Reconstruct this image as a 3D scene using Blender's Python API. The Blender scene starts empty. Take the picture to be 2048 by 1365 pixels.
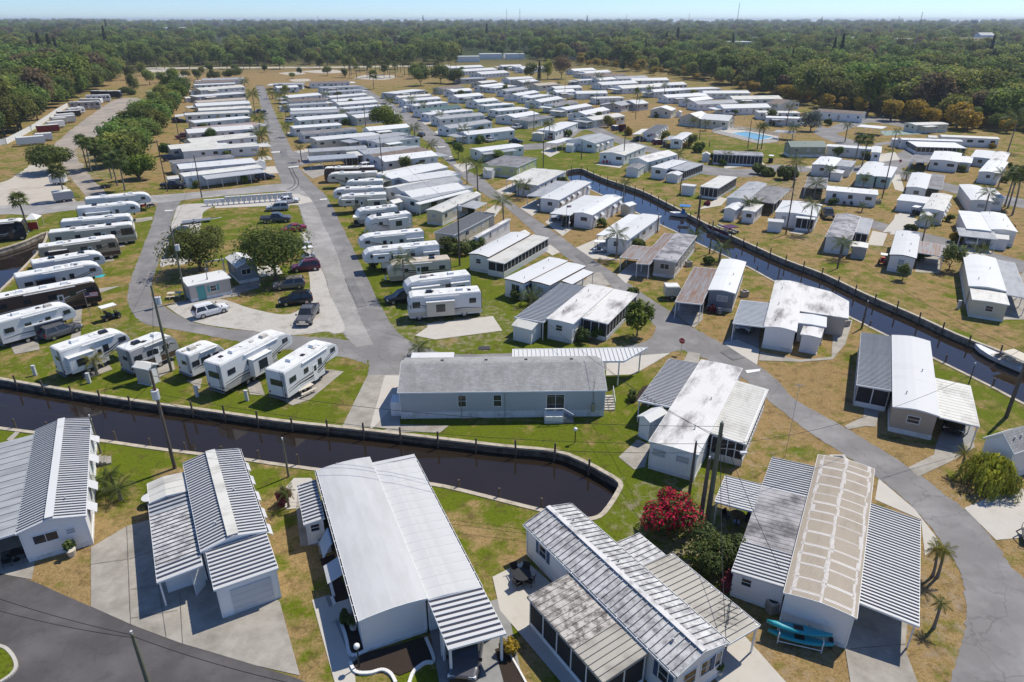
import bpy,bmesh,math,random
from mathutils import Vector,Matrix,noise
from mathutils.geometry import delaunay_2d_cdt
R = math.radians
rng = random.Random(7)
SC = bpy.context.scene
COL = SC.collection
# ------------------------------------------------------------------ camera, sky, sun, exposure
CAMH = 36.0; FPX = 1365.0; PITCH = math.atan((682.5-40.0)/FPX)
cam = bpy.data.cameras.new('camera'); camo = bpy.data.objects.new('camera',cam); COL.objects.link(camo)
camo.location = (0,0,CAMH); camo.rotation_euler = (math.pi/2-PITCH,0,0)
cam.sensor_width = 36; cam.lens = 36*FPX/2048; cam.clip_end = 60000; cam.clip_start = .5
SC.camera = camo
SUN_EL = R(56); SUN_DIR = Vector((0.77,0.64,0)).normalized()
w = bpy.data.worlds.new('World'); SC.world = w; w.use_nodes = True
nt = w.node_tree; nt.nodes.clear()
sky = nt.nodes.new('ShaderNodeTexSky'); sky.sky_type = 'NISHITA'; sky.sun_disc = False
sky.sun_elevation = SUN_EL; sky.sun_rotation = math.atan2(SUN_DIR.x,SUN_DIR.y)
sky.altitude = 3000; sky.air_density = 1.0; sky.dust_density = 2.0; sky.ozone_density = 10.0
bg = nt.nodes.new('ShaderNodeBackground'); bg.inputs[1].default_value = 0.145
wo = nt.nodes.new('ShaderNodeOutputWorld')
nt.links.new(sky.outputs[0],bg.inputs[0]); nt.links.new(bg.outputs[0],wo.inputs[0])
sl = bpy.data.lights.new('sun','SUN'); sl.energy = 4.5; sl.angle = R(0.5); sl.color = (1,.945,.83)
so = bpy.data.objects.new('sun',sl); COL.objects.link(so)
sd = Vector((SUN_DIR.x*math.cos(SUN_EL),SUN_DIR.y*math.cos(SUN_EL),math.sin(SUN_EL)))
so.rotation_euler = sd.to_track_quat('Z','Y').to_euler(); so.location = (60,60,120)
SC.view_settings.view_transform = 'Standard'; SC.view_settings.look = 'None'
SC.view_settings.exposure = 0.08; SC.view_settings.gamma = 1.0; SC.view_settings.use_curve_mapping = False
SC.render.engine = 'CYCLES'
SC.cycles.max_bounces = 6; SC.cycles.diffuse_bounces = 3; SC.cycles.glossy_bounces = 3
SC.cycles.transmission_bounces = 3; SC.cycles.volume_bounces = 0; SC.cycles.transparent_max_bounces = 6
# ------------------------------------------------------------------ photo pixel -> point on a level plane
_c,_s = math.cos(PITCH),math.sin(PITCH)
def P(x,y,z=0.0):
 u = (x-1024)/FPX; v = -(y-682.5)/FPX
 d = Vector((u,_c+v*_s,-_s+v*_c))
 t = (z-CAMH)/d.z
 return Vector((d.x*t,d.y*t,z))
class Z:                                    # pixel read-off in an enlarged crop: origin and scale
 def __init__(s,ox,oy,k): s.o = (ox,oy,k)
 def __call__(s,x,y): return (s.o[0]+x/s.o[2],s.o[1]+y/s.o[2])
# ------------------------------------------------------------------ materials
MAT = {}
class NB:
 def __init__(s,name):
  s.m = bpy.data.materials.new(name); s.m.use_nodes = True; s.t = s.m.node_tree; s.t.nodes.clear()
  s.o = s.n('ShaderNodeOutputMaterial'); s.b = s.n('ShaderNodeBsdfPrincipled'); s.l(s.b.outputs[0],s.o.inputs[0])
 def n(s,k,**kw):
  x = s.t.nodes.new(k)
  for a,v in kw.items(): setattr(x,a,v)
  return x
 def l(s,a,b): s.t.links.new(a,b)
 def pos(s,which='Position',scale=(1,1,1)):
  if which == 'Position': o = s.n('ShaderNodeNewGeometry').outputs['Position']
  else: o = s.n('ShaderNodeTexCoord').outputs[which]
  mp = s.n('ShaderNodeMapping'); mp.inputs['Scale'].default_value = scale; s.l(o,mp.inputs[0]); return mp.outputs[0]
 def noise(s,vec,scale,detail=4,rough=.6):
  n = s.n('ShaderNodeTexNoise'); n.inputs['Scale'].default_value = scale; n.inputs['Detail'].default_value = detail
  n.inputs['Roughness'].default_value = rough; s.l(vec,n.inputs['Vector']); return n.outputs['Fac']
 def ramp(s,f,a,b,lo=0,hi=1):
  r = s.n('ShaderNodeMapRange'); r.inputs[1].default_value = a; r.inputs[2].default_value = b
  r.inputs[3].default_value = lo; r.inputs[4].default_value = hi; s.l(f,r.inputs[0]); return r.outputs[0]
 def mix(s,f,a,b,mode='MIX'):
  m = s.n('ShaderNodeMix',data_type='RGBA',blend_type=mode)
  if hasattr(f,'links'): s.l(f,m.inputs[0])
  else: m.inputs[0].default_value = f
  for v,i in ((a,6),(b,7)):
   if hasattr(v,'links'): s.l(v,m.inputs[i])
   else: m.inputs[i].default_value = (*v,1)
  return m.outputs[2]
 def math(s,op,a,b=0.0):
  m = s.n('ShaderNodeMath',operation=op)
  for v,i in ((a,0),(b,1)):
   if hasattr(v,'links'): s.l(v,m.inputs[i])
   else: m.inputs[i].default_value = v
  return m.outputs[0]
 def bump(s,h,st,dist=.02):
  b = s.n('ShaderNodeBump'); b.inputs['Strength'].default_value = st; b.inputs['Distance'].default_value = dist
  s.l(h,b.inputs['Height']); s.l(b.outputs[0],s.b.inputs['Normal'])
 def rnd(s): return s.n('ShaderNodeObjectInfo').outputs['Random']
 def fin(s,key,rough=.6,metal=0,spec=.4):
  s.b.inputs['Roughness'].default_value = rough; s.b.inputs['Metallic'].default_value = metal
  s.b.inputs['Specular IOR Level'].default_value = spec
  MAT[key] = s.m; return s.m
def sc(c,k): return tuple(min(1,x*k) for x in c)
def pm(key,base,rough=.6,var=.08,scale=1.5,metal=0,spec=.35,siding=0,vert=0,stain=None,stain_lo=.52,stain_hi=.7,sscale=(1,1,1),sk=.6,stc='Object',rnd=0.0,bumpn=0):
 b = NB(key); p = b.pos()
 c = b.mix(b.noise(p,scale,5),sc(base,1-var),sc(base,1+var))
 if rnd: c = b.mix(b.math('MULTIPLY',b.rnd(),rnd),c,sc(base,.55))
 if stain:
  q = b.pos(stc,sscale); f = b.ramp(b.noise(q,sk,7,.68),stain_lo,stain_hi)
  c = b.mix(f,c,stain)
 b.l(c,b.b.inputs['Base Color'])
 if siding or vert:                       # lap siding: fine saw-tooth relief
  sp = b.n('ShaderNodeSeparateXYZ'); b.l(b.pos('Object'),sp.inputs[0])
  if siding:
   f = b.math('FRACT',b.math('MULTIPLY',sp.outputs[2],1/siding))
  else:
   f = b.math('PINGPONG',b.math('ADD',sp.outputs[0],sp.outputs[1]),vert); f = b.ramp(f,0,vert*.3)
  b.bump(f,.9,.03)
 elif bumpn: b.bump(b.noise(p,bumpn,4),.5,.02)
 return b.fin(key,rough,metal,spec)
# grass: colour follows how dry each patch of ground is (attribute on the mesh)
b = NB('grass'); p = b.pos()
at = b.n('ShaderNodeAttribute',attribute_name='dry').outputs['Fac']
n1 = b.noise(p,.16,6,.65); n2 = b.noise(p,1.1,6,.7); n3 = b.noise(p,9,3,.7); n4 = b.noise(p,.45,5,.6)
f = b.math('ADD',b.math('ADD',at,b.ramp(n1,.25,.75,-.55,.55)),b.ramp(n4,.3,.7,-.38,.38))
f = b.math('ADD',f,b.ramp(n2,.3,.7,-.22,.22))
g = b.mix(n3,(.10,.145,.008),(.215,.255,.018)); d = b.mix(b.noise(p,.9,5,.7),(.28,.175,.068),(.54,.385,.19))
c = b.mix(b.ramp(f,.28,.80),g,d)
c = b.mix(b.ramp(b.noise(p,.7,6,.7),.52,.70,0,.7),c,(.12,.078,.036))
c = b.mix(b.ramp(b.noise(p,3.2,5,.75),.5,.72,0,.75),c,(.38,.40,.30),'MULTIPLY')
c = b.mix(b.ramp(b.noise(p,2.3,6,.75),.6,.78,0,.28),c,(.38,.28,.13))
c = b.mix(b.ramp(n3,.3,.7,0,.7),c,(.4,.4,.33),'MULTIPLY')
c = b.mix(b.ramp(b.noise(p,5.5,4,.7),.45,.62,0,.6),c,(.6,.58,.5),'MULTIPLY')
dt = b.n('ShaderNodeAttribute',attribute_name='dirt').outputs['Fac']
c = b.mix(b.ramp(b.math('ADD',dt,b.ramp(n2,.3,.7,-.35,.35)),.35,.8),c,b.mix(n3,(.27,.21,.15),(.38,.32,.25)))
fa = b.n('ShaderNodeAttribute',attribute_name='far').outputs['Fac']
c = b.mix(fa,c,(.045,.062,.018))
b.l(c,b.b.inputs['Base Color']); b.bump(b.noise(p,14,3),.8,.06); b.fin('grass',.95,0,.1)
def asphalt(key,base,crack=.5):
 b = NB(key); p = b.pos()
 c = b.mix(b.noise(p,.35,6,.65),sc(base,.78),sc(base,1.2))
 c = b.mix(b.ramp(b.noise(p,1.7,7,.75),.58,.75,0,.5),c,sc(base,.6))
 c = b.mix(b.ramp(b.noise(p,.22,6,.6),.45,.68,0,.75),c,tuple(x*1.5+.03 for x in base))
 c = b.mix(b.ramp(b.noise(p,.5,7,.7),.56,.7,0,.55),c,sc(base,.62))
 c = b.mix(b.ramp(b.noise(b.pos('Position',(.25,1.2,1)),.5,5,.7),.56,.75,0,.35),c,sc(base,.55))
 v = b.n('ShaderNodeTexVoronoi',feature='DISTANCE_TO_EDGE'); v.inputs['Scale'].default_value = .3
 wp = b.mix(.12,p,b.n('ShaderNodeTexNoise').outputs['Color'],'ADD')
 dn = b.n('ShaderNodeTexNoise'); dn.inputs['Scale'].default_value = 1.2; b.l(p,dn.inputs['Vector'])
 vm = b.n('ShaderNodeVectorMath',operation='ADD'); b.l(p,vm.inputs[0]); b.l(dn.outputs['Color'],vm.inputs[1])
 b.l(vm.outputs[0],v.inputs['Vector'])
 cr = b.math('MULTIPLY',b.ramp(v.outputs['Distance'],0,.02,crack,0),b.ramp(b.noise(p,.12,3),.4,.55))
 c = b.mix(cr,c,sc(base,.35))
 c = b.mix(b.ramp(b.noise(p,40,2),.3,.7,0,.25),c,sc(base,1.5))
 b.l(c,b.b.inputs['Base Color']); b.bump(b.noise(p,30,3),.5,.02); return b.fin(key,.85,0,.25)
asphalt('asphalt',(.19,.181,.175)); asphalt('asphalt_pale',(.27,.256,.24)); asphalt('asphalt_patch',(.155,.15,.15)); asphalt('asphalt_dark',(.078,.072,.072),.3)
pm('concrete',(.37,.34,.295),.85,.2,.8,stain=(.20,.18,.15),stain_lo=.42,stain_hi=.75,stc='Object',sk=.45,bumpn=20)
pm('concrete_pale',(.50,.465,.41),.85,.1,.8,stain=(.4,.36,.3),stain_lo=.55,stain_hi=.85,sk=.7,bumpn=20)
pm('concrete_grey',(.27,.265,.255),.85,.15,.8,stain=(.16,.155,.15),stain_lo=.5,stain_hi=.8,sk=.6,bumpn=20)
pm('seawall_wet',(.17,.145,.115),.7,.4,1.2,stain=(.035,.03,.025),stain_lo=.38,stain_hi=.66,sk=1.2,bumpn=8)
pm('joint',(.16,.145,.125),.9,.3,2)
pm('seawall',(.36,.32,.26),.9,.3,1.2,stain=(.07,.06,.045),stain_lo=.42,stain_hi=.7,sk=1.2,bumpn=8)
pm('gravel',(.46,.43,.39),.95,.3,3.5,stain=(.28,.25,.2),stain_lo=.5,stain_hi=.75,sk=.4,bumpn=30)
pm('dirt_lot',(.38,.32,.26),.95,.22,.7,stain=(.21,.19,.17),stain_lo=.42,stain_hi=.66,sk=.12,bumpn=12)
pm('shell_lot',(.48,.43,.36),.95,.15,.6,stain=(.36,.31,.24),stain_lo=.5,stain_hi=.72,sk=.15,bumpn=12)
pm('mulch',(.035,.024,.018),.95,.5,9,bumpn=25)
pm('paint_white',(.72,.71,.68),.7,.15,6)
pm('patio_tile',(.30,.27,.24),.8,.2,3)
b = NB('water'); p = b.pos('Position',(1,1,1))
c = b.mix(b.noise(p,.08,4),(.013,.009,.0065),(.032,.022,.014)); b.l(c,b.b.inputs['Base Color'])
b.bump(b.noise(p,1.6,3,.5),.05,.05); b.fin('water',.03,0,.5)
b = NB('pool_water'); p = b.pos(); c = b.mix(b.noise(p,.8,3),(.12,.30,.32),(.18,.37,.38)); b.l(c,b.b.inputs['Base Color']); b.fin('pool_water',.06,0,.5)
# ------------------------------------------------------------------ mesh building
class MB:
 def __init__(s): s.v = []; s.f = []; s.mi = []; s.smooth = False
 def add(s,vs,fs,m=0):
  o = len(s.v); s.v += [tuple(v) for v in vs]
  for f in fs: s.f.append(tuple(i+o for i in f)); s.mi.append(m)
  return s
 def box(s,x0,y0,z0,x1,y1,z1,m=0):
  if x0 > x1: x0,x1 = x1,x0
  if y0 > y1: y0,y1 = y1,y0
  return s.add([(x0,y0,z0),(x1,y0,z0),(x1,y1,z0),(x0,y1,z0),(x0,y0,z1),(x1,y0,z1),(x1,y1,z1),(x0,y1,z1)],
   [(3,2,1,0),(4,5,6,7),(0,1,5,4),(1,2,6,5),(2,3,7,6),(3,0,4,7)],m)
 def hexa(s,b4,t4,m=0):
  return s.add(list(b4)+list(t4),[(3,2,1,0),(4,5,6,7),(0,1,5,4),(1,2,6,5),(2,3,7,6),(3,0,4,7)],m)
 def prism(s,pts,z0,z1,m=0):
  n = len(pts); vs = [(p[0],p[1],z0) for p in pts]+[(p[0],p[1],z1) for p in pts]
  return s.add(vs,[tuple(range(n-1,-1,-1)),tuple(range(n,2*n))]+[(i,(i+1) % n,(i+1) % n+n,i+n) for i in range(n)],m)
 def tube(s,pts,r,k=6,m=0,cap=True):
  pts = [Vector(p) for p in pts]; n = len(pts); rs = r if isinstance(r,(list,tuple)) else [r]*n; vs = []
  for i,p in enumerate(pts):
   d = (pts[min(i+1,n-1)]-pts[max(i-1,0)]).normalized()
   a = d.orthogonal().normalized() if abs(d.z) < .9 else (Vector((1,0,0))-d*d.x).normalized()
   a = (Vector((0,0,1))-d*d.z).normalized() if abs(d.z) < .9 else a
   c = d.cross(a)
   for j in range(k):
    t = 2*math.pi*j/k; vs.append(p+(a*math.cos(t)+c*math.sin(t))*rs[i])
  fs = [(i*k+j,i*k+(j+1) % k,(i+1)*k+(j+1) % k,(i+1)*k+j) for i in range(n-1) for j in range(k)]
  if cap: fs += [tuple(range(k-1,-1,-1)),tuple(range((n-1)*k,n*k))]
  return s.add(vs,fs,m)
 def loft(s,rings,m=0,cap=True,closed=True):
  k = len(rings[0]); vs = [v for r in rings for v in r]; n = len(rings)
  fs = [(i*k+j,i*k+(j+1) % k,(i+1)*k+(j+1) % k,(i+1)*k+j) for i in range(n-1) for j in range(k if closed else k-1)]
  if cap: fs += [tuple(range(k-1,-1,-1)),tuple(range((n-1)*k,n*k))]
  return s.add(vs,fs,m)
 def mesh(s,name,mats,smooth=False):
  me = bpy.data.meshes.new(name); me.from_pydata(s.v,[],s.f)
  for m in (mats if isinstance(mats,(list,tuple)) else [mats]): me.materials.append(MAT[m])
  if any(s.mi): me.polygons.foreach_set('material_index',s.mi)
  if smooth or s.smooth: me.polygons.foreach_set('use_smooth',[True]*len(me.polygons))
  me.update(); return me
 def build(s,name,mats,parent=None,smooth=False,loc=None,rz=0):
  return put(name,s.mesh(name,mats,smooth),parent,loc,rz)
def put(name,data,parent=None,loc=None,rz=0):
 o = bpy.data.objects.new(name,data); COL.objects.link(o)
 if parent is not None: o.parent = parent
 if loc is not None: o.location = loc
 if rz: o.rotation_euler[2] = rz
 return o
def tag(o,label=None,cat=None,group=None,kind=None):
 if label: o['label'] = label
 if cat: o['category'] = cat
 if group: o['group'] = group
 if kind: o['kind'] = kind
 return o
def empty(name,loc,rz=0,label=None,cat=None,group=None):
 o = bpy.data.objects.new(name,None); COL.objects.link(o); o.location = loc; o.rotation_euler[2] = rz; o.empty_display_size = .3
 return tag(o,label,cat,group)
CACHE = {}
def cached(key,fn):
 if key not in CACHE: CACHE[key] = fn()
 return CACHE[key]
# ------------------------------------------------------------------ ground, canals, roads (setting)
def pts(l,z=0): return [P(x,y,z) for x,y in l]
def wig(poly,step=2.5,amp=.12,seed=1):
 r = random.Random(seed); out = []
 for i,a in enumerate(poly):
  b_ = poly[(i+1) % len(poly)]; n = max(1,int((b_-a).length/step)); n = min(n,40)
  for k in range(n):
   t = k/n; p = a.lerp(b_,t)
   if k: p = p+Vector((r.uniform(-amp,amp),r.uniform(-amp,amp),0))
   out.append(p)
 return out
def catmull(p,n=6):
 out = []
 for i in range(len(p)-1):
  p0,p1,p2,p3 = p[max(i-1,0)],p[i],p[i+1],p[min(i+2,len(p)-1)]
  for k in range(n):
   t = k/n
   out.append(.5*((2*p1)+(p2-p0)*t+(2*p0-5*p1+4*p2-p3)*t*t+(3*p1-p0-3*p2+p3)*t**3))
 return out+[p[-1]]
canalA_far = catmull(pts([(-330,706),(-120,738),(0,759),(100,776),(250,800),(420,823),(560,843),(700,858),(900,881),(1000,893),(1110,904),(1170,926),(1215,950)]),3)
canalA_end = catmull(pts([(1215,950),(1238,966),(1233,985),(1205,1026),(1180,1037),(1150,1035)]),3)[1:]
canalA_near = catmull(pts([(1150,1035),(1050,1012),(940,984),(860,967),(740,952),(630,938),(540,926),(480,917),(330,899),(190,879),(80,866),(0,856),(-150,838),(-430,800)]),3)[1:]
CANAL_A = canalA_far+canalA_end+canalA_near
canalB_far = catmull(pts([(1130,347),(1136,341),(1161,338),(1179,345),(1218,361),(1280,381),(1340,410),(1420,452),(1500,489),(1570,520),(1648,549),(1727,587),(1830,631),(1912,669),(2000,703),(2060,727),(2200,785),(2420,880)]),3)
canalB_near = catmull(pts([(2420,985),(2200,884),(2048,808),(1976,770),(1866,716),(1749,659),(1701,635),(1600,588),(1545,561),(1498,535),(1454,514),(1396,487),(1352,464),(1326,452),(1270,424),(1205,391),(1186,382),(1140,362)]),3)
CANAL_B = canalB_far+canalB_near
CANAL_C = pts([(-60,514),(0,499),(50,483),(86,467),(94,468),(75,505),(0,581),(-60,640)])
CANAL_C = catmull(CANAL_C,2)
CANALS = [CANAL_A,CANAL_B,CANAL_C]
WATER_Z = -0.82
# dryness control points (photo pixel, dry 0 green .. 1 brown)
DRY = [(300,780,.25),(520,800,.2),(680,770,.35),(100,740,.3),(250,560,.55),(215,480,.4),(500,440,.35),(560,430,.4),(480,600,.45),(720,480,.45),(790,600,.2),(900,690,.05),(1040,690,.0),(830,660,.15),
 (950,860,.1),(1150,880,.1),(1260,860,.35),(1230,1000,.0),(900,1000,.0),(960,1060,.35),(1010,1120,.75),(970,1180,.6),(560,1000,.5),(590,1100,.8),(610,1200,.55),(620,1300,.6),(230,920,.2),(220,1010,.6),(140,1140,.9),(30,870,.1),(500,950,.2),
 (1280,1030,.05),(1280,900,.1),(1040,1330,.5),(1480,900,.5),(1560,900,.85),(1620,860,.9),(1600,790,1),(1560,750,1),(1680,700,.65),(1450,650,.9),(1250,590,.8),(1280,660,.7),(1180,570,.7),(1140,460,.8),(1090,410,.9),(1250,640,.4),
 (1520,580,.6),(1900,730,.35),(1950,800,.3),(1990,850,.25),(1850,880,.9),(1820,900,.9),(1900,960,.8),(1900,1200,.8),(1890,1290,.75),(1870,1330,.8),(1500,1290,.7),(1640,1320,.7),(1620,500,.75),(1750,560,.6),(1850,600,.75),(1950,650,.6),(2000,680,.6),(1850,500,.8),(1900,450,.7),(1750,420,.8),(1600,450,.8),(1560,480,.7),(1480,450,.65),(1400,410,.6),(1300,370,.6),(1230,340,.4),(1120,320,.15),(1080,320,.2),(1050,270,.35),(1450,290,.3),(1420,300,.25),(1380,250,.9),(1300,230,1),(1500,270,.8),(1650,270,.8),(1350,300,.7),
 (960,250,.5),(1000,230,.4),(850,280,.35),(620,330,.8),(600,250,.5),(520,150,1),(600,160,1),(700,160,.9),(300,160,1),(380,290,.9),(340,340,.9),(250,220,.95),(60,310,.65),(150,320,.6),(190,340,.5),(170,390,.4),(50,440,.35),(310,360,.75),(550,330,.8),(880,420,.4),(900,560,.2),(1000,590,.1),(1080,470,.8),(100,350,.6),(1700,350,.8),(1950,350,.8),(2000,450,.8),(2020,1050,.9)]
DIRT = [(930,650,.5),(870,660,.5),(1880,1030,.4),(1890,1250,.45),(1870,1150,.4),(190,300,.7),(140,350,.6),(620,760,.3),(1385,1060,.6),(1480,870,.4),(1560,1290,.4),(300,560,.1),(1690,480,.5),(1640,360,.5),(1590,390,.6),(200,690,.4),(640,640,.5),(1470,940,.3),(1160,590,.2),(1430,560,.3)]
DRYW = [(P(x,y).xy,d) for x,y,d in DRY]; DIRTW = [(P(x,y).xy,d) for x,y,d in DIRT]
def field(p,tab,rad,base,bw):
 s = base*bw; wt = bw
 for q,d in tab:
  dx = p[0]-q[0]; dy = p[1]-q[1]; r2 = dx*dx+dy*dy; r = rad+.05*p[1]
  if r2 < 9*r*r:
   k = math.exp(-r2/(r*r)); s += k*d; wt += k
 return s/wt
def make_ground():
 vs = []; seen = set()
 def addp(x,y):
  vs.append(Vector((x,y)))
 edges = []
 for c in CANALS:
  i0 = len(vs)
  for q in c: vs.append(q.xy.copy())
  n = len(c)
  edges += [(i0+i,i0+(i+1) % n) for i in range(n)]
 from mathutils import kdtree
 kd = kdtree.KDTree(len(vs))
 for i,q in enumerate(vs): kd.insert((q.x,q.y,0),i)
 kd.balance()
 def grid(x0,x1,y0,y1,st,ex=None):
  nx = int(round((x1-x0)/st)); ny = int(round((y1-y0)/st))
  for i in range(nx+1):
   for j in range(ny+1):
    x = x0+i*st; y = y0+j*st
    if ex and ex[0] < x < ex[1] and ex[2] < y < ex[3]: continue
    if kd.find((x,y,0))[2] < st*.35: continue
    addp(x+rng.uniform(-.3,.3)*st*.5,y+rng.uniform(-.3,.3)*st*.5)
 grid(-72,96,18,150,2.4)
 grid(-320,320,-60,640,10,(-75,99,15,153))
 grid(-1500,1500,-300,1900,100,(-335,335,-75,655))
 for R_ in (3500,6500,12500):
  for k in range(24): addp(R_*math.cos(k*math.pi/12),R_*math.sin(k*math.pi/12))
 v2,e2,f2,_,_,_ = delaunay_2d_cdt(vs,edges,[],0,1e-4)
 def inside(p,poly):
  r = False; n = len(poly); j = n-1
  for i in range(n):
   a,b_ = poly[i],poly[j]
   if (a.y > p[1]) != (b_.y > p[1]) and p[0] < (b_.x-a.x)*(p[1]-a.y)/(b_.y-a.y)+a.x: r = not r
   j = i
  return r
 boxes = [(min(q.x for q in c),max(q.x for q in c),min(q.y for q in c),max(q.y for q in c)) for c in CANALS]
 keep = []
 for f in f2:
  c = (sum(v2[i].x for i in f)/len(f),sum(v2[i].y for i in f)/len(f)); hit = False
  for bx,cn in zip(boxes,CANALS):
   if bx[0] < c[0] < bx[1] and bx[2] < c[1] < bx[3] and inside(c,cn): hit = True; break
  if not hit: keep.append(tuple(f))
 me = bpy.data.meshes.new('ground'); me.from_pydata([(q.x,q.y,0) for q in v2],[],keep)
 bm = bmesh.new(); bm.from_mesh(me); bmesh.ops.recalc_face_normals(bm,faces=bm.faces)
 for f in bm.faces:
  if f.normal.z < 0: f.normal_flip()
 bm.to_mesh(me); bm.free()
 dry = me.attributes.new('dry','FLOAT','POINT'); dirt = me.attributes.new('dirt','FLOAT','POINT'); far = me.attributes.new('far','FLOAT','POINT')
 A,B,C = [],[],[]
 for q in me.vertices:
  p = q.co
  near = abs(p.x) < 400 and p.y < 650
  A.append(field(p,DRYW,4.0,.65,.02) if near else .7)
  B.append(field(p,DIRTW,2.2,.06,.15) if near else 0)
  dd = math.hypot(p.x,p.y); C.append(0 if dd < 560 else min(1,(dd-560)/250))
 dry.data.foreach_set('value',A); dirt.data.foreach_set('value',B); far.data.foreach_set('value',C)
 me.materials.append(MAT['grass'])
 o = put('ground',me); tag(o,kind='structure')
make_ground()
mb = MB()
for c in CANALS:
 ext = [q+(q-sum(c,Vector())/len(c)).normalized()*.3 for q in c]
 mb.add([(q.x,q.y,WATER_Z) for q in ext],[tuple(range(len(ext)))])
bmw = bmesh.new(); me = mb.mesh('water','water'); bmw.from_mesh(me); bmesh.ops.triangulate(bmw,faces=bmw.faces)
for f in bmw.faces:
 if f.normal.z < 0: f.normal_flip()
bmw.to_mesh(me); bmw.free()
tag(put('water',me),kind='structure')
mb = MB(); mb.box(-400,-50,-2.6,500,420,-2.5); tag(mb.build('canal_bed','mulch'),kind='structure')
def seawall(line,label,side,wall_mat='seawall'):
 """concrete cap and sheet wall along a bank; side=+1: water lies to the left of the walking direction"""
 o = empty('seawall',line[0],0,label,'seawall')
 base = line[0]; cap = MB(); wall = MB(); L = [q-base for q in line]
 offs = []
 for i,q in enumerate(L):
  d = (L[min(i+1,len(L)-1)]-L[max(i-1,0)]).normalized(); n = Vector((-d.y,d.x,0))*side; offs.append(n)
 for i in range(len(L)-1):
  a,b_ = L[i],L[i+1]; na,nb = offs[i],offs[i+1]
  bt = [a+na*.1,b_+nb*.1,b_-nb*.32,a-na*.32]
  if side < 0: bt = bt[::-1]
  bt = bt[::-1]
  cap.hexa([(q.x,q.y,-.12) for q in bt],[(q.x,q.y,.07) for q in bt])
  wall.add([(a.x,a.y,-.12),(b_.x,b_.y,-.12),(b_.x,b_.y,-2.4),(a.x,a.y,-2.4)],[(0,1,2,3)])
 cap.build('cap','seawall_cap',o); wall.build('wall',wall_mat,o)
 return o
pm('seawall_cap',(.47,.41,.32),.9,.25,1.5,stain=(.2,.17,.12),stain_lo=.48,stain_hi=.75,sk=1.0,bumpn=10)
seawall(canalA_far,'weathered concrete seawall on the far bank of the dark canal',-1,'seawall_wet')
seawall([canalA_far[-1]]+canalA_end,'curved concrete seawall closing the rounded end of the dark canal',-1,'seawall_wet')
seawall([canalA_end[-1]]+canalA_near,'low pale seawall on the near bank of the dark canal',-1)
seawall(canalB_far,'long grey seawall along the far bank of the right canal',-1)
seawall(canalB_near,'low seawall along the near bank of the right canal',-1)
seawall(CANAL_C,'seawall round the small canal end at the left edge',1 if sum((a.x*b_.y-b_.x*a.y) for a,b_ in zip(CANAL_C,CANAL_C[1:]+CANAL_C[:1])) > 0 else -1)
def sheet(name,poly,mat,lvl,amp=.1,kind='structure',seed=1,step=2.0,label=None):
 poly = wig(poly,step,amp,seed)
 o = Vector((poly[0].x,poly[0].y,0))
 bm = bmesh.new(); vs = [bm.verts.new((q.x-o.x,q.y-o.y,0)) for q in poly]; f = bm.faces.new(vs)
 bmesh.ops.triangulate(bm,faces=[f])
 for f in bm.faces:
  f.normal_update()
  if f.normal.z < 0: f.normal_flip()
 me = bpy.data.meshes.new(name); bm.to_mesh(me); bm.free(); me.materials.append(MAT[mat])
 ob = put(name,me,None,(o.x,o.y,.012+.005*lvl)); tag(ob,label,kind=kind); return ob
def resample(c,n):
 d = [0]
 for a,b_ in zip(c,c[1:]): d.append(d[-1]+(b_-a).length)
 out = []; j = 0
 for k in range(n):
  t = d[-1]*k/(n-1)
  while j < len(c)-2 and d[j+1] < t: j += 1
  out.append(c[j].lerp(c[j+1],min(1,(t-d[j])/max(1e-6,d[j+1]-d[j]))))
 return out
def strip(name,left,right,mat,lvl,n=12,amp=.1,seed=2):
 l = catmull(pts(left),n); r = catmull(pts(right),n)
 if len(l) != len(r): k = max(len(l),len(r)); l = resample(l,k); r = resample(r,k)
 rr = random.Random(seed); o = Vector((l[0].x,l[0].y,0)); vs = []; k = len(l)
 for c in (l,r):
  for q in c: vs.append((q.x-o.x+rr.uniform(-amp,amp),q.y-o.y+rr.uniform(-amp,amp),0))
 me = bpy.data.meshes.new(name); me.from_pydata(vs,[],[(i,i+k,i+k+1,i+1) for i in range(k-1)]); me.materials.append(MAT[mat])
 return tag(put(name,me,None,(o.x,o.y,.012+.005*lvl)),kind='structure')
# main centre road, from the field down to the junction
strip('road',[(510,172),(512.5,175),(523,221),(534,266),(545.5,312),(557,348),(568,378),(595,408),(611,463),(620,503),(641,540),(657,589),(672,626),(686,668),(730,712),(738,730),(735,752)],
 [(527,172),(529.5,175),(545,216),(568,266),(584,300),(593,320),(602,341),(629.5,371),(654.5,396),(686,457),(732,552),(769,626),(800,669),(837,691),(868,703),(870,725),(830,752)],'asphalt',1)
# worn paler lane down its left half, patch seams
strip('road',[(565,372),(590,398),(613,455),(624,503),(645,540),(661,589),(676,626),(690,668),(712,695)],[(590,372),(622,398),(650,455),(672,503),(690,560),(705,600),(722,640),(736,668),(748,690)],'asphalt_pale',2,seed=3)
# link road under the angled carport
strip('road',[(820,690),(868,703),(930,709),(1040,706),(1120,702),(1200,697),(1277,688),(1304.6,672),(1311,651)],[(820,752),(880,745),(960,742),(1060,742),(1150,742),(1209,742),(1277,743),(1341,706),(1378,701)],'asphalt',1.6,seed=4)
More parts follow.
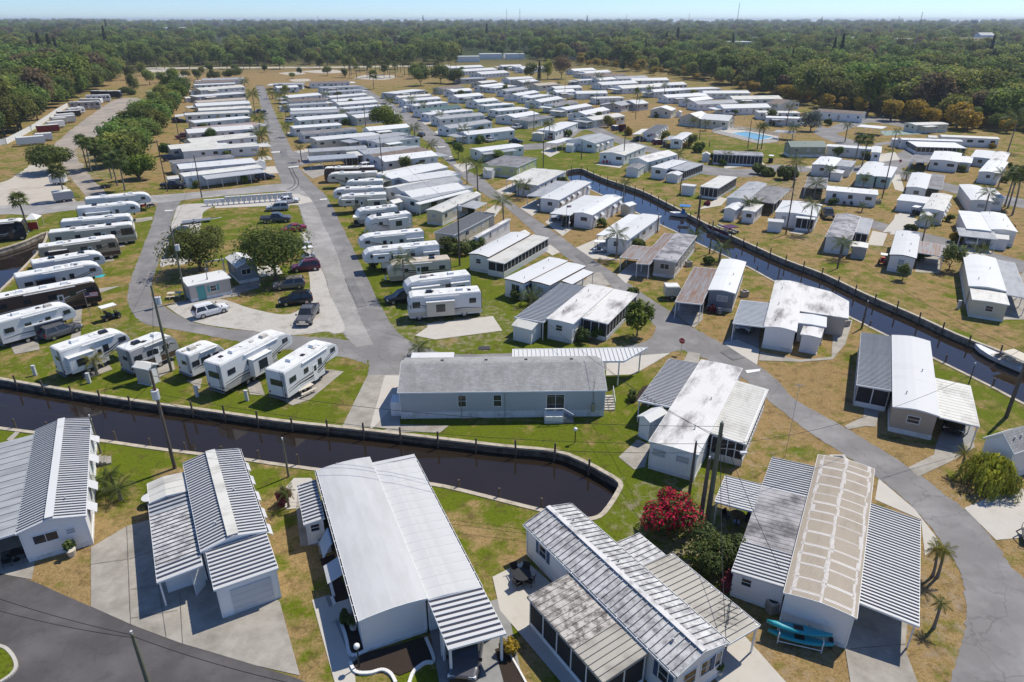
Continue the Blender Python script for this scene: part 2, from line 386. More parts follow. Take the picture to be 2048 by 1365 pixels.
# diagonal road
R4L = [(709,172),(726,187),(765,211),(800,237),(830,264),(862,292),(900,330),(941,369),(979.5,396),(1000,405),(1086,481),(1132,515),(1166,537),(1228,577),(1271,604),(1300,640),(1345,690),(1407,716),(1470,745),(1536,800),(1615,862),(1722,932),(1768,966),(1826,1015),(1880,1081),(1913,1131),(1929,1181),(1931,1239),(1921,1297),(1896,1365),(1850,1440)]
R4R = [(725,172),(754.5,191),(798,214),(839,241),(868,264),(896,290),(914,328),(964,357),(993,382),(1040,417),(1123,475),(1184.6,518.5),(1234,551),(1292,592),(1341.5,624.6),(1384.6,655),(1443,687),(1516,731),(1560,766),(1590,800),(1693,858),(1813,932),(1880,982),(1933,1023),(1987,1081),(2016,1127),(2048,1160),(2110,1240),(2150,1330),(2160,1400),(2150,1480)]
strip('road',R4L,R4R,'asphalt',2.4,seed=5)
# side street between the two roads and the cross street
strip('road',[(550,318),(584,303),(640,307),(690,305)],[(560,345),(600,332),(650,322),(690,316)],'asphalt',1.8,seed=6)
strip('road',[(-120,432),(0,412),(145,404),(300,392),(445,380),(560,368),(600,372)],[(-120,452),(0,430),(68,431),(145,421),(300,409),(364,401),(560,383),(600,392)],'asphalt_pale',1.4,seed=7)
# left loop
strip('road',[(318,400),(314,411),(303,451),(283,503),(261.5,561),(255,595),(265,626),(289,648),(346,659),(401,669),(485,685),(580,700),(690,716),(735,730)],
 [(364,400),(350,423),(339,457),(317,525),(304,565),(305,595),(328,614),(386,645),(454,658),(500,663),(586,672),(650,676),(690,680),(735,690)],'asphalt',1.2,seed=8)
sheet('path',pts([(430,402),(595,388),(620,397),(625,404),(596,410),(430,417)]),'concrete_pale',3.4,.03)
sheet('gravel_lot',catmull(pts([(333,613),(432,598),(500,617),(571,630),(608,612),(620,583),(617,543),(607,500),(600,470),(612,468),(625,510),(646,545),(660,589),(678,626),(690,660),(670,668),(650,664),(586,671),(500,662),(386,644),(333,613)]),4),'gravel',3,.15,seed=9)
sheet('gravel_lot',catmull(pts([(352,421),(364,410),(432,408),(408,424),(404,440),(395,480),(382,524),(340,530),(320,528),(340,457),(352,421)]),4),'gravel',3,.12,seed=10)
# lower-left dark road and its island
sheet('road',catmull(pts([(-140,1120),(0,1148),(62,1162),(124,1189),(182,1214),(265,1251),(364,1288),(512,1332),(620,1368),(760,1440)]),4)+pts([(760,1560),(-260,1560)]),'asphalt_dark',1,.06,seed=11)
# upper right lanes
strip('road',[(1040,292),(1060,288),(1110,284),(1140,262),(1150,252),(1190,250)],[(1040,299),(1060,300),(1120,292),(1165,262),(1200,262),(1250,280)],'asphalt',1.3,seed=12)
strip('road',[(1150,252),(1190,256),(1240,275),(1290,290),(1345,310),(1400,328),(1450,337),(1500,338),(1540,330),(1600,332),(1700,334),(1760,318),(1800,305),(1806,297),(1780,290),(1750,293)],
 [(1150,258),(1180,262),(1230,285),(1280,300),(1335,318),(1390,345),(1440,352),(1500,354),(1550,345),(1610,345),(1720,345),(1800,338),(1835,318),(1828,300),(1790,284),(1750,287)],'asphalt',1.5,seed=13)
strip('road',[(1780,330),(1830,348),(1915,372),(2020,394),(2120,410)],[(1770,345),(1820,362),(1900,385),(2010,410),(2120,430)],'asphalt',1.7,seed=14)
strip('road',[(1690,425),(1754,443),(1800,456),(1890,477),(2000,510),(2120,540)],[(1690,440),(1745,458),(1792,470),(1880,495),(1990,530),(2120,570)],'asphalt',1.9,seed=15)
strip('road',[(1640,252),(1665,262),(1680,272),(1720,285)],[(1625,265),(1650,278),(1690,292),(1720,295)],'asphalt',1.3,seed=16)
strip('road',[(1638,262),(1660,255),(1700,240),(1730,233),(1790,240),(1850,256)],[(1660,270),(1685,264),(1720,250),(1745,246),(1790,252),(1850,266)],'asphalt',2.1,seed=17)
# dirt storage lot, shell lot
sheet('dirt_lot',catmull(pts([(100,297),(140,262),(190,225),(230,200),(262,196),(282,200),(270,212),(230,245),(190,275),(165,293),(150,305),(190,372),(180,392),(140,350),(100,297)]),4),'dirt_lot',1,.5,seed=18)
sheet('dirt_lot',catmull(pts([(135,350),(165,350),(200,372),(215,395),(180,397),(135,350)]),3),'dirt_lot',1.5,.2,seed=19)
sheet('shell_lot',catmull(pts([(-100,372),(0,366),(40,345),(70,325),(95,335),(100,352),(128,372),(148,398),(145,405),(60,410),(-100,432)]),4),'shell_lot',1.1,.4,seed=20)
for k,(q,nm) in enumerate([([(302,150),(340,146),(375,152),(330,158)],'sand_patch'),([(555,147),(590,144),(612,147),(585,151)],'sand_patch'),([(600,143),(660,140),(690,145),(640,147)],'sand_patch'),([(280,141),(330,138),(345,142),(300,146)],'sand_patch'),([(705,158),(735,150),(790,152),(770,160)],'sand_patch'),([(576,160),(612,158),(620,162),(590,164)],'sand_patch')]):
 sheet(nm,catmull(pts(q+[q[0]]),5),'shell_lot',1,.5,seed=30+k)
sheet('path',pts([(-200,139),(200,139),(700,136),(900,132),(900,130),(700,133.5),(200,136),(-200,136)]),'shell_lot',1.2,.2,step=30)
sheet('path',pts([(437,116),(447,116),(459,84),(454,84)]),'shell_lot',1.2,.2,step=30)
# driveways, pads and walks (concrete)
SLABS = [
 ('concrete',[(182,1096),(254,1053),(300,1040),(318,980),(400,960),(440,1100),(560,1205),(600,1352),(512,1332),(364,1288),(265,1251),(182,1214)]),
 ('concrete_pale',[(624,1201),(650,1193),(710,1345),(712,1375),(672,1375)]),('concrete_grey',[(650,1193),(660,1190),(722,1330),(712,1350)]),
 ('concrete',[(588,970),(632,962),(650,1090),(601,1093)]),('concrete_pale',[(560,990),(588,957),(622,957),(632,970),(596,975),(592,1018),(572,1020)]),
 ('concrete_grey',[(855,1240),(1010,1195),(1048,1375),(880,1375)]),
 ('concrete_pale',[(985,1155),(1050,1122),(1105,1170),(1060,1200),(1180,1330),(1225,1375),(1130,1375),(1000,1222)]),
 ('concrete_pale',[(1440,1290),(1480,1262),(1580,1375),(1440,1375),(1420,1340)]),
 ('concrete',[(1690,1300),(1715,1225),(1735,1040),(1830,1040),(1815,1240),(1810,1300),(1838,1375),(1702,1375)]),
 ('concrete_pale',[(1757,958),(1830,1020),(1882,1088),(1850,1112),(1842,1040),(1750,1000)]),
 ('concrete_pale',[(1928,1017),(1990,990),(2060,975),(2060,1075),(1992,1081)]),
 ('concrete',[(1816,936),(1868,910),(1872,888),(1945,880),(1950,895),(1900,925),(1836,955)]),('concrete_grey',[(1872,890),(1890,850),(1948,850),(1950,880),(1925,895)]),
 ('concrete',[(1688,853),(1726,835),(1730,812),(1760,815),(1752,855),(1732,853),(1695,860)]),
 ('concrete',[(1517,722),(1520,705),(1600,720),(1663,715),(1666,660),(1705,640),(1700,660),(1690,690),(1665,720),(1600,725)]),
 ('concrete_grey',[(1445,687),(1500,640),(1520,640),(1517,705)]),('concrete_pale',[(1445,687),(1475,680),(1519,700),(1514,731)]),
 ('concrete',[(1342,622),(1385,570),(1410,575),(1405,640),(1388,657)]),('concrete_grey',[(1345,620),(1375,585),(1408,590),(1400,635),(1386,652)]),
 ('concrete_pale',[(1234,551),(1262,528),(1300,520),(1300,556),(1266,552),(1252,568)]),
 ('concrete_pale',[(1152,496),(1190,480),(1205,470),(1240,500),(1212,514),(1245,522),(1184,518)]),
 ('concrete_pale',[(1090,445),(1110,430),(1135,440),(1145,458),(1125,473)]),('concrete_pale',[(1040,417),(1070,400),(1085,400),(1080,420),(1065,433)]),
 ('concrete_pale',[(992,382),(1030,365),(1050,370),(1020,390),(1005,390)]),
 ('concrete_pale',[(1213,728),(1280,712),(1341,707),(1278,744),(1268,750),(1212,752)]),
 ('concrete',[(735,752),(800,750),(800,860),(685,853)]),('concrete_pale',[(770,752),(800,752),(800,800),(745,858),(740,857)]),('concrete',[(800,850),(898,852),(880,866),(760,864)]),
 ('concrete',[(1366,726),(1376,704),(1400,708),(1398,728)]),('concrete',[(1237,915),(1275,880),(1300,890),(1290,935),(1268,940)]),
 ('concrete_pale',[(854,648),(986,633),(998,652),(1005,662),(945,670),(870,680),(830,672),(855,655)]),
 ('concrete',[(600,740),(660,740),(688,744),(620,800),(585,812),(560,800)]),('concrete',[(490,760),(520,762),(530,792),(500,790)]),('concrete',[(373,762),(405,758),(400,780)]),
 ('concrete',[(325,612),(370,602),(460,590),(485,578),(480,592),(432,600)]),('concrete_grey',[(465,575),(520,560),(520,575),(490,585),(460,588)]),('concrete_pale',[(510,535),(555,530),(566,548),(520,555)]),
 ('concrete',[(262,570),(240,573),(190,590),(195,578)]),('concrete',[(185,515),(225,512),(228,522),(195,528)]),('concrete',[(215,490),(248,487),(250,494),(220,498)]),('concrete',[(255,440),(304,434),(306,440),(275,446)]),('concrete',[(140,690),(150,615),(165,610),(160,690)]),
 ('concrete',[(160,745),(215,725),(225,740),(170,760)]),('concrete',[(300,740),(345,715),(350,740),(310,760)]),('concrete',[(20,690),(75,680),(80,700),(30,710)]),
 ('concrete',[(602,341),(640,328),(665,345),(625,358)]),('concrete_pale',[(588,303),(630,295),(640,300),(598,307)]),('concrete_pale',[(572,266),(605,262),(608,268),(580,272)]),
 ('concrete_pale',[(505,336),(550,333),(558,347),(520,349)]),('concrete_pale',[(515,315),(540,312),(545,320),(520,322)]),('concrete_pale',[(512,290),(536,281),(538,290),(515,296)]),
 ('concrete_pale',[(1780,470),(1790,430),(1830,425),(1820,460),(1795,470)]),('concrete_pale',[(1765,466),(1800,425),(1835,440),(1840,460),(1800,462)]),('concrete_pale',[(1898,505),(1925,492),(1985,500),(1975,515),(1925,510)]),('concrete',[(2000,640),(2020,560),(2060,540),(2060,640)]),
 ('concrete_pale',[(1735,490),(1745,462),(1775,468),(1765,493)]),('concrete',[(1830,545),(1836,500),(1880,505),(1880,548)]),('concrete_pale',[(1810,385),(1790,380),(1780,350),(1800,350)]),('concrete_pale',[(1575,465),(1620,452),(1625,462),(1600,470)]),('concrete_pale',[(1395,420),(1440,395),(1455,398),(1442,412)]),
 ('concrete_pale',[(1750,310),(1790,305),(1800,320),(1760,325)]),('concrete_pale',[(1082,305),(1095,295),(1120,305),(1100,315)]),('concrete_pale',[(1190,330),(1205,326),(1245,332),(1240,337)]),('concrete_pale',[(905,330),(945,325),(950,335),(925,345)]),('concrete_pale',[(868,264),(890,258),(900,265),(880,272)]),('concrete_pale',[(838,240),(860,236),(868,246),(850,250)]),('concrete_pale',[(796,213),(815,211),(820,218),(806,220)]),
 ('concrete',[(1160,575),(1180,548),(1200,545),(1220,570),(1195,580)]),('concrete_pale',[(1085,500),(1100,490),(1120,505),(1105,512)]),('concrete_pale',[(960,430),(990,410),(1005,415),(985,440)]),
 ('concrete_pale',[(1610,335),(1660,325),(1700,335),(1650,345)]),('concrete_pale',[(1445,330),(1520,322),(1530,330),(1450,338)]),
 ('concrete',[(100,1040),(30,1070),(-60,1090),(-60,1140),(0,1148),(64,1160),(70,1125)]),('concrete',[(13,880),(36,860),(44,861),(22,885)]),
]
for k,(m,q) in enumerate(SLABS):
 sheet('driveway',pts(q),m,4+(k % 9)*.55,.025,seed=60+k)
# mulch beds with white kerbs
for k,q in enumerate([[(640,1120),(668,1110),(732,1300),(700,1310),(664,1195)],[(724,1310),(850,1275),(870,1322),(835,1338),(800,1352),(780,1345),(710,1352),(703,1330)],[(868,1345),(1000,1280),(1048,1375),(900,1375)][:0] or [(990,1300),(1020,1290),(1050,1375),(1010,1375)],[(1262,805),(1285,775),(1300,770),(1280,800),(1250,815)]]):
 sheet('mulch_bed',pts(q),'mulch',10.5,.05,seed=90+k)
# painted stop bars
for k,q in enumerate([[(1490,742),(1521,739),(1519,744),(1494,748)],[(542,304.5),(563,303.5),(563,305.5),(542,306.5)],[(577,334.5),(597,332.5),(597,334.5),(577,336.5)],[(330,421.5),(346,421),(345,423),(329,423.5)],[(639,399),(654,398),(654,400),(641,401)],[(868,294.5),(890,293.5),(890,295),(869,296)],[(888,314),(904,313),(904,315),(889,316)]]):
 sheet('stop_line',pts(q),'paint_white',12,.01,seed=100+k)
# expansion joints of the big driveways
JO = [((254,1053),(262,1250)),((300,1050),(333,1275)),((182,1130),(255,1120)),((262,1180),(330,1172)),((258,1120),(318,1100)),((360,1190),(366,1288)),((262,1238),(356,1222)),((1700,1300),(1812,1290))]
for k,(a,b_) in enumerate(JO):
 a = P(*a); b_ = P(*b_); d = (b_-a).normalized(); n = Vector((-d.y,d.x,0))*.018
 sheet('joint',[a-n,b_-n,b_+n,a+n],'joint',13,.012,seed=120+k,step=.8)
# road repairs: darker patches and tyre arcs
for k,q in enumerate([[(690,560),(708,558),(735,612),(716,616)],[(1150,512),(1165,506),(1190,524),(1172,530)],[(560,300),(572,299),(577,312),(563,314)],[(280,545),(296,543),(290,565),(272,567)],[(880,310),(892,306),(900,314),(886,318)],[(1440,705),(1460,698),(1490,716),(1466,722)]]):
 sheet('road_patch',pts(q),'asphalt_patch',11.6+.2*k,.06,seed=140+k)
for k,q in enumerate([[(578,336),(584,350),(590,362),(588,372),(575,380)],[(584,336),(590,350),(597,362),(595,374),(580,384)]]):
 l = catmull(pts(q),8); w_ = .12; n_ = [Vector((-(b_-a).normalized().y,(b_-a).normalized().x,0))*w_ for a,b_ in zip(l,l[1:])]; n_.append(n_[-1])
 sheet('tyre_mark',[a+n for a,n in zip(l,n_)]+[a-n for a,n in zip(l,n_)][::-1],'asphalt_dark',11+.1*k,.02,seed=160+k)
# ------------------------------------------------------------------ home materials
MD = (.085,.075,.075)
pm('roof_white',(.70,.70,.685),.6,.05,.8,stain=(.50,.495,.48),stain_lo=.55,stain_hi=.85,sscale=(1,.25,1),sk=.5,rnd=.35)
pm('roof_broad',(.54,.54,.53),.6,.05,.5,stain=(.43,.425,.41),stain_lo=.42,stain_hi=.75,sscale=(1,.3,1),sk=.5)
pm('roof_cream',(.68,.66,.60),.6,.08,.8,stain=(.36,.34,.30),stain_lo=.48,stain_hi=.75,sscale=(.4,1,1),sk=.7,rnd=.35)
pm('roof_weather',(.66,.64,.61),.7,.12,.8,stain=(.20,.18,.175),stain_lo=.46,stain_hi=.66,sscale=(.35,1,1),sk=.55)
pm('roof_mildew',(.60,.59,.57),.7,.12,1.5,stain=MD,stain_lo=.44,stain_hi=.66,sscale=(1,1,1),sk=.9,stc='Object',rnd=.25)
pm('roof_dark',(.24,.23,.23),.75,.2,.8,stain=(.10,.095,.1),stain_lo=.42,stain_hi=.66,sscale=(.4,1,1),sk=.7)
pm('roof_grey',(.36,.37,.38),.65,.12,.8,stain=(.22,.22,.23),stain_lo=.45,stain_hi=.75,sscale=(.3,1,1),sk=.8)
pm('roof_charcoal',(.10,.105,.115),.8,.2,3,bumpn=10)
pm('roof_brown',(.20,.155,.13),.8,.22,2,stain=(.11,.085,.07),stain_lo=.45,stain_hi=.7,sk=.8)
pm('roof_green',(.06,.12,.11),.6,.12,1)
pm('roof_blue',(.30,.42,.55),.6,.12,1)
pm('roof_tan',(.43,.365,.285),.7,.1,1.2,stain=(.34,.28,.22),stain_lo=.5,stain_hi=.75,sscale=(.3,1,1),sk=.8)
pm('roof_seal',(.66,.645,.645),.6,.08,3,stain=(.6,.56,.55),stain_lo=.45,stain_hi=.7,sk=1.5)
pm('pan_white',(.56,.56,.555),.45,.06,1,stain=(.45,.44,.43),stain_lo=.55,stain_hi=.8,sk=1.2,rnd=.12)
pm('pan_tan',(.50,.47,.41),.5,.1,1,stain=(.30,.27,.23),stain_lo=.45,stain_hi=.75,sk=1.0,rnd=.15)
pm('pan_steel',(.40,.42,.44),.45,.1,1,spec=.5,stain=(.25,.26,.28),stain_lo=.5,stain_hi=.8,sk=.8,rnd=.15)
pm('pan_rust',(.38,.37,.37),.6,.1,1,stain=(.33,.17,.09),stain_lo=.44,stain_hi=.62,sscale=(.15,2.2,1),sk=1.2,rnd=.2)
pm('pan_mildew',(.62,.61,.58),.6,.1,1.4,stain=(.10,.09,.10),stain_lo=.45,stain_hi=.68,sscale=(1,1,1),sk=1.3,stc='Object',rnd=.25)
# the pans of one roof differ: noise in world space keeps them from repeating
def worldstain(key,base,st,lo,hi,sk,rough=.6):
 b = NB(key); p = b.pos(); c = b.mix(b.noise(p,2,5),sc(base,.9),sc(base,1.08))
 f = b.ramp(b.noise(p,sk,7,.68),lo,hi); c = b.mix(f,c,st)
 c = b.mix(b.math('MULTIPLY',b.rnd(),.18),c,sc(base,.6)); b.l(c,b.b.inputs['Base Color']); return b.fin(key,rough,0,.35)
worldstain('pan_mildew',(.62,.61,.59),(.17,.16,.165),.41,.66,1.5)
worldstain('pan_lichen',(.52,.48,.43),(.11,.095,.085),.43,.6,2.2)
worldstain('pan_beige',(.42,.39,.335),(.20,.18,.155),.46,.72,.5)
worldstain('roof_mildew',(.66,.64,.62),(.13,.12,.13),.46,.68,.55)
worldstain('roof_soot',(.42,.40,.40),(.085,.08,.085),.42,.62,.5)
pm('dark_strip',(.045,.042,.055),.7,.35,3)  # near-black colour of the band beside each roof rib and the gutter inside
pm('wall_white',(.85,.85,.84),.55,.04,.7,siding=.2)
pm('wall_white_v',(.82,.82,.80),.55,.05,.7,vert=.16)
pm('wall_cream',(.66,.62,.50),.6,.05,.7,siding=.2)
pm('wall_tan',(.46,.39,.31),.6,.05,.7,siding=.16)
pm('wall_grey',(.42,.43,.44),.6,.05,.7,siding=.2)
pm('wall_bluegrey',(.50,.525,.53),.6,.05,.7,siding=.2)
pm('wall_slate',(.24,.275,.32),.6,.05,.7,siding=.2)
pm('wall_lime',(.60,.64,.32),.6,.05,.7,siding=.2)
pm('wall_aqua',(.42,.60,.57),.6,.05,.7,siding=.2)
pm('wall_sage',(.34,.36,.27),.6,.05,.7,siding=.2)
pm('wall_beige',(.52,.48,.43),.6,.05,.7,siding=.2)
pm('skirt',(.74,.74,.72),.6,.08,1.2,vert=.2,stain=(.4,.37,.32),stain_lo=.5,stain_hi=.8,sk=1.2)
pm('trim',(.78,.78,.76),.5,.05,1)
pm('trim_dark',(.05,.045,.05),.5,.1,2)
pm('trim_brown',(.09,.04,.035),.5,.1,2)
pm('shutter_blue',(.055,.10,.19),.6,.1,2)
pm('door_teal',(.09,.34,.33),.5,.05,2); pm('door_orange',(.48,.23,.13),.5,.05,2)
pm('can_grey',(.56,.57,.57),.4,.06,2)
pm('steel',(.35,.36,.37),.4,.08,2,metal=.6)
pm('black',(.018,.018,.02),.5,.2,3); pm('black_gloss',(.012,.012,.014),.12,.1,3,spec=.6)
b = NB('glass'); p = b.pos(); c = b.mix(b.noise(p,1.1,2),(.012,.015,.02),(.05,.058,.066)); b.l(c,b.b.inputs['Base Color']); b.fin('glass',.06,0,.6)
b = NB('screen'); p = b.pos(); c = b.mix(b.noise(p,.5,4),(.016,.016,.018),(.06,.058,.056)); b.l(c,b.b.inputs['Base Color']); b.fin('screen',.75,0,.2)
b = NB('blind'); p = b.pos(); c = b.mix(b.noise(p,.8,3),(.30,.33,.36),(.5,.5,.5)); b.l(c,b.b.inputs['Base Color']); b.fin('blind',.3,0,.4)
# architectural shingles: courses as fine relief and tone
b = NB('shingle'); tc = b.pos('Object',(1,1,1)); br = b.n('ShaderNodeTexBrick'); br.inputs['Scale'].default_value = 1
br.inputs['Brick Width'].default_value = .34; br.inputs['Row Height'].default_value = .15; br.inputs['Mortar Size'].default_value = .008
br.inputs['Color1'].default_value = (.42,.415,.40,1); br.inputs['Color2'].default_value = (.33,.325,.315,1); br.inputs['Mortar'].default_value = (.12,.12,.12,1); b.l(tc,br.inputs['Vector'])
c = b.mix(b.ramp(b.noise(b.pos('Object',(1,.35,1)),.8,7,.72),.42,.66,0,.62),br.outputs['Color'],(.20,.197,.19)); b.l(c,b.b.inputs['Base Color']); b.bump(br.outputs['Fac'],.4,.01); b.fin('shingle',.9,0,.15)
# ------------------------------------------------------------------ homes
CAM2 = Vector((0,0))
def window_mesh(w,h,kind):
 def f():
  m = MB(); t = .06; d = .05
  for a in ((-w/2-t,-h/2-t,w/2+t,-h/2),(-w/2-t,h/2,w/2+t,h/2+t),(-w/2-t,-h/2,-w/2,h/2),(w/2,-h/2,w/2+t,h/2)):
   m.box(a[0],-d,a[1],a[2],.02,a[3])
  m.box(-.02,-d*.6,-h/2,.02,.0,h/2) if w > 1.1 else m.box(-w/2,-d*.6,-.02,w/2,0,.02)
  return m.mesh('window','trim')
 return cached(('win',round(w,2),round(h,2),kind),f)
def pane_mesh(w,h,kind):
 return cached(('pane',round(w,2),round(h,2),kind),lambda: MB().box(-w/2,-.015,-h/2,w/2,.01,h/2).mesh('pane',kind))
def far_window_mesh(w,h,kind):
 def f():
  m = MB(); m.box(-w/2-.06,-.03,-h/2-.06,w/2+.06,.02,h/2+.06,0); m.box(-w/2,-.05,-h/2,w/2,-.03,h/2,1); return m.mesh('window',['trim',kind])
 return cached(('fwin',round(w,2),round(h,2),kind),f)
def awning_mesh(w):
 def f():
  m = MB(); m.hexa([(-w/2,-.62,-.36),(w/2,-.62,-.36),(w/2,-.02,.16),(-w/2,-.02,.16)],[(-w/2,-.62,-.33),(w/2,-.62,-.33),(w/2,-.02,.2),(-w/2,-.02,.2)])
  for s in (-1,1): m.tube([(s*w/2,-.6,-.36),(s*w/2,-.01,-.36)],.015,4)
  return m.mesh('awning','pan_white')
 return cached(('awn',round(w,1)),f)
def post_mesh(h,t=.1): return cached(('post',round(h,1),t),lambda: MB().box(-t/2,-t/2,0,t/2,t/2,h).mesh('post','trim'))
SIDE_ROT = {'f': 0,'r': math.pi/2,'b': math.pi,'l': -math.pi/2}
HOMES = []
class Home:
 """local frame: origin at the near eave corner F on the ground, +X towards R, +Y away from the camera"""
 def __init__(s,name,label,F,Rt,L,z=2.7,cat='mobile home',group=None,near=False):
  f = P(F[0],F[1],z); r = P(Rt[0],Rt[1],z)
  if isinstance(L,(int,float)): e1 = (r-f).normalized(); a = (r-f).length; bb = L
  else:
   l = P(L[0],L[1],z); a = (r-f).length; bb = (l-f).length
   if a >= bb: e1 = (r-f).normalized(); bb = (l-f).dot(Vector((-e1.y,e1.x,0)))
   else:
    e2 = (l-f).normalized(); e1 = Vector((e2.y,-e2.x,0)); a = (r-f).dot(e1)
   bb = max(bb,1.5); a = max(a,1.5)
  s.a,s.b,s.z = a,bb,z; s.e1 = e1; s.e2 = Vector((-e1.y,e1.x,0)); s.f = Vector((f.x,f.y,0)); s.near = near
  s.o = empty(name,s.f,math.atan2(e1.y,e1.x),label,cat,group)
  s.dist = s.f.length; HOMES.append(s)
 def loc(s,px,z):
  q = P(px[0],px[1],z); q = Vector((q.x,q.y,0))-s.f
  return q.dot(s.e1),q.dot(s.e2)
 def rect(s,a,b_,z):
  x0,y0 = s.loc(a,z); x1,y1 = s.loc(b_,z)
  return min(x0,x1),min(y0,y1),max(x0,x1),max(y0,y1)
 def faces_cam(s,side,x,y):
  n = {'f': -s.e2,'b': s.e2,'l': -s.e1,'r': s.e1}[side]
  p = s.f+s.e1*x+s.e2*y
  return n.dot((-p).normalized()) > -.12
 # roof over a rectangle; prof: [(t, dz)] across, 'x' ridge runs along X
 def roof(s,rc,z,prof,axis,mat,th=.07,ribs=None,panels=False,rib_h=.09,name='roof',ridge=None,edge='trim',ribmat=None,seam=.3,gutter=()):
  x0,y0,x1,y1 = rc
  def pt(t,w,dz):
   return (x0+(x1-x0)*w,y0+(y1-y0)*t,z+dz) if axis == 'x' else (x0+(x1-x0)*t,y0+(y1-y0)*w,z+dz)
  flip = axis != 'x'
  m = MB()
  for (t0,d0),(t1,d1) in zip(prof,prof[1:]):
   q = [pt(t0,0,d0),pt(t0,1,d0),pt(t1,1,d1),pt(t1,0,d1)]
   if flip: q = q[::-1]
   m.hexa([(a,b_,c-th) for a,b_,c in q],q)
  ro = m.build(name,mat,s.o)
  # fascia / gutter board round the edge
  e = MB(); g = .03; ez0 = z+prof[0][1]; ez1 = z+prof[-1][1]; hgt = .13
  if axis == 'x':
   e.box(x0-g,y0-g,ez0-hgt,x1+g,y0-.002,ez0+.012); e.box(x0-g,y1+.002,ez1-hgt,x1+g,y1+g,ez1+.012)
  else:
   e.box(x0-g,y0-g,ez0-hgt,x0-.002,y1+g,ez0+.012); e.box(x1+.002,y0-g,ez1-hgt,x1+g,y1+g,ez1+.012)
  for (t0,d0),(t1,d1) in zip(prof,prof[1:]):
   for w in (0,1):
    a = pt(t0,w,d0); c = pt(t1,w,d1); k = -g if w == 0 else g
    o2 = (lambda v,dz,kk: (v[0]+kk,v[1],v[2]+dz)) if axis == 'x' else (lambda v,dz,kk: (v[0],v[1]+kk,v[2]+dz))
    k0 = math.copysign(.002,k)
    q = [o2(a,-hgt,k0),o2(c,-hgt,k0),o2(c,-hgt,k),o2(a,-hgt,k)]; q2 = [o2(a,.012,k0),o2(c,.012,k0),o2(c,.012,k),o2(a,.012,k)]
    e.hexa(q,q2)
  e.build('fascia',edge,ro)
  if gutter:
   for sd_ in gutter:
    g1 = MB(); g2 = MB(); lo = sd_ == 0; zz = (ez0 if lo else ez1)-.03
    if axis == 'x':
     yy = y0-g if lo else y1+g; k = -1 if lo else 1; g1.box(x0,yy,zz-.1,x1,yy+k*.1,zz-.03); g2.box(x0,yy+k*.1,zz-.12,x1,yy+k*.125,zz+.02); q_ = [(x0+.5+j*.9,yy) for j in range(int((x1-x0)/.9))]; [g2.box(x,y,zz-.005,x+.05,y+k*.1,zz+.012) for x,y in q_]
    else:
     xx = x0-g if lo else x1+g; k = -1 if lo else 1; g1.box(xx,y0,zz-.1,xx+k*.1,y1,zz-.03); g2.box(xx+k*.1,y0,zz-.12,xx+k*.125,y1,zz+.02); [g2.box(xx,y0+.5+j*.9,zz-.005,xx+k*.1,y0+.55+j*.9,zz+.012) for j in range(int((y1-y0)/.9))]
    g1.build('gutter','dark_strip',ro); g2.build('gutter_lip','trim',ro)
  if ribs:
   Lw = (x1-x0) if axis == 'x' else (y1-y0); n = max(2,int(Lw/ribs)); pw = Lw/n
   for (t0,d0),(t1,d1) in zip(prof,prof[1:]):
    def strip_mesh(k0):
     m = MB()
     def pp(t,u,dz,lift):
      v = pt(t,0,dz)
      return (v[0]+u,v[1],v[2]+lift) if axis == 'x' else (v[0],v[1]+u,v[2]+lift)
     def slab(u0,u1,l0,l1,mi=0):
      q = [pp(t0,u0,d0,l0),pp(t0,u1,d0,l0),pp(t1,u1,d1,l0),pp(t1,u0,d1,l0)]
      q2 = [pp(t0,u0,d0,l1),pp(t0,u1,d0,l1),pp(t1,u1,d1,l1),pp(t1,u0,d1,l1)]
      if flip: q,q2 = q[::-1],q2[::-1]
      m.hexa(q,q2,mi)
     if panels:
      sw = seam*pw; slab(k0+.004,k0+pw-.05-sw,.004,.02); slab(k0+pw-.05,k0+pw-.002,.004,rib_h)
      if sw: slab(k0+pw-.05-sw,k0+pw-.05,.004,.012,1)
     else: slab(k0+pw-.05,k0+pw-.002,.002,rib_h)
     return m
    if panels:
     me = strip_mesh(0).mesh('roof_panel',[ribmat or mat,'dark_strip'])
     for k in range(n):
      ob = put('roof_panel',me,ro); ob.location = (k*pw,0,rng.uniform(0,.006)) if axis == 'x' else (0,k*pw,rng.uniform(0,.006))
    else:
     m = MB()
     for k in range(n-1):
      mm = strip_mesh(k*pw); m.add(mm.v,mm.f)
     m.build('rib',ribmat or mat,ro)
  if ridge:
   t,d = max(prof,key=lambda q: q[1]); w_ = ridge[0]; m = MB()
   span = (y1-y0) if axis == 'x' else (x1-x0); dt = w_/2/span
   a,b_ = pt(t-dt,0,d+.02+ridge[2]),pt(t+dt,1,d+.02+ridge[2]); m.box(a[0],a[1],a[2]-.05,b_[0],b_[1],a[2]+.02)
   m.build('ridge_cap',ridge[1],ro)
  return ro
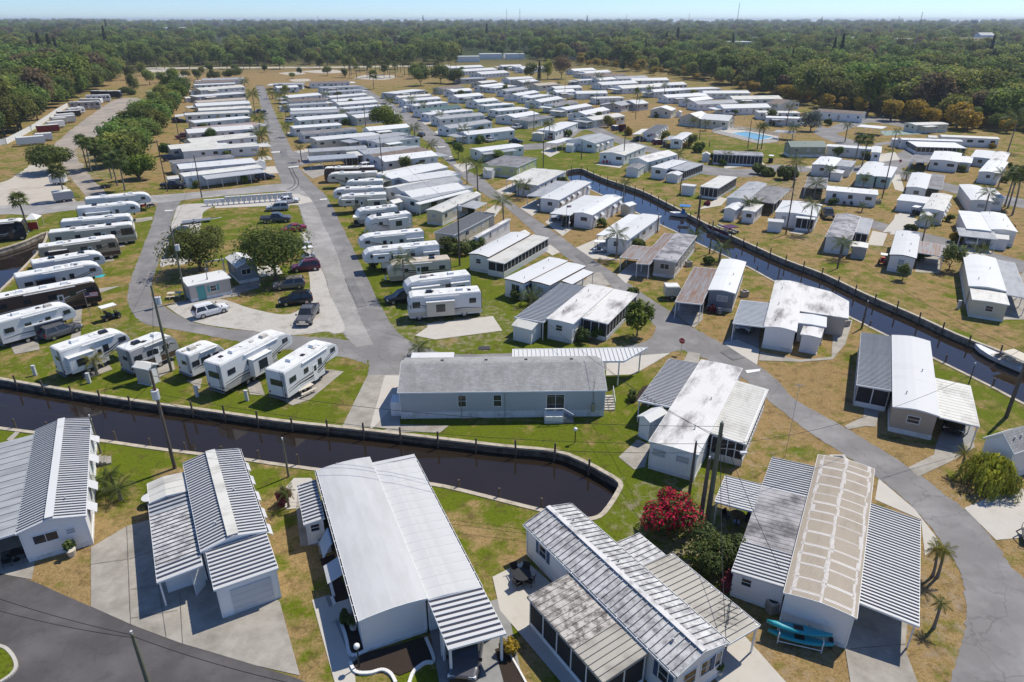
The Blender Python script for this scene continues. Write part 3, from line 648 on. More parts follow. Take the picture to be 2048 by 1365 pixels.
 def walls(s,rc,z,prof,axis,mat,skirt=.55,name='wall',smat='skirt',inset=.15):
  x0,y0,x1,y1 = rc; x0 += inset; y0 += inset; x1 -= inset; y1 -= inset; th = .07
  m = MB(); sk = skirt
  def ztop(t):
   for (t0,d0),(t1,d1) in zip(prof,prof[1:]):
    if t0 <= t <= t1: return z-th+d0+(d1-d0)*(t-t0)/(t1-t0)
   return z-th
  ts = sorted({0,1,*[t for t,_ in prof]})
  if axis == 'x':
   fy = lambda t: y0+(y1-y0)*t
   for x,fl in ((x0,1),(x1,0)):
    v = [(x,fy(t),sk) for t in ts]+[(x,fy(t),ztop(t)) for t in ts]; n = len(ts)
    m.add(v,[((i,i+n,i+n+1,i+1) if fl else (i,i+1,i+n+1,i+n)) for i in range(n-1)])
   m.add([(x0,y0,sk),(x1,y0,sk),(x1,y0,ztop(0)),(x0,y0,ztop(0))],[(0,1,2,3)])
   m.add([(x0,y1,sk),(x1,y1,sk),(x1,y1,ztop(1)),(x0,y1,ztop(1))],[(3,2,1,0)])
  else:
   fx = lambda t: x0+(x1-x0)*t
   for y,fl in ((y0,0),(y1,1)):
    v = [(fx(t),y,sk) for t in ts]+[(fx(t),y,ztop(t)) for t in ts]; n = len(ts)
    m.add(v,[((i,i+n,i+n+1,i+1) if fl else (i,i+1,i+n+1,i+n)) for i in range(n-1)])
   m.add([(x0,y0,sk),(x0,y1,sk),(x0,y1,ztop(0)),(x0,y0,ztop(0))],[(3,2,1,0)])
   m.add([(x1,y0,sk),(x1,y1,sk),(x1,y1,ztop(1)),(x1,y0,ztop(1))],[(0,1,2,3)])
  wo_ = m.build(name,mat,s.o)
  if sk > 0:
   m = MB(); q = .03
   m.box(x0-q,y0-q,-.1,x1+q,y1+q,sk); m.build('skirting',smat,s.o)
  if s.near:                                     # corner boards
   me = cached(('ct',round(z-sk,2)),lambda: MB().box(-.05,-.05,0,.05,.05,z-sk-.12).mesh('corner_trim','trim'))
   for x in (x0,x1):
    for y in (y0,y1): put('corner_trim',me,s.o,(x,y,sk))
  return wo_
 def window(s,side,rc,pos,zc,w=.9,h=.75,kind='glass',awn=False,inset=.15,shutters=None):
  x0,y0,x1,y1 = rc; i = inset
  p = {'f': (x0+pos,y0+i,zc),'b': (x0+pos,y1-i,zc),'l': (x0+i,y0+pos,zc),'r': (x1-i,y0+pos,zc)}[side]; rz = SIDE_ROT[side]
  if s.dist < 125:
   o = put('window',window_mesh(w,h,kind),s.o,p,rz); put('pane',pane_mesh(w,h,kind),o)
  else: o = put('window',far_window_mesh(w,h,kind),s.o,p,rz)
  if awn: put('awning',awning_mesh(w+.25),s.o,(p[0],p[1],zc+h/2-.05),rz)
  if shutters:
   for k in (-1,1): put('shutter',cached(('sh',round(h,2),shutters),lambda: MB().box(-.16,-.05,-h/2-.05,.16,.02,h/2+.05).mesh('shutter',shutters)),o,(k*(w/2+.24),0,0))
 def door(s,side,rc,pos,z0=.5,w=.9,h=2.0,mat='trim',inset=.15,name='door'):
  x0,y0,x1,y1 = rc; i = inset
  p = {'f': (x0+pos,y0+i,z0),'b': (x0+pos,y1-i,z0),'l': (x0+i,y0+pos,z0),'r': (x1-i,y0+pos,z0)}[side]
  m = MB(); m.box(-w/2,-.06,0,w/2,.02,h); m.box(w/2-.14,-.1,h*.45,w/2-.08,-.06,h*.5); return m.build(name,mat,s.o,loc=p,rz=SIDE_ROT[side])
 def autowin(s,rc,z,skirt,awn=False,kinds=('glass','glass','blind'),step=3.0,sides='frl'):
  x0,y0,x1,y1 = rc; rr = random.Random(int(s.f.x*7+s.f.y*13))
  for side in sides:
   L = (x1-x0) if side in 'fb' else (y1-y0)
   if not s.faces_cam(side,(x0+x1)/2,(y0+y1)/2) or L < 1.8: continue
   n = max(1,int(L/step)); zc = skirt+(z-skirt)*.56; dn = rr.randrange(n) if n > 3 else -1
   for k in range(n):
    pos = L*(k+.5)/n+rr.uniform(-.25,.25)
    if k == dn: s.door(side,rc,pos,skirt-.05,mat=rr.choice(['trim','trim','wall_beige'])); continue
    s.window(side,rc,pos,zc,rr.choice([.7,.9,1.2,1.6] if n > 1 else [.8,1.0,1.3]),rr.choice([.7,.8]),rr.choice(kinds),awn and side != 'l')
 def carport(s,rc,z,mat='pan_white',ribs=None,panels=False,drop=.15,low='auto',th=.06,posts=True,rib_h=.08,axis=None,edge='trim',name='carport_roof',body=None,seam=.3,gutter=()):
  x0,y0,x1,y1 = rc; bc = ((body or (0,0,s.a,s.b))); cx,cy = (bc[0]+bc[2])/2,(bc[1]+bc[3])/2
  if axis is None: axis = 'x' if (x1-x0) >= (y1-y0) else 'y'
  mid = (y0+y1)/2 < cy if axis == 'x' else (x0+x1)/2 < cx
  prof = [(0,-drop),(1,0)] if mid else [(0,0),(1,-drop)]
  ro = s.roof(rc,z,prof,axis,mat,th,ribs,panels,rib_h,name,edge=edge,seam=seam,gutter=gutter)
  if posts:
   zz = z-.2-drop*.4; done = []
   nx = max(1,round((x1-x0)/3.2)); ny = max(1,round((y1-y0)/3.2))
   for i in range(nx+1):
    for j in range(ny+1):
     if 0 < i < nx and 0 < j < ny: continue
     x = x0+.12+(x1-x0-.24)*i/nx; y = y0+.12+(y1-y0-.24)*j/ny
     if bc[0]-.35 < x < bc[2]+.35 and bc[1]-.35 < y < bc[3]+.35: continue
     if (axis == 'x' and 0 < j < ny) or (axis == 'y' and 0 < i < nx): continue
     put('post',post_mesh(zz+.12),s.o,(x,y,0))
  return ro
 def screenroom(s,rc,z,mat='roof_white',knee=.55,ribs=None,panels=False,drop=.12,pw=1.15,kind='screen',skip='',wmat='wall_white',edge='trim',rib_h=.07):
  x0,y0,x1,y1 = rc; ro = s.carport(rc,z,mat,ribs,panels,drop,posts=False,edge=edge,name='porch_roof',rib_h=rib_h)
  i = .15; fr = MB(); kn = MB(); zt = z-.16-drop
  for side in 'frlb':
   if side in skip or (side == 'b' and s.dist > 90): continue
   L = ((x1-x0) if side in 'fb' else (y1-y0))-2*i; n = max(1,round(L/pw)); w_ = L/n
   ax = {'f': (x0+i,y0+i,1,0),'b': (x0+i,y1-i,1,0),'l': (x0+i,y0+i,0,1),'r': (x1-i,y0+i,0,1)}[side]
   for k in range(n+1):
    x = ax[0]+ax[2]*k*w_; y = ax[1]+ax[3]*k*w_; fr.box(x-.045,y-.045,knee,x+.045,y+.045,zt)
   ex,ey = ax[0]+ax[2]*L,ax[1]+ax[3]*L
   fr.box(ax[0]-.04,ax[1]-.04,zt,ex+.04,ey+.04,z-.07-drop*.5); kn.box(ax[0]-.05,ax[1]-.05,0,ex+.05,ey+.05,knee)
   hh = zt-knee; me = cached(('sp',round(w_,2),round(hh,2),kind),lambda: MB().box(-w_/2+.04,-.012,0,w_/2-.04,.012,hh).mesh('screen_panel',kind))
   for k in range(n):
    put('screen_panel',me,s.o,(ax[0]+ax[2]*(k+.5)*w_,ax[1]+ax[3]*(k+.5)*w_,knee),SIDE_ROT[side])
  fr.build('porch_frame','trim',s.o); kn.build('knee_wall',wmat,s.o)
  return ro
 def body(s,rc=None,z=None,roof='arch',rise=.35,rmat='roof_white',wmat='wall_white',skirt=.5,axis=None,windows=True,awn=False,ribs=None,panels=False,rib_h=.09,ridge=None,step=3.0,edge='trim',ribmat=None,smat='skirt',kinds=('glass','glass','blind'),vents=True,seam=.3,gutter=()):
  rc = rc or (0,0,s.a,s.b); z = z or s.z
  if axis is None: axis = 'x' if rc[2]-rc[0] >= rc[3]-rc[1] else 'y'
  if roof == 'gable': prof = [(0,0),(.5,rise),(1,0)]
  elif roof == 'arch': rise = min(rise,.24); prof = [(0,0),(.14,rise*.40),(.32,rise*.80),(.5,rise),(.68,rise*.80),(.86,rise*.40),(1,0)]
  elif roof == 'flat': prof = [(0,0),(.5,.08),(1,0)]
  else: prof = roof
  ro = s.roof(rc,z,prof,axis,rmat,.07,ribs,panels,rib_h,ridge=ridge,edge=edge,ribmat=ribmat,seam=seam,gutter=gutter)
  s.walls(rc,z,prof,axis,wmat,skirt,smat=smat)
  if windows: s.autowin(rc,z,skirt,awn,kinds,step,windows if isinstance(windows,str) else 'frl')
  if vents and s.dist < 260 and roof in ('arch','flat','gable'):
   rr = random.Random(int(s.f.x*11+s.f.y*3)); L = (rc[2]-rc[0]) if axis == 'x' else (rc[3]-rc[1])
   for k in range(rr.choice([2,3,3])):
    t = rr.choice([.3,.7]); w_ = L*(k+rr.uniform(.3,.7))/3
    zz = z+(rise*.84 if roof == 'arch' else (rise*.6 if roof == 'gable' else .05))
    p = (rc[0]+w_,rc[1]+(rc[3]-rc[1])*t,zz) if axis == 'x' else (rc[0]+(rc[2]-rc[0])*t,rc[1]+w_,zz)
    put('vent',cached('ventpipe',vent_mesh),ro,p)
  return ro
def vent_mesh():
 m = MB(); m.tube([(0,0,-.1),(0,0,.2)],.045,7); m.tube([(0,0,.2),(0,0,.25)],.08,7); return m.mesh('vent','roof_grey')
def ac_unit(loc,rz,label,parent=None):
 def f():
  m = MB(); m.box(-.45,-.45,0,.45,.45,.85,0); m.tube([(0,0,.85),(0,0,.89)],.36,14,1)
  for k in range(7): m.box(-.46,-.46,.12+k*.1,.46,.46,.14+k*.1,1)
  return m.mesh('air_conditioner',['wall_beige','black'])
 o = put('air_conditioner',cached('acu',f),None,loc,rz); tag(o,label,'air conditioner','outdoor air conditioning units beside the homes'); return o
def shed(label,F,Rt,L,z=2.1,wmat='wall_white_v',rmat='pan_white',roof='gable',rise=.35,door='trim',ribs=None):
 h = Home('garden_shed',label,F,Rt,L,z,'shed'); rc = (0,0,h.a,h.b)
 h.body(rc,z,roof,rise,rmat,wmat,0.08,windows=False,ribs=ribs,vents=False)
 side = 'f' if h.faces_cam('f',h.a/2,0) else 'l'
 h.door(side,rc,(h.a if side == 'f' else h.b)/2,.1,min(1.1,h.a*.5),1.75,door); return h
z1,z2,z3,z4 = Z(0,800,2.416),Z(512,800,2.416),Z(1024,800,2.416),Z(1536,800,2.416)
m0,m1,m2,m3 = Z(0,380,3.25),Z(300,380,3.25),Z(640,380,3.25),Z(1000,380,3.25)
n0,n1 = Z(1340,420,3.4125),Z(1648,420,3.4125)
u0,u1,u2,u3,u4,u5 = Z(0,130,4.4026),Z(300,130,4.4026),Z(600,130,4.4026),Z(900,130,4.4026),Z(1200,130,4.4025),Z(1600,150,3.9)
# ------------------------------------------------------------------ homes of the foreground
def foreground():
 # --- lower left ribbed gable
 h = Home('mobile_home','white home with deep-ribbed gable roof at the lower left edge',(31,1069),(171,1040),(70,862),2.8,near=True)
 rc = (0,0,h.a,h.b); h.body(rc,2.8,'gable',.55,'pan_white','wall_white',.35,'y',False,ribs=.34,panels=True,rib_h=.09,ridge=(.55,'roof_white',.1))
 h.window('f',rc,h.a*.36,1.75,1.5,.7); h.window('f',rc,h.a*.72,1.75,.5,.4,'blind')
 for k,t in enumerate((.15,.35,.62,.85)): h.window('r',rc,h.b*t,1.7,.9,.8,'glass',True)
 h.door('r',rc,h.b*.5,.3)
 q = h.rect((-75,1040),(68,868),2.6); h.carport((-5.2,.2,-.05,h.b-.6),2.75,'roof_grey',ribs=.95,drop=.25,rib_h=.05)
 m = MB(); m.box(-5,5,0,-.1,h.b-1,2.3); m.build('wall','wall_white',h.o,loc=(0,0,0)); h.window('f',(-5.15,4.85,0,9),2.2,1.5,2.2,.8)
 m = MB()
 for k in range(3): m.box(h.a,11.2-k*.0,0,h.a+.35*(3-k),12.4,.18*(k+1))
 m.build('step','concrete',h.o)
 # --- ribbed gable with garage
 h = Home('mobile_home','white home with ribbed gable roof, pale ridge strip and attached garage',(401.5,1104),(536,1070),(366,928),2.85,near=True)
 rc = (0,0,h.a,h.b); h.body(rc,2.85,'gable',.5,'pan_white','wall_white',.3,'y',False,ribs=.34,panels=True,rib_h=.09,ridge=(.75,'roof_cream',.09),gutter=(1,))
 for t in (.12,.3,.5,.7,.88): h.window('r',rc,h.b*t,1.7,1.0,.8,'glass',True)
 h.window('f',rc,h.a*.5,1.8,1.0,.7)
 w2 = 2.9; y1 = h.b*.82; q = (-w2,-1.0,-.08,y1)
 h.roof((-w2,-1.0,-.08,.4),2.5,[(0,-.2),(1,0)],'y','pan_white',.06,.42,True,.1,'addition_roof'); h.roof((-w2,.41,-.08,y1*.68),2.5,[(0,-.2),(1,0)],'y','pan_mildew',.06,.42,True,.03,'addition_roof')
 h.roof((-w2,y1*.68+.01,-.08,y1*.84),2.5,[(0,-.2),(1,0)],'y','pan_steel',.06,.42,True,.1,'addition_roof'); h.roof((-w2+.1,y1*.84+.01,-.08,y1+1.2),2.7,[(0,-.25),(.45,0),(1,-.1)],'y','roof_cream',.06,.8,False,.03,'addition_roof')
 h.walls((-w2+.25,.2,.1,y1+1),2.45,[(0,-.2),(1,0)],'y','wall_white',.1); h.window('f',(-w2+.25,.2,.1,y1),1.2,1.7,1.5,.55); h.door('f',(-w2+.25,.2,.1,y1),2.2,.12,.85)
 m = MB(); m.hexa([(-.9,-.9,0),(-.86,-.9,0),(-.16,-.1,0),(-.2,-.06,0)],[(-.9,-.9,2),(-.86,-.9,2),(-.16,-.1,2),(-.2,-.06,2)]); m.build('open_door','trim',h.o)
 for yy in (-.85,2.2): put('post',post_mesh(2.2),h.o,(-w2+.12,yy,0))
 gx0,gy0 = h.loc((428,1181),2.7); gx1,_ = h.loc((558,1143),2.7); g = (gx0,gy0,gx1,-.02)
 h.roof(g,2.72,[(0,0),(1,.0)],'y','pan_white',.06,.38,True,.1,'garage_roof'); h.walls(g,2.65,[(0,0),(1,0)],'y','wall_white',.06)
 m = MB(); W = gx1-gx0
 for k in range(4): m.box(W*.22,-.05-.004*k,.05+k*.52,W*.86,.0,.05+k*.52+.5)
 m.build('garage_door','can_grey',h.o,loc=(gx0,gy0+.15,0))
 # --- big white roof
 h = Home('mobile_home','large home with broad smooth white roof and grey-striped carport',(855.5,1199.5),(963,1170),(740,917),2.9,near=True)
 # frame: body lies to the left of F
 xl,_ = h.loc((717,1242),2.9); xr,_ = h.loc((963,1170),2.9); b_ = h.b
 rc = (xl,0,-.02,b_); h.body(rc,2.9,[(0,0),(.12,.09),(.3,.18),(.5,.24),(.7,.24),(.88,.19),(1,.13)],0,'roof_broad','wall_white',.25,'y',False,edge='trim',gutter=(0,))
 h.roof((.02,-.0,xr,b_-1.2),2.78,[(0,.12),(.3,.1),(1,-.22)],'y','roof_broad',.07,.9,True,.03,'addition_roof',gutter=(1,),seam=0); h.walls((-.1,0,xr,b_-1.2),2.7,[(0,.1),(1,-.22)],'y','wall_white',.25)
 h.roof((.1,b_-1.19,xr+.1,b_-.3),2.6,[(0,0),(1,-.1)],'y','pan_white',.05,.45,False,.08,'rear_awning')
 cx0,cy0 = h.loc((886.6,1307),2.6); cx1,_ = h.loc((1018,1274),2.6)
 h.roof((.05,cy0,xr+.1,-.03),2.72,[(0,.05),(1,-.25)],'y','pan_white',.06,.42,True,.1,'carport_roof')
 for x,y in ((.2,cy0+.2),(.2,cy0+1.6),(.2,-2.),(xr-.1,cy0+.2),(xr-.1,cy0/2),(xr-.1,-.4)): put('post',post_mesh(2.5,.14),h.o,(x,y,0))
 for y in (3,6.5,10,13.5): h.window('l',rc,y,1.7,.9,.8,'glass',y in (6.5,))
 h.door('l',rc,4.6,.2)
 for y in (2,5,8,11): h.window('r',(0,0,xr,b_),y,1.6,1.2,.8)
 m = MB(); m.hexa([(xl-1.15,5.2,1.55),(xl+.1,5.2,2.1),(xl+.1,7.0,2.1),(xl-1.15,7.0,1.55)],[(xl-1.15,5.2,1.6),(xl+.1,5.2,2.15),(xl+.1,7.0,2.15),(xl-1.15,7.0,1.6)]); m.build('door_awning','pan_white',h.o)
 m = MB(); m.hexa([(xl-1.0,8.6,.9),(xl-.9,8.6,.9),(xl-.2,8.6,2.0),(xl-.3,8.6,2.0)],[(xl-1.0,10.4,.9),(xl-.9,10.4,.9),(xl-.2,10.4,2.0),(xl-.3,10.4,2.0)]); m.build('hurricane_awning','roof_blue',h.o)
 m = MB()
 for k in range(4): m.box(xl-.25-.3*(4-k),3.3,0,xl+.1,4.6,.12*(k+1)) if k < 3 else None
 m.build('step','concrete_pale',h.o)
 hs = Home('garden_shed','narrow white shed with ribbed roof beside the big white-roofed home',(648.6,1036),(632,961),(611,1044),2.3,'shed',near=True); hs.o.name
 hs.body(None,2.3,[(0,0),(1,-.2)] if hs.a > hs.b else [(0,-.2),(1,0)],0,'pan_white','wall_white',.05,windows=False,ribs=.4,panels=True,rib_h=.1,vents=False)
 hs.window('l',(0,0,hs.a,hs.b),hs.b*.5,1.5,.6,.6); hs.window('f',(0,0,hs.a,hs.b),hs.a*.5,1.5,.6,.6)
 # --- diagonal mildewed ribbed home
 h = Home('mobile_home','mildew-streaked ribbed gable home with blue shutters, nearest at bottom centre',(1355,1353),(1462.7,1291),(1049,1048),2.85,near=True)
 rc = (0,0,h.a,h.b); h.body(rc,2.85,'gable',.6,'pan_mildew','wall_white',.3,'y',False,ribs=.44,panels=True,rib_h=.08,ridge=(.35,'roof_mildew',.07),smat='skirt',seam=.1,gutter=(0,1))
 h.window('l',rc,h.b*.86,1.75,.8,1.0,'glass',shutters='shutter_blue'); h.window('f',rc,h.a*.3,1.7,1.0,1.1); h.window('f',rc,h.a*.65,1.7,1.0,1.1); h.window('f',rc,h.a*.88,1.7,.5,1.1,shutters='shutter_blue')
 h.door('l',rc,h.b*.7,.3); h.window('l',rc,h.b*.04+.5,1.7,.7,1.1,shutters='shutter_blue'); h.window('r',rc,2.5,1.6,1.2,.9); h.window('r',rc,7,1.6,1.2,.9)
 px,py = h.loc((1055,1191),2.6); px2,py2 = h.loc((1314,1319.5),2.6)
 pr = (px+.0,py2+.6,-.06,py); mid_ = pr[1]+(pr[3]-pr[1])*.36
 h.screenroom((pr[0],pr[1],pr[2],pr[3]),2.62,'pan_lichen',.35,None,False,.18,1.5,skip='r',edge='trim')
 h.roof((pr[0],mid_,pr[2],pr[3]),2.66,[(0,-.18),(1,0)],'y','pan_lichen',.03,.44,True,.04,'porch_roof',edge='pan_lichen',seam=.06); h.roof((pr[0],pr[1],pr[2],mid_-.02),2.66,[(0,-.18),(1,0)],'y','pan_beige',.03,.44,True,.06,'porch_roof',edge='pan_beige',seam=.08)
 ax,ay = h.loc((1520.7,1247),2.55); bx,by = h.loc((1342,1104),2.55)
 h.carport((h.a+.05,ay,(ax+bx)/2,by),2.6,'pan_beige',.42,True,.25,rib_h=.06,seam=.1,gutter=(1,))
 cx,cy = h.loc((1268,1071),2.55); h.carport((h.a+.05,by+.05,h.a+2.4,cy),2.66,'pan_mildew',.42,True,.15,rib_h=.07,posts=False,seam=.1)
 # antenna lying on the carport roof
 m = MB(); w0 = (ax+bx)/2
 m.tube([(w0-1.9,ay+.9,2.75),(w0-.1,ay+2.2,2.62)],.03,5)
 for k in range(5): m.tube([(w0-1.8+k*.4-.35,ay+.98+k*.3+.5,2.76-k*.03),(w0-1.8+k*.4+.35,ay+.98+k*.3-.5,2.76-k*.03)],.02,4)
 tag(m.build('television_antenna','black',None),'dark lattice television antenna lying on the beige carport roof','antenna').location = h.o.location; bpy.data.objects['television_antenna'].rotation_euler[2] = h.o.rotation_euler[2]
 # --- tan roof with white seams
 h = Home('mobile_home','home with tan roof crossed by white sealant bands, beside the curving road',(1714,1236.7),(1749,938.7),(1566,1191),2.85,near=True)
 rc = (0,0,h.a,h.b); ax_ = 'x' if h.a > h.b else 'y'; ro = h.body(rc,2.85,'arch',.3,'roof_tan','wall_white',.3,ax_,False,ribs=.12,rib_h=.012,vents=False)
 m = MB(); n = 13; prof = [(0,0),(.14,.096),(.32,.192),(.5,.24),(.68,.192),(.86,.096),(1,0)]
 def band(w0,w1,t0,t1):
  for (a0,d0),(a1,d1) in zip(prof,prof[1:]):
   lo,hi = max(a0,t0),min(a1,t1)
   if hi <= lo: continue
   zl = 2.85+d0+(d1-d0)*(lo-a0)/(a1-a0); zh = 2.85+d0+(d1-d0)*(hi-a0)/(a1-a0)
   q = [(h.a*w0,h.b*lo),(h.a*w1,h.b*lo),(h.a*w1,h.b*hi),(h.a*w0,h.b*hi)]; zz = [zl,zl,zh,zh]
   m.hexa([(x,y,c-.02) for (x,y),c in zip(q,zz)],[(x,y,c+.008) for (x,y),c in zip(q,zz)])
 for k in range(n+1):
  w_ = (k+.5+rng.uniform(-.16,.16))/(n+1); dw = rng.uniform(.003,.0075); band(w_-dw,w_+dw,.07,.5+rng.uniform(-.05,.0)); w_ += rng.uniform(-.006,.006); dw = rng.uniform(.003,.0075); band(w_-dw,w_+dw,.5,.93)
 for i in range(24):
  j = rng.uniform(-.015,.015); k_ = rng.uniform(.018,.038); band(i/24,(i+1)/24+.002,.49+j-k_,.49+j+k_)
  for e in (.07,.9): j = rng.uniform(-.02,.02); k_ = rng.uniform(.008,.034); band(i/24,(i+1)/24,e+j-k_,e+j+k_)
 m.build('sealant_band','roof_seal',ro)
 a0,b0 = h.loc((1465,1139),2.6); a1,b1 = h.loc((1544,912),2.6); yL = (b0+b1)/2; xs = [a0,a0+(a1-a0)*.22,a0+(a1-a0)*.7,a1]
 for k,(mt,rb,rh) in enumerate((('pan_white',.3,.09),('roof_soot',.45,.02),('pan_white',.3,.09))):
  h.roof((xs[k]+.01,h.b+.04,xs[k+1]-.01,yL),2.62,[(0,0),(1,-.2)],'x',mt,.06,rb,mt == 'pan_white',rh,'addition_roof',edge=mt)
 h.walls((xs[0]+.2,h.b-.1,xs[3],yL),2.5,[(0,0),(1,-.15)],'x','wall_white',.2); h.window('l',(xs[0]+.2,h.b,xs[3],yL),(yL-h.b)*.7,1.6,.6,.6)
 c0 = h.loc((1839,1253),2.5); c1 = h.loc((1842,1040),2.5); c2 = h.loc((1720,1214),2.5); c3 = h.loc((1745,1011),2.5)
 h.roof(((c0[0]+c2[0])/2+.2,(c0[1]+c1[1])/2,(c1[0]+c3[0])/2,-.04),2.6,[(0,-.25),(1,0)],'x','pan_white',.06,.3,True,.09,'carport_roof')
 for t in (.05,.35,.65,.95): put('post',post_mesh(2.25,.08),h.o,((c0[0]*(1-t)+c1[0]*t),(c0[1]+c1[1])/2+.15,0))
 h.window('l',rc,h.b*.35,1.6,.05,.05)
 for t in (.2,.5,.8): h.window('f',rc,h.a*t,1.6,1.1,.8)
 # patio cover
 h = Home('patio_cover','free-standing white ribbed patio cover beside the bougainvillea',(1508,1023.5),(1525,970),(1427.6,1007),2.4,'patio cover')
 h.roof((0,0,h.a,h.b),2.4,[(0,0),(1,-.12)],'x','pan_white',.05,.3,True,.05,'cover_roof')
 for x in (.15,h.a-.15):
  for y in (.15,h.b-.15): put('post',post_mesh(2.2),h.o,(x,y,0))
 # --- white weathered home with ribbed carport
 h = Home('mobile_home','white home with weathered flat roof between ribbed carport and screened room',(1397,910),(1485,737),(1297,884),2.9,near=True)
 rc = (0,0,h.a,h.b); h.body(rc,2.9,'flat',.1,'roof_weather','wall_white_v',.3,None,False)
 h.window('l',rc,h.b*.78,1.9,1.1,.7,'blind'); h.window('l',rc,h.b*.3,1.9,1.1,.6,'blind')
 L_ = h.a; x0,y0 = h.loc((1276,799),2.6); x1,y1 = h.loc((1393,728),2.6)
 h.carport((x0,h.b+.05,x1,max(y0,y1) if abs(y0) > abs(y1) else y1),2.65,'pan_white',.3,True,.2,rib_h=.08)
 a0 = h.loc((1490,886),2.6); a1 = h.loc((1478,764),2.6)
 ae = h.loc((1538,775),2.6)
 h.screenroom((a0[0],min(a0[1],ae[1]),a1[0],-.05),2.68,'roof_cream',.7,.45,False,.2,.7,kind='screen',skip='b',rib_h=.02)
 shed('tall white metal shed standing against the weathered flat-roofed home',z3(668,110),z3(752,62),z3(600,90),2.2,'wall_white','roof_white')
 # --- blue-grey shingled house
 h = Home('manufactured_house','long blue-grey sided house with mottled grey shingle roof by the dark canal',(795,786),(1214,781),7.6,3.05,'house',near=True)
 rc = (0,0,h.a,h.b); ro = h.body(rc,3.05,[(0,0),(.47,1.35),(.53,1.35),(1,0)],0,'shingle','wall_bluegrey',.75,'x',False,smat='skirt')
 for t in (.305,.475): h.window('f',rc,h.a*t,1.95,.75,1.25)
 h.window('f',rc,h.a*.755,1.65,1.7,1.8);
 h.window('l',rc,2.2,1.9,.9,1.1); h.window('l',rc,5.2,1.9,.9,1.1); h.window('r',rc,2.2,1.9,.9,1.1)
 for t in (.2,.42,.62,.85): m = MB(); m.box(-.16,-.2,0,.16,.2,.12); m.build('roof_vent','black',ro,loc=(h.a*t,h.b*.58,3.05+1.15))
 m = MB()                                                              # rear stoop with stair and rails
 m.box(h.a*.7,-1.1,0,h.a*.79,.1,.75); m.build('stoop','wall_white_v',h.o)
 m = MB()
 for k in range(4): m.box(h.a*.79+.26*k,-1.1,0,h.a*.79+.26*(k+1),-.2,.6-.16*k)
 m.build('step','concrete',h.o); m = MB()
 for x in (h.a*.7+.05,h.a*.745,h.a*.79-.05): m.box(x-.03,-1.1,.75,x+.03,-1.04,1.65)
 m.box(h.a*.7,-1.1,1.6,h.a*.79,-1.03,1.68); m.tube([(h.a*.79,-1.07,1.64),(h.a*.79+1.0,-1.07,.95)],.035,5)
 for k in range(9): m.box(h.a*.7+.1+k*.17,-1.085,.75,h.a*.7+.12+k*.17,-1.065,1.6)
 m.build('railing','trim',h.o); m = MB()
 for k in range(6): m.box(h.a+.05,.6+.32*k,0,h.a+1.15,.6+.32*(k+1),.14*(6-k)) if False else m.box(h.a+.05,1.2+.3*k,0,h.a+1.2,1.2+.3*(k+1),.13*(k+1))
 m.build('step','concrete_pale',h.o); m = MB()
 for y in (1.3,2.1,2.9): m.box(h.a+1.14,y-.03,0,h.a+1.2,y+.03,1.1+(y-1.2)*.44)
 m.tube([(h.a+1.17,1.2,1.05),(h.a+1.17,3.0,1.85)],.035,5); m.build('railing','trim',h.o); m = MB()
 m.box(h.a*.93,-.02,.6,h.a*.93+.3,.2,1.5); m.tube([(h.a*.93+.15,.1,1.5),(h.a*.93+.15,.1,4.1)],.035,6); m.build('meter_box','steel',h.o)
 m = MB(); m.tube([(h.a*.3,.05,3.0),(h.a*.3,.05,.1)],.03,5); m.tube([(h.a*.51,.05,3.0),(h.a*.51,.05,.1)],.03,5); m.build('conduit','steel',h.o)
 m = MB(); m.box(-.9,.6,0,.1,2.2,1.6); m.build('deck_box','wall_white_v',h.o); m = MB(); m.box(.3,h.b+.1,2.4,5,h.b+2.4,2.5); m.build('porch_roof','roof_white',h.o)
 for x in (.5,4.8): put('post',post_mesh(2.4),h.o,(x,h.b+2.2,0))
 # angled carport beyond it
 poly = [P(*q,3.0) for q in ((1025.5,714),(1203,722),(1247.7,722),(1295,695),(1025.5,698.5))]; o0 = poly[0].copy(); o0.z = 0
 o = empty('carport',o0,0,'white ribbed carport with a slanted end behind the blue-grey house','carport'); m = MB(); q = [p-o0 for p in poly]; m.prism([(p.x,p.y) for p in q],2.88,2.96); ro = m.build('roof','roof_white',o)
 xa = max(p.x for p in q); yn0 = min(p.y for p in q); yn = max(p.y for p in q); n = 32
 for k in range(n):                                                     # ribs run across the depth
  x = xa*(k+.5)/n; lo = q[0].y*(1-min(1,x/q[1].x))+q[1].y*min(1,x/q[1].x) if x < q[1].x else (q[1].y if x < q[2].x else q[2].y+(q[3].y-q[2].y)*(x-q[2].x)/(q[3].x-q[2].x))
  hi = q[4].y+(q[3].y-q[4].y)*x/q[3].x
  mm = MB(); mm.box(x-.04,lo+.05,2.962,x+.04,max(lo+.1,hi-.05),3.03); mm.build('rib','pan_white',ro)
 m = MB(); k = len(q)
 for i in range(k):
  a,c = q[i],q[(i+1) % k]; d = (c-a).normalized(); nn = Vector((d.y,-d.x,0))*.05
  m.hexa([(a.x,a.y,2.8),(c.x,c.y,2.8),(c.x+nn.x,c.y+nn.y,2.8),(a.x+nn.x,a.y+nn.y,2.8)][::-1],[(a.x,a.y,3.0),(c.x,c.y,3.0),(c.x+nn.x,c.y+nn.y,3.0),(a.x+nn.x,a.y+nn.y,3.0)][::-1])
 m.build('fascia','trim',ro)
 for f_ in ((1239,723),(1282,697),(1150,722),(1060,717),(1060,699),(1170,697)):
  p = P(*f_,3.0)-o0; put('post',post_mesh(2.85,.13),o,(p.x,p.y+.1,0))
foreground()
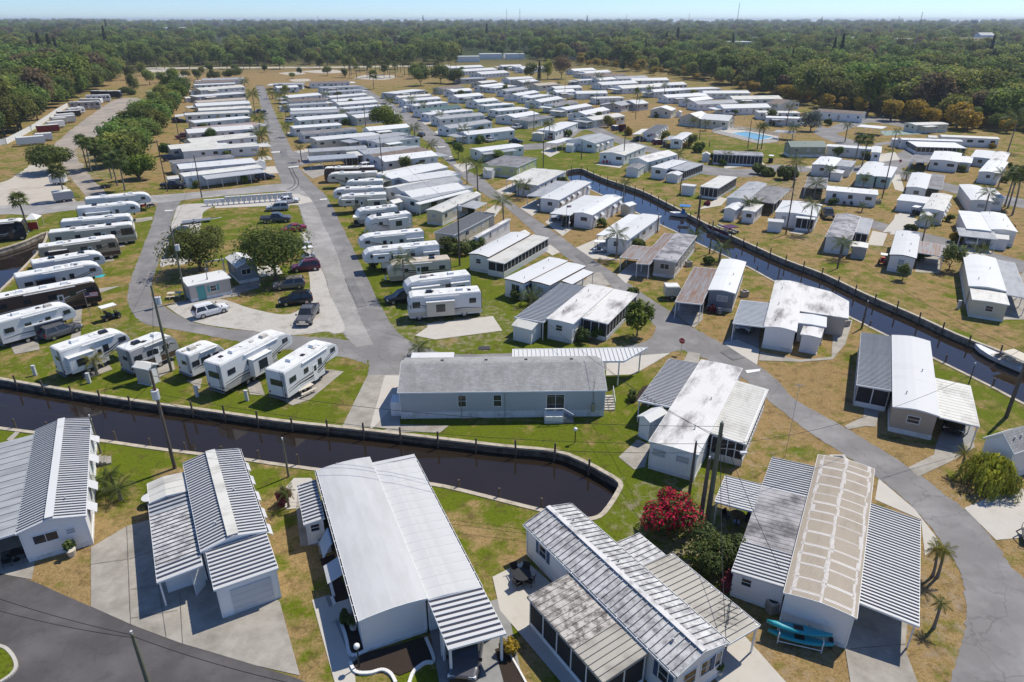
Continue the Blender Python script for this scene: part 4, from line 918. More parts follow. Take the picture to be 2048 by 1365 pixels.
# ------------------------------------------------------------------ homes of the middle distance and beyond
def H(label,F,Rt,L,z=2.75,vols=(),group=None,cat='mobile home',**kw):
 h = Home('mobile_home' if cat == 'mobile home' else cat.replace(' ','_'),label,F,Rt,L,z,cat,group)
 kw.setdefault('roof','arch')
 if kw.pop('scr',None): h.screenroom((0,0,h.a,h.b),z,kw.get('rmat','roof_white'),.5,None,False,.1,1.0)
 else: h.body(None,z,**kw)
 for v in vols:
  t = v[0]; zz = v[3] if len(v) > 3 and v[3] else z-.15; o = dict(v[4]) if len(v) > 4 else {}
  rc = h.rect(v[1],v[2],zz)
  x0,y0,x1,y1 = rc
  # butt attachments against the main box
  A,B_ = h.a,h.b; e = .04
  if (x0+x1)/2 < 0 and x1 > -3.2: x1 = -e
  elif (x0+x1)/2 > A and x0 < A+3.2: x0 = A+e
  elif (y0+y1)/2 < 0 and y1 > -3.2: y1 = -e
  elif (y0+y1)/2 > B_ and y0 < B_+3.2: y0 = B_+e
  ww = o.pop('w',None)
  if ww:
   if x1 == -e: x0 = -ww
   elif x0 == A+e: x1 = A+ww
   elif y1 == -e: y0 = -ww
   elif y0 == B_+e: y1 = B_+ww
  if x1-x0 < .8: x1 = x0+.8
  if y1-y0 < .8: y1 = y0+.8
  rc = (x0,y0,x1,y1)
  if t == 'c': h.carport(rc,zz,**o)
  elif t == 's': h.screenroom(rc,zz,**o)
  else:
   o.setdefault('roof','flat'); o.setdefault('skirt',.3); o.setdefault('vents',False); h.body(rc,zz,**o)
 if h.dist > 95 and cat == 'mobile home' and not group: ROWH.append((h,' '.join(label.split()[:11]),random.Random(label).random()-2))
 return h
ROWH = []
C_ = lambda **k: k
H('home with soot-streaked pale roof, striped carport and screened porch by the corner',m3(475,872),m3(735,640),m3(290,845),2.75,[('c',m3(95,822),m3(550,628),2.5,C_(ribs=.42,panels=True,mat='pan_steel',rib_h=.07)),('s',m3(750,645),m3(700,865),2.55,C_(mat='roof_weather'))],rmat='roof_weather',windows=True,roof='flat')
shed('white shed tucked under the striped carport by the corner',m3(205,912),m3(285,862),m3(75,880),2.0,'wall_white_v','roof_cream')
H('white flat-roofed home with dark brown fascia and stepped outline',m3(155,608),m3(445,462),m3(15,580),2.7,[('b',m3(325,622),m3(535,490),2.6,C_(rmat='roof_white',edge='trim_brown')),('c',m3(400,592),m3(612,530),2.5,C_(mat='roof_white',edge='trim_brown'))],rmat='roof_white',roof='flat',edge='trim_brown')
H('white home with cream-roofed glazed porch, beside the diagonal road',(977,515),(1060,470),(936,508),2.75,[('s',(1008,526),(1064,469),2.5,C_(mat='roof_cream',knee=.9))],rmat='roof_white',edge='trim_brown')
H('home with sooty flat roof and rust-streaked carport',m3(1145,470),m3(1280,298),m3(985,462),2.75,[('c',m3(885,472),m3(1135,284),2.5,C_(mat='pan_rust',ribs=.5,rib_h=.04)),('c',m3(780,432),m3(955,366),2.4,C_(mat='pan_rust',ribs=.5,rib_h=.04))],rmat='roof_soot',roof='flat',wmat='wall_beige')
H('long bright white home with golf cart under its porch',m3(830,328),m3(1050,170),m3(690,310),2.75,[('c',m3(618,286),m3(835,152),2.6,C_(mat='roof_white',w=2.4))],rmat='roof_white',roof='flat',awn=False)
H('white home with window awnings and silver car in its carport',m3(600,165),m3(800,45),m3(475,150),2.8,[('c',m3(315,147),m3(625,38),2.65,C_(mat='roof_white',w=4.2))],rmat='roof_white',awn=True,roof='gable',rise=.3)
shed('pale gabled shed at the canal bank behind the awninged home',m3(840,108),m3(888,92),m3(782,96),2.1,'wall_cream','roof_white')
H('white home with blue shutters and grey carport roof',u3(960,1192),u3(1245,1032),u3(805,1165),2.75,[('c',u3(645,1142),u3(1000,1022),2.6,C_(mat='roof_grey',w=3.8))],rmat='roof_white',awn=True,roof='flat')
H('flat cream-white roofed home with palms at its porch',u3(770,1062),u3(1022,936),u3(600,1032),2.75,[('c',u3(447,1002),u3(800,912),2.65,C_(mat='roof_cream',w=4))],rmat='roof_cream',roof='flat')
H('lime-walled home with dark grey roof',u3(590,902),u3(770,822),u3(295,870),2.8,[],rmat='roof_dark',wmat='wall_lime',roof='flat',kinds=('blind',))
H('white home with grey awning wall beside the lime-walled one',u3(275,765),u3(655,716),u3(190,737),2.7,[('c',u3(310,785),u3(560,740),2.4,C_(mat='roof_grey',posts=False))],rmat='roof_white')
H('blue-grey home with long weathered steel carport',n0(447,572),n0(520,356),n0(258,551),2.8,[('c',n0(245,650),n0(165,382),2.6,C_(mat='pan_rust',ribs=.45,rib_h=.05))],rmat='roof_white',wmat='wall_slate',roof='arch',windows='l')
hh = H('mildew-streaked white home with angled rear wing by the canal',n0(865,832),n0(910,507),n0(640,802),2.85,[('c',n0(430,767),n0(655,632),2.55,C_(mat='pan_steel',ribs=.4,rib_h=.04)),('b',n0(880,772),n0(1070,727),2.5,C_(rmat='roof_white',windows=False))],rmat='roof_weather',windows=False)
poly = [hh.loc(n0(*q),2.7) for q in ((888,692),(1220,742),(1222,626),(1100,560),(915,512))]; poly[0] = (poly[0][0],-.05); poly[-1] = (poly[-1][0],-.05)
m = MB(); m.prism(poly,2.62,2.72); m.build('wing_roof','roof_weather',hh.o); cx = sum(p[0] for p in poly)/5; cy = sum(p[1] for p in poly)/5
m = MB(); m.prism([(cx+(x-cx)*.9,cy+(y-cy)*.9) for x,y in poly],0,2.6); m.build('wing_wall','wall_beige',hh.o)
a,c = poly[0],poly[1]; d = math.atan2(c[1]-a[1],c[0]-a[0]); k = MB(); k.box(-.45,-.08,0,.45,.05,2.0); k.build('door','door_orange',hh.o,loc=(a[0]+(c[0]-a[0])*.5,a[1]+(c[1]-a[1])*.5+.6,.05),rz=d)
shed('white shed with closed roll door beside the mildew-streaked home',n0(1030,875),n0(1050,812),n0(888,857),2.3,'wall_white','roof_weather','flat',.05)
H('tan-fronted home with bright white roof, ribbed screen porch and carport',(1879.5,833),(1860,683),(1786,823),2.75,[('c',(1960,851),(1869,756),2.6,C_(mat='roof_cream',ribs=.6,rib_h=.02)),('s',(1714,768),(1783,674),2.55,C_(mat='pan_steel',ribs=.3,panels=True,rib_h=.07,pw=1.3))],rmat='roof_white',wmat='wall_tan',windows='l',smat='skirt')
H('home with sooty black-stained roof across the right canal',n1(190,207),n1(250,47),n1(5,192),2.75,[('s',n1(305,162),n1(252,50),2.5,C_(mat='roof_grey'))],rmat='roof_soot',windows=False)
shed('small grey metal lean-to shed by the black-stained roof',n1(300,262),n1(303,228),n1(188,255),2.0,'wall_grey','roof_cream','flat',.05)
H('small white home with blue fascia and rust-striped carport',n1(632,332),n1(660,162),n1(445,310),2.7,[('c',n1(640,290),n1(828,236),2.4,C_(mat='pan_rust',ribs=.6,rib_h=.03))],rmat='roof_white',edge='shutter_blue')
H('white home with long grey carport near the right edge',n1(1245,556),n1(1172,330),n1(990,525),2.75,[('c',n1(1400,600),n1(1178,338),2.6,C_(mat='roof_grey')),('b',n1(1012,612),n1(1242,572),2.5,C_(rmat='roof_cream',wmat='wall_cream'))],rmat='roof_white',wmat='wall_cream')
H('white home with carport holding a white pickup truck',u5(1700,1227),u5(1602,1087),u5(1490,1207),2.75,[('b',u5(1300,1200),u5(1430,1077),2.7,C_(rmat='roof_white')),('c',u5(1247,1247),u5(1500,1202),2.5,C_(mat='roof_grey'))],rmat='roof_white',awn=True)
H('white home with curved-front awning and lamp globe before it',u5(1125,1067),u5(1190,942),u5(945,1062),2.75,[('b',u5(755,977),u5(940,947),2.3,C_(rmat='roof_white',windows=False))],rmat='roof_cream',awn=True)
H('white home with dark lean-to roof on its right',u5(990,892),u5(1025,777),u5(825,877),2.75,[('c',u5(1108,892),u5(1030,768),2.6,C_(mat='roof_dark'))],rmat='roof_white')
H('white gable home behind the cabbage palms at the right edge',u5(1515,992),u5(1405,868),u5(1335,980),2.75,[('b',u5(1600,968),u5(1420,880),2.6,C_(rmat='roof_white'))],rmat='roof_white')
H('white home with grey wing in front of the palms at right',u5(1560,772),u5(1628,682),u5(1375,772),2.7,[],rmat='roof_white')
H('white home with dark carport holding a parked car, right side',u5(1240,682),u5(1265,612),u5(1000,682),2.75,[('c',u5(855,672),u5(1000,627),2.5,C_(mat='roof_dark')),('b',u5(1340,690),u5(1275,635),2.3)],rmat='roof_white',awn=True)
H('white home with low wing at the far right lane',u5(1600,690),u5(1640,610),u5(1480,665),2.7,[('b',u5(1330,640),u5(1475,592),2.4)],rmat='roof_weather')
H('white home with blue-trimmed glazed porch facing the lane',u5(795,507),u5(1275,522),4.2,2.7,[('s',u5(915,557),u5(1200,525),2.4,C_(kind='glass',knee=.8,mat='roof_white'))],rmat='roof_white',edge='shutter_blue')
shed('tiny white gabled shed beside the glazed-porch home',u5(720,505),u5(790,508),2.4,2.2,'wall_white','roof_white')
H('long pale home at the edge of the right wood',u5(1105,482),u5(1560,502),4.6,2.7,[],rmat='roof_cream')
H('small shuffleboard clubhouse with pale green porch roof',u5(905,392),u5(1165,385),6.0,2.7,[('c',u5(850,377),u5(1080,402),2.5,C_(mat='roof_cream'))],cat='clubhouse',rmat='roof_cream',wmat='wall_cream')
hp = Home('pavilion','white open-sided picnic pavilion beside the shuffleboard courts',u5(640,418),u5(687,405),u5(440,400),2.6,'pavilion'); hp.carport((0,0,hp.a,hp.b),2.6,'roof_white',body=(99,99,99,99))
H('sage-green house with white porch steps by the pool',u5(-70,562),u5(210,562),5.5,3.0,[],cat='house',rmat='roof_green',wmat='wall_sage',roof='gable',rise=1.2,skirt=.8,smat='skirt')
H('white home with flat roof and dark windows next to the sage-green house',u5(207,557),u5(560,582),4.6,2.75,[('b',u5(510,600),u5(640,560),2.6)],rmat='roof_white',roof='flat')
H('white home with small blue fascia below the sage-green house',u5(270,717),u5(330,652),u5(75,714),2.7,[('b',u5(400,720),u5(350,665),2.6,C_(rmat='roof_grey')),('b',u5(330,770),u5(260,735),2.0,C_(windows=False))],rmat='roof_white',edge='shutter_blue')
H('aqua-walled home with bright white roof',u5(590,792),u5(660,690),u5(445,765),2.75,[('b',u5(690,800),u5(760,720),2.6,C_(rmat='roof_white',wmat='wall_aqua'))],rmat='roof_white',wmat='wall_aqua')
H('long white home with grey striped end and dark carport',u5(205,902),u5(610,937),5.2,2.7,[('c',u5(60,872),u5(200,802),2.5,C_(mat='roof_dark',w=4.5))],rmat='roof_white',roof='flat')
H('white home with screened room facing the canal, beside utility pole',n0(1000,47),n0(1038,-36),n0(718,12),2.75,[('s',n0(990,60),n0(860,48),2.6,C_(mat='roof_white'))],rmat='roof_white')
shed('white flat-topped shed on the lawn beside the canal utility pole',n0(775,87),n0(782,72),n0(668,78),2.0,'wall_white_v','roof_white')
H('white home with broad dark lean-to roof near the canal',u4(1290,1192),u4(1470,1047),u4(1110,1172),2.8,[('c',u4(1540,1215),u4(1478,1062),2.6,C_(mat='roof_dark')),('b',u4(1250,1280),u4(1440,1230),2.4,C_(rmat='roof_cream'))],rmat='roof_grey',roof='arch')
shed('white gabled shed with roll door in front of the dark lean-to',u4(1195,1282),u4(1275,1230),u4(1095,1262),2.3,'wall_white','roof_white')
H('stand-alone white screened lanai with glossy panes near the canal',u4(1045,1087),u4(1210,988),u4(905,1053),2.6,[],cat='screen room',scr=True,rmat='roof_cream')
shed('plain white box shed on the lawn left of the screened lanai',u4(832,1072),u4(842,1055),u4(715,1060),2.2,'wall_white','roof_white','flat',.05)
H('white home with dark-screened porch and twin small sheds',u4(580,917),u4(770,850),u4(455,897),2.75,[('s',u4(750,930),u4(775,852),2.5,C_(mat='roof_grey'))],rmat='roof_white',roof='flat')
shed('small white shed in front of the dark-screened porch',u4(692,975),u4(745,945),u4(580,965),1.9,'wall_white','roof_white')
H('white gable home with mixed grey roof near the canal start',u4(420,857),u4(685,787),u4(215,840),2.75,[],rmat='roof_weather',roof='gable',rise=.8)
shed('white gabled shed with dark roof near the canal start',u4(340,917),u4(395,882),u4(235,902),2.2,'wall_white','roof_dark')
H('white-roofed home with red chairs before its wall',u4(215,797),u4(408,716),u4(15,767),2.75,[],rmat='roof_cream',roof='gable',rise=.5)
H('large white double home with grey gable and window awnings',u3(1275,692),u3(1450,642),u3(952,682),2.8,[('c',u3(880,685),u3(1000,640),2.6,C_(mat='roof_white'))],rmat='roof_grey',roof='gable',rise=1.0,awn=True)
H('white home over an open carport with red car',u3(930,587),u3(1130,512),u3(790,567),2.8,[],rmat='roof_white',roof='arch')
shed('pale shed on the green lawn behind the grey gable home',u3(820,612),u3(845,595),u3(722,605),2.2,'wall_cream','roof_cream')
H('white home with charcoal roof and pale awnings, centre right',u4(490,602),u4(602,532),u4(380,592),2.75,[('c',u4(285,607),u4(370,560),2.5,C_(mat='roof_cream'))],rmat='roof_charcoal',roof='flat',awn=True)
H('white home with grey porch facing the green lawn and pool',u4(720,662),u4(815,602),u4(625,652),2.75,[('c',u4(560,657),u4(618,620),2.4,C_(mat='roof_grey'))],rmat='roof_white',awn=True)
H('dark-stained long home with full-length screened porch by the lane',u4(1000,782),u4(1440,802),6.2,2.9,[],scr=True,rmat='roof_soot')
# rows that march away: (near eave left, near eave right, width, roof, wall) in order from near to far
ORD = ['first','second','third','fourth','fifth','sixth','seventh','eighth','ninth','tenth','eleventh','twelfth','thirteenth','fourteenth','fifteenth','sixteenth','seventeenth','eighteenth','nineteenth','twentieth','twenty-first','twenty-second','twenty-third','twenty-fourth','twenty-fifth','twenty-sixth']+['twenty-'+q for q in ('seventh','eighth','ninth')]+['thirtieth']+['thirty-'+q for q in ('first','second','third','fourth','fifth','sixth','seventh','eighth','ninth')]+['fortieth']
RN = {'roof_white': 'white','roof_cream': 'cream','roof_grey': 'grey','roof_dark': 'dark grey','roof_weather': 'streaked','roof_brown': 'brown','roof_green': 'green','roof_soot': 'sooty','roof_charcoal': 'charcoal','pan_steel': 'ribbed steel','pan_rust': 'mottled','pan_tan': 'tan','roof_tan': 'tan'}
def row(desc,anchor,group,zz,items,w=6.2,z=2.75,rise=.7,wk=1.12):
 for k,it in enumerate(items):
  F,Rt = zz(it[0],it[1]),zz(it[2],it[3]); W = it[4] if len(it) > 4 and it[4] else w; W *= wk
  rm = it[5] if len(it) > 5 else 'roof_white'; wm = it[6] if len(it) > 6 else 'wall_white'; ex = dict(it[7]) if len(it) > 7 else {}
  rr = random.Random(k*31+int(F[0])); ex.setdefault('roof',rr.choice(['flat','arch','gable','gable','gable'])); ex.setdefault('rise',rise*rr.uniform(.7,1.15))
  h = H(f'{RN[rm]}-roofed home, {ORD[k]} from {anchor} {desc}',F,Rt,W,z,(),group,rmat=rm,wmat=wm,**ex)
  ROWH.append((h,f'{ORD[k]} home from {anchor} {desc}',rr.random()))
  if W < 99 and rr.random() < .8:            # full-length lower addition behind the main box
   d_ = rr.choice([1.8,2.2,2.6]); am = rr.choice(['roof_white','roof_cream','roof_grey','roof_weather'])
   h.roof((h.a*.05,h.b+.04,h.a*rr.choice([.7,.85,.97]),h.b+d_),2.62,[(0,0),(1,-.2)],'x',am,name='addition_roof'); h.walls((h.a*.05,h.b,h.a*.7,h.b+d_),2.5,[(0,0),(1,-.2)],'x',wm,.1)
  if rr.random() < .55:                       # an open carport or porch at one end
   L = min(5.0,h.a*.35); right = rr.random() < .5
   h.carport((h.a*.15,-2.3,h.a*.15+L,-.05) if rr.random() < .4 else ((h.a+.05,.3,h.a+L*.7,h.b-.3) if right else (-L*.7,.3,-.05,h.b-.3)),2.45,rr.choice(['roof_white','roof_grey','roof_cream']))
W_,G_,K_,S_ = 'roof_white','roof_grey','roof_cream','roof_weather'
H('corner home with half dark, half bright white roof at the cross street',u1(262,920),u1(940,860),7.5,2.8,[],rmat='roof_white',roof='flat')
H('corner home wing with dark grey roof at the cross street',u1(205,870),u1(745,812),5.0,2.85,[],rmat='roof_dark',roof='flat')
H('home with white-striped carport along the cross street, black car beside',u1(300,985),u1(995,905),5.0,2.7,[('c',u1(495,1002),u1(998,935),2.45,C_(mat='pan_white',ribs=.5,rib_h=.06))],rmat='roof_cream',roof='flat')
row('left of the centre road','the corner home','homes left of the centre road',u1,[(285,765,960,715,5,K_),(180,745,610,705,4,K_,'wall_cream'),(370,692,945,632,5.5,K_),(335,605,925,562,5.5,W_),(400,580,960,532,6,'pan_rust'),(390,512,890,468,5,W_),(305,445,880,418,5.5,K_),(430,405,900,382,5,K_),(410,367,885,340,5,W_),(420,335,860,305,5,'roof_tan'),(410,283,850,250,6,W_,'wall_grey'),(445,225,840,195,6,K_),(390,180,755,165,5,W_),(400,160,745,146,6,'roof_brown'),(460,137,830,126,6,'roof_grey')],wk=1.5,rise=.8)
row('right of the centre road','the solar-striped carport','homes right of the centre road',u2,[(150,668,700,618,5.5,W_,'wall_cream'),(30,615,505,575,5,'roof_dark'),(-60,560,370,530,5,W_),(-10,492,430,458,5.5,W_),(-80,435,345,415,5,G_),(-80,405,330,388,5,W_),(-95,360,245,340,5,G_),(-90,325,245,308,5,'roof_brown'),(-95,290,195,265,5.5,W_),(-200,205,-10,195,5,W_),(-240,175,20,172,9,G_,'wall_grey')],wk=1.3,rise=.8)
row('left of the diagonal road','the lime-walled home','homes left of the diagonal road',u2,[(985,1170,1460,1090,5,W_),(925,1130,1440,1025,5,G_),(960,1028,1425,965,5,W_),(805,1005,1305,900,5.5,W_),(745,855,1218,800,6,W_),(690,830,1150,760,6,'roof_brown'),(565,785,1100,745,6,G_),(690,690,1060,640,5,G_),(530,665,960,610,5,G_),(610,582,975,550,5,W_),(500,470,870,430,6,W_,'wall_cream'),(435,432,770,402,5,G_),(400,390,760,358,5,W_),(345,355,690,328,5,W_),(310,325,665,295,5,W_),(270,290,595,262,5,W_),(220,245,550,225,6,G_),(190,205,530,190,7,G_),(90,165,440,155,8,'roof_brown')],wk=1.25,rise=.8)
H('cream home with solar-striped grey carport by the side street',u2(85,770),u2(595,738),5.5,2.9,[('c',u2(85,838),u2(480,780),2.6,C_(mat='pan_steel',ribs=.6,rib_h=.05))],rmat='roof_grey',wmat='wall_cream',roof='gable',rise=.5)
H('cream home with shuttered end wall by the telephone pole',m2(795,145),m2(1045,30),m2(690,130),2.75,[('c',m2(905,105),m2(1085,80),2.3,C_(mat='roof_grey'))],rmat='roof_cream',wmat='wall_cream')
H('white home with broad porch roof beside leafy shrubs',m2(640,70),m2(1000,-20),m2(548,20),2.7,[('c',m2(640,90),m2(985,5),2.4,C_(mat='roof_white'))],rmat='roof_grey',roof='flat')
H('low home with charcoal roof and patchwork porch roofs beside the diagonal road',m2(870,295),m2(1140,155),m2(742,275),2.7,[('b',m2(1010,310),m2(1240,190),2.5,C_(rmat='roof_weather',wmat='wall_white'))],rmat='roof_charcoal',wmat='wall_cream',roof='flat')
row('right of the diagonal road','the blue-shuttered home','homes right of the diagonal road',u3,[(155,620,575,575,5.5,W_),(0,560,375,505,5,G_),(-90,480,310,445,5.5,G_),(-180,440,200,402,5,W_),(-230,408,105,368,5,'roof_green'),(-300,362,-10,330,5,W_),(-390,322,-75,297,5,W_),(-450,290,-150,270,5,K_),(-480,255,-215,222,7,W_,'wall_bluegrey')],wk=1.3,rise=.8)
row('behind the diagonal road','the grey gable home','homes behind the diagonal road',u3,[(690,495,920,455,5,'roof_dark','wall_cream'),(575,467,790,430,6,W_),(430,408,700,385,6,W_),(320,365,560,345,5,W_),(245,332,430,312,5,W_),(70,288,300,268,6,W_),(25,238,200,225,5,W_),(-60,215,130,195,6,'roof_brown','wall_cream'),(95,128,325,118,8,G_,'wall_grey')],wk=1.3,rise=.9)
row('beyond the lane','the open red-car carport','homes beyond the middle lane',u3,[(1265,490,1545,450,5.5,K_,'wall_cream'),(1195,440,1410,395,5,W_),(1030,398,1255,360,5,W_),(930,365,1130,330,5,'roof_dark'),(800,330,1000,295,5,W_),(715,292,895,265,5,W_),(600,272,790,240,5,W_),(500,235,690,210,5,G_),(400,205,590,185,5,W_),(290,197,490,175,5,W_),(280,162,420,148,5,K_,'wall_cream')],wk=1.35,rise=.8)
row('in the middle block under the wood','the clubhouse','homes under the wood',u3,[(1510,360,1690,325,7,G_,'wall_beige',C_(roof='gable',rise=.8)),(1280,297,1540,290,6,K_),(1115,255,1390,250,5,W_),(940,245,1110,235,5,W_),(930,212,1170,200,7,W_),(775,185,960,172,7,'roof_tan','wall_cream',C_(roof='gable',rise=.9)),(640,155,780,142,7,W_,'wall_beige'),(525,130,740,118,7,W_)],rise=1.0,wk=1.25)
row('in the far right row','the pool','homes in the far right row',u4,[(1465,465,1790,475,4,W_),(1395,420,1765,425,5,K_),(1090,385,1510,375,6,W_),(865,350,1220,335,6,G_),(820,320,1000,300,5,W_),(595,290,960,272,6,W_),(1175,305,1610,300,7,K_),(920,252,1325,250,6,W_),(690,222,1070,208,7,W_),(480,240,745,222,6,W_),(200,210,540,192,7,K_),(510,185,770,172,6,W_),(20,178,340,160,7,W_),(290,142,610,135,6,W_),(160,125,430,115,6,G_),(0,137,150,125,6,W_),(-110,100,110,90,6,'roof_brown'),(-120,75,100,60,6,W_)],rise=1.15,wk=1.35)
row('in the far cluster','the tall pine','homes in the far cluster',u3,[(280,85,525,68,9,W_),(130,58,420,42,9,W_),(0,30,300,18,9,W_),(460,15,640,10,7,W_),(580,22,860,15,8,W_),(640,40,850,30,6,W_),(1095,55,1290,45,7,W_),(1150,80,1430,68,7,G_),(1140,140,1480,120,6,W_),(1340,105,1560,92,6,'roof_brown')],rise=1.2,wk=1.3)
H('cream clubhouse with two broad white gables beside the pool',u4(885,478),u4(1135,495),9.0,3.1,[],cat='clubhouse',rmat='roof_white',wmat='wall_cream',roof='gable',rise=1.5,axis='x')
H('cream hall with white gable roof joined to the clubhouse',u4(697,460),u4(880,476),10.0,3.0,[],cat='hall',rmat='roof_white',wmat='wall_cream',roof='gable',rise=1.6,axis='y')
H('yellow-walled home with white gable and grey wing',u4(442,395),u4(630,405),8.0,2.9,[],rmat='roof_white',wmat='wall_cream',roof='gable',rise=1.2,axis='y')
H('beige-walled home with white gable roof and lean-to',u4(190,332),u4(318,348),8.0,2.8,[],rmat='roof_white',wmat='wall_beige',roof='gable',rise=1.2,axis='y')
H('brown-roofed long white building below the golden trees',u5(130,285),u5(495,310),6,3.2,[],cat='building',rmat='roof_brown',roof='gable',rise=.8)
H('brown-hipped white house at the edge of the wood',u4(1590,350),u4(1761,330),7,2.9,[],cat='house',rmat='roof_brown',roof='gable',rise=1.4,axis='y')
# utility buildings of the trailer park island
h = H('beige-grey laundry hut with teal door and white roof',m1(245,628),m1(525,572),m1(185,575),2.5,[],cat='hut',rmat='roof_white',wmat='wall_beige',roof='flat',windows=False); h.door('f',(0,0,h.a,h.b),h.a*.28,.1,1.1,2.0,'door_teal'); h.window('f',(0,0,h.a,h.b),h.a*.56,1.45,.8,.8,shutters='door_teal')
H('blue-grey office hut with white metal roof under the oak',m1(560,505),m1(690,470),m1(487,440),2.7,[('c',m1(360,470),m1(520,440),2.3,C_(mat='roof_cream'))],cat='hut',rmat='roof_white',wmat='wall_slate',roof='gable',rise=.6)
# big buildings far behind the trees
H('large pale-roofed sports hall far beyond the trees',(346,60),(421,58.5),60,15,[],cat='hall',rmat='roof_grey',wmat='wall_grey',roof='gable',rise=5,windows=False,axis='x',skirt=.2)
H('long low white building beside the far sports hall',(378,65),(490,63),30,13,[],cat='building',rmat='roof_white',wmat='wall_white',roof='flat',windows=False,skirt=.2)
H('bluish-roofed building far left beyond the trees',(228,68),(275,67),40,14,[],cat='building',rmat='roof_grey',wmat='wall_grey',roof='gable',rise=3,windows=False,skirt=.2)
H('pale block with grey hipped roofs in the wood at far right',(1893,83),(1992,83),16,14,[],cat='building',rmat='roof_brown',wmat='wall_white',roof='gable',rise=4,windows=True,skirt=.2)
H('white tower block with pale gable at far right',(1962,71),(1990,71),14,19,[],cat='building',rmat='roof_grey',wmat='wall_white',roof='gable',rise=3,windows=True,skirt=.2)
FARB = ['left of the far sports hall road','behind the left of the two dark pines','behind the casuarinas','just right of the casuarinas','mid-right beyond the wood','right of the mid-right roofs','small with pale hip under the tall mast','lowest beyond the centre wood','second beyond the centre wood','third beyond the centre wood','alone right of the centre wood','behind the twin dark cypresses','small beside the twin cypresses','red-tinted on the skyline','on the left skyline','at the right edge behind the billboard']
for k,(x0,x1,y,zz,w_) in enumerate([(480,525,64,6,30),(1478,1516,84,6,30),(1526,1575,75,6,30),(1560,1578,80,6,20),(1714,1760,75,6,30),(1785,1840,78,6,30),(1840,1868,60,8,20),(915,960,113,5,12),(960,1005,108,5,12),(1012,1050,108,5,12),(1148,1163,107,5,12),(800,850,73,6,25),(838,860,71,6,25),(1060,1095,42,12,60),(560,580,46,10,50),(2005,2048,72,7,30)]):
 H('pale distant roof '+FARB[k],(x0,y+.4),(x1,y),w_,zz+(0 if 7 <= k <= 10 else 8),[],'roofs among the distant trees',cat='building',rmat=W_,windows=False,skirt=.2,roof='flat',vents=False)
# ------------------------------------------------------------------ vehicles
def paint(key,c,rough=.25): pm(key,c,rough,.04,1.5,spec=.5)
paint('car_white',(.72,.72,.72)); paint('car_silver',(.42,.44,.46),.3); paint('car_grey',(.10,.10,.11)); paint('car_black',(.014,.015,.018),.18); paint('car_red',(.22,.012,.02)); paint('car_blue',(.03,.06,.14)); paint('car_taupe',(.19,.165,.14)); paint('car_maroon',(.12,.015,.03)); paint('car_navy',(.018,.028,.06)); paint('car_cream',(.62,.56,.42))
pm('tyre',(.02,.02,.02),.85,.2,4); pm('rim',(.45,.46,.47),.3,.1,3,metal=.7); pm('lamp',(.75,.77,.78),.1,.05,2); pm('tail_lamp',(.35,.01,.01),.2,.05,2); pm('chrome',(.6,.6,.62),.15,.05,2,metal=.9)
pm('rv_white',(.73,.73,.72),.35,.04,.8); pm('rv_cream',(.62,.57,.47),.35,.04,.8); pm('rv_grey',(.40,.39,.38),.35,.05,.8); pm('rv_tan',(.42,.35,.26),.35,.05,.8); pm('rv_brown',(.10,.06,.045),.3,.1,1); pm('rv_black',(.02,.02,.024),.2,.1,1); pm('rv_roof',(.70,.70,.68),.7,.08,.9,stain=(.4,.39,.36),stain_lo=.5,stain_hi=.8,sk=.9); pm('rv_roof_tan',(.52,.45,.36),.7,.1,.9,stain=(.3,.26,.2),stain_lo=.48,stain_hi=.75,sk=.9)
pm('stripe_grey',(.16,.16,.18),.4,.05,2); pm('stripe_red',(.22,.02,.03),.4,.05,2); pm('stripe_navy',(.02,.03,.09),.4,.05,2); pm('stripe_tan',(.36,.27,.17),.4,.05,2)
def wheel(parent,x,y,r=.34,w=.22,name='wheel'):
 def tf():
  m = MB(); k = 14; prof = [(r*.6,-w/2),(r*.93,-w/2),(r,-w*.36),(r,w*.36),(r*.93,w/2),(r*.6,w/2)]
  m.loft([[(a*math.cos(2*math.pi*j/k),b_,a*math.sin(2*math.pi*j/k)) for a,b_ in prof] for j in range(k)]+[[(a,b_,0) for a,b_ in prof]],0,False); return m.mesh('tyre','tyre')
 def rf():
  m = MB(); k = 12
  m.tube([(0,-w*.42,0),(0,w*.42,0)],r*.62,k); m.tube([(0,-w*.5,0),(0,w*.5,0)],r*.2,8); return m.mesh('rim','rim')
 o = put(name,cached(('ty',r,w),tf),parent,(x,y,r)); put('rim',cached(('ri',r,w),rf),o); return o
def away(A,B):
 """frame for a thing whose near side runs A(rear)->B(front): returns (yaw, side) with side=+1 when the body lies left of travel"""
 d = (B-A); d.z = 0; n = Vector((-d.y,d.x,0)); return math.atan2(d.y,d.x),(1 if n.dot(Vector((A.x,A.y,0))) > 0 else -1)
def ribbon(m,pts_,y,wds,mi=0,sgn=1):
 """flat decal band on the side wall at local y"""
 n = len(pts_)
 for i in range(n-1):
  (x0,z0),(x1,z1) = pts_[i],pts_[i+1]; a,b_ = wds[i]/2,wds[i+1]/2
  q = [(x0,y,z0-a),(x1,y,z1-b_),(x1,y,z1+b_),(x0,y,z0+a)]
  m.add(q if sgn < 0 else q[::-1],[(0,1,2,3)],mi)
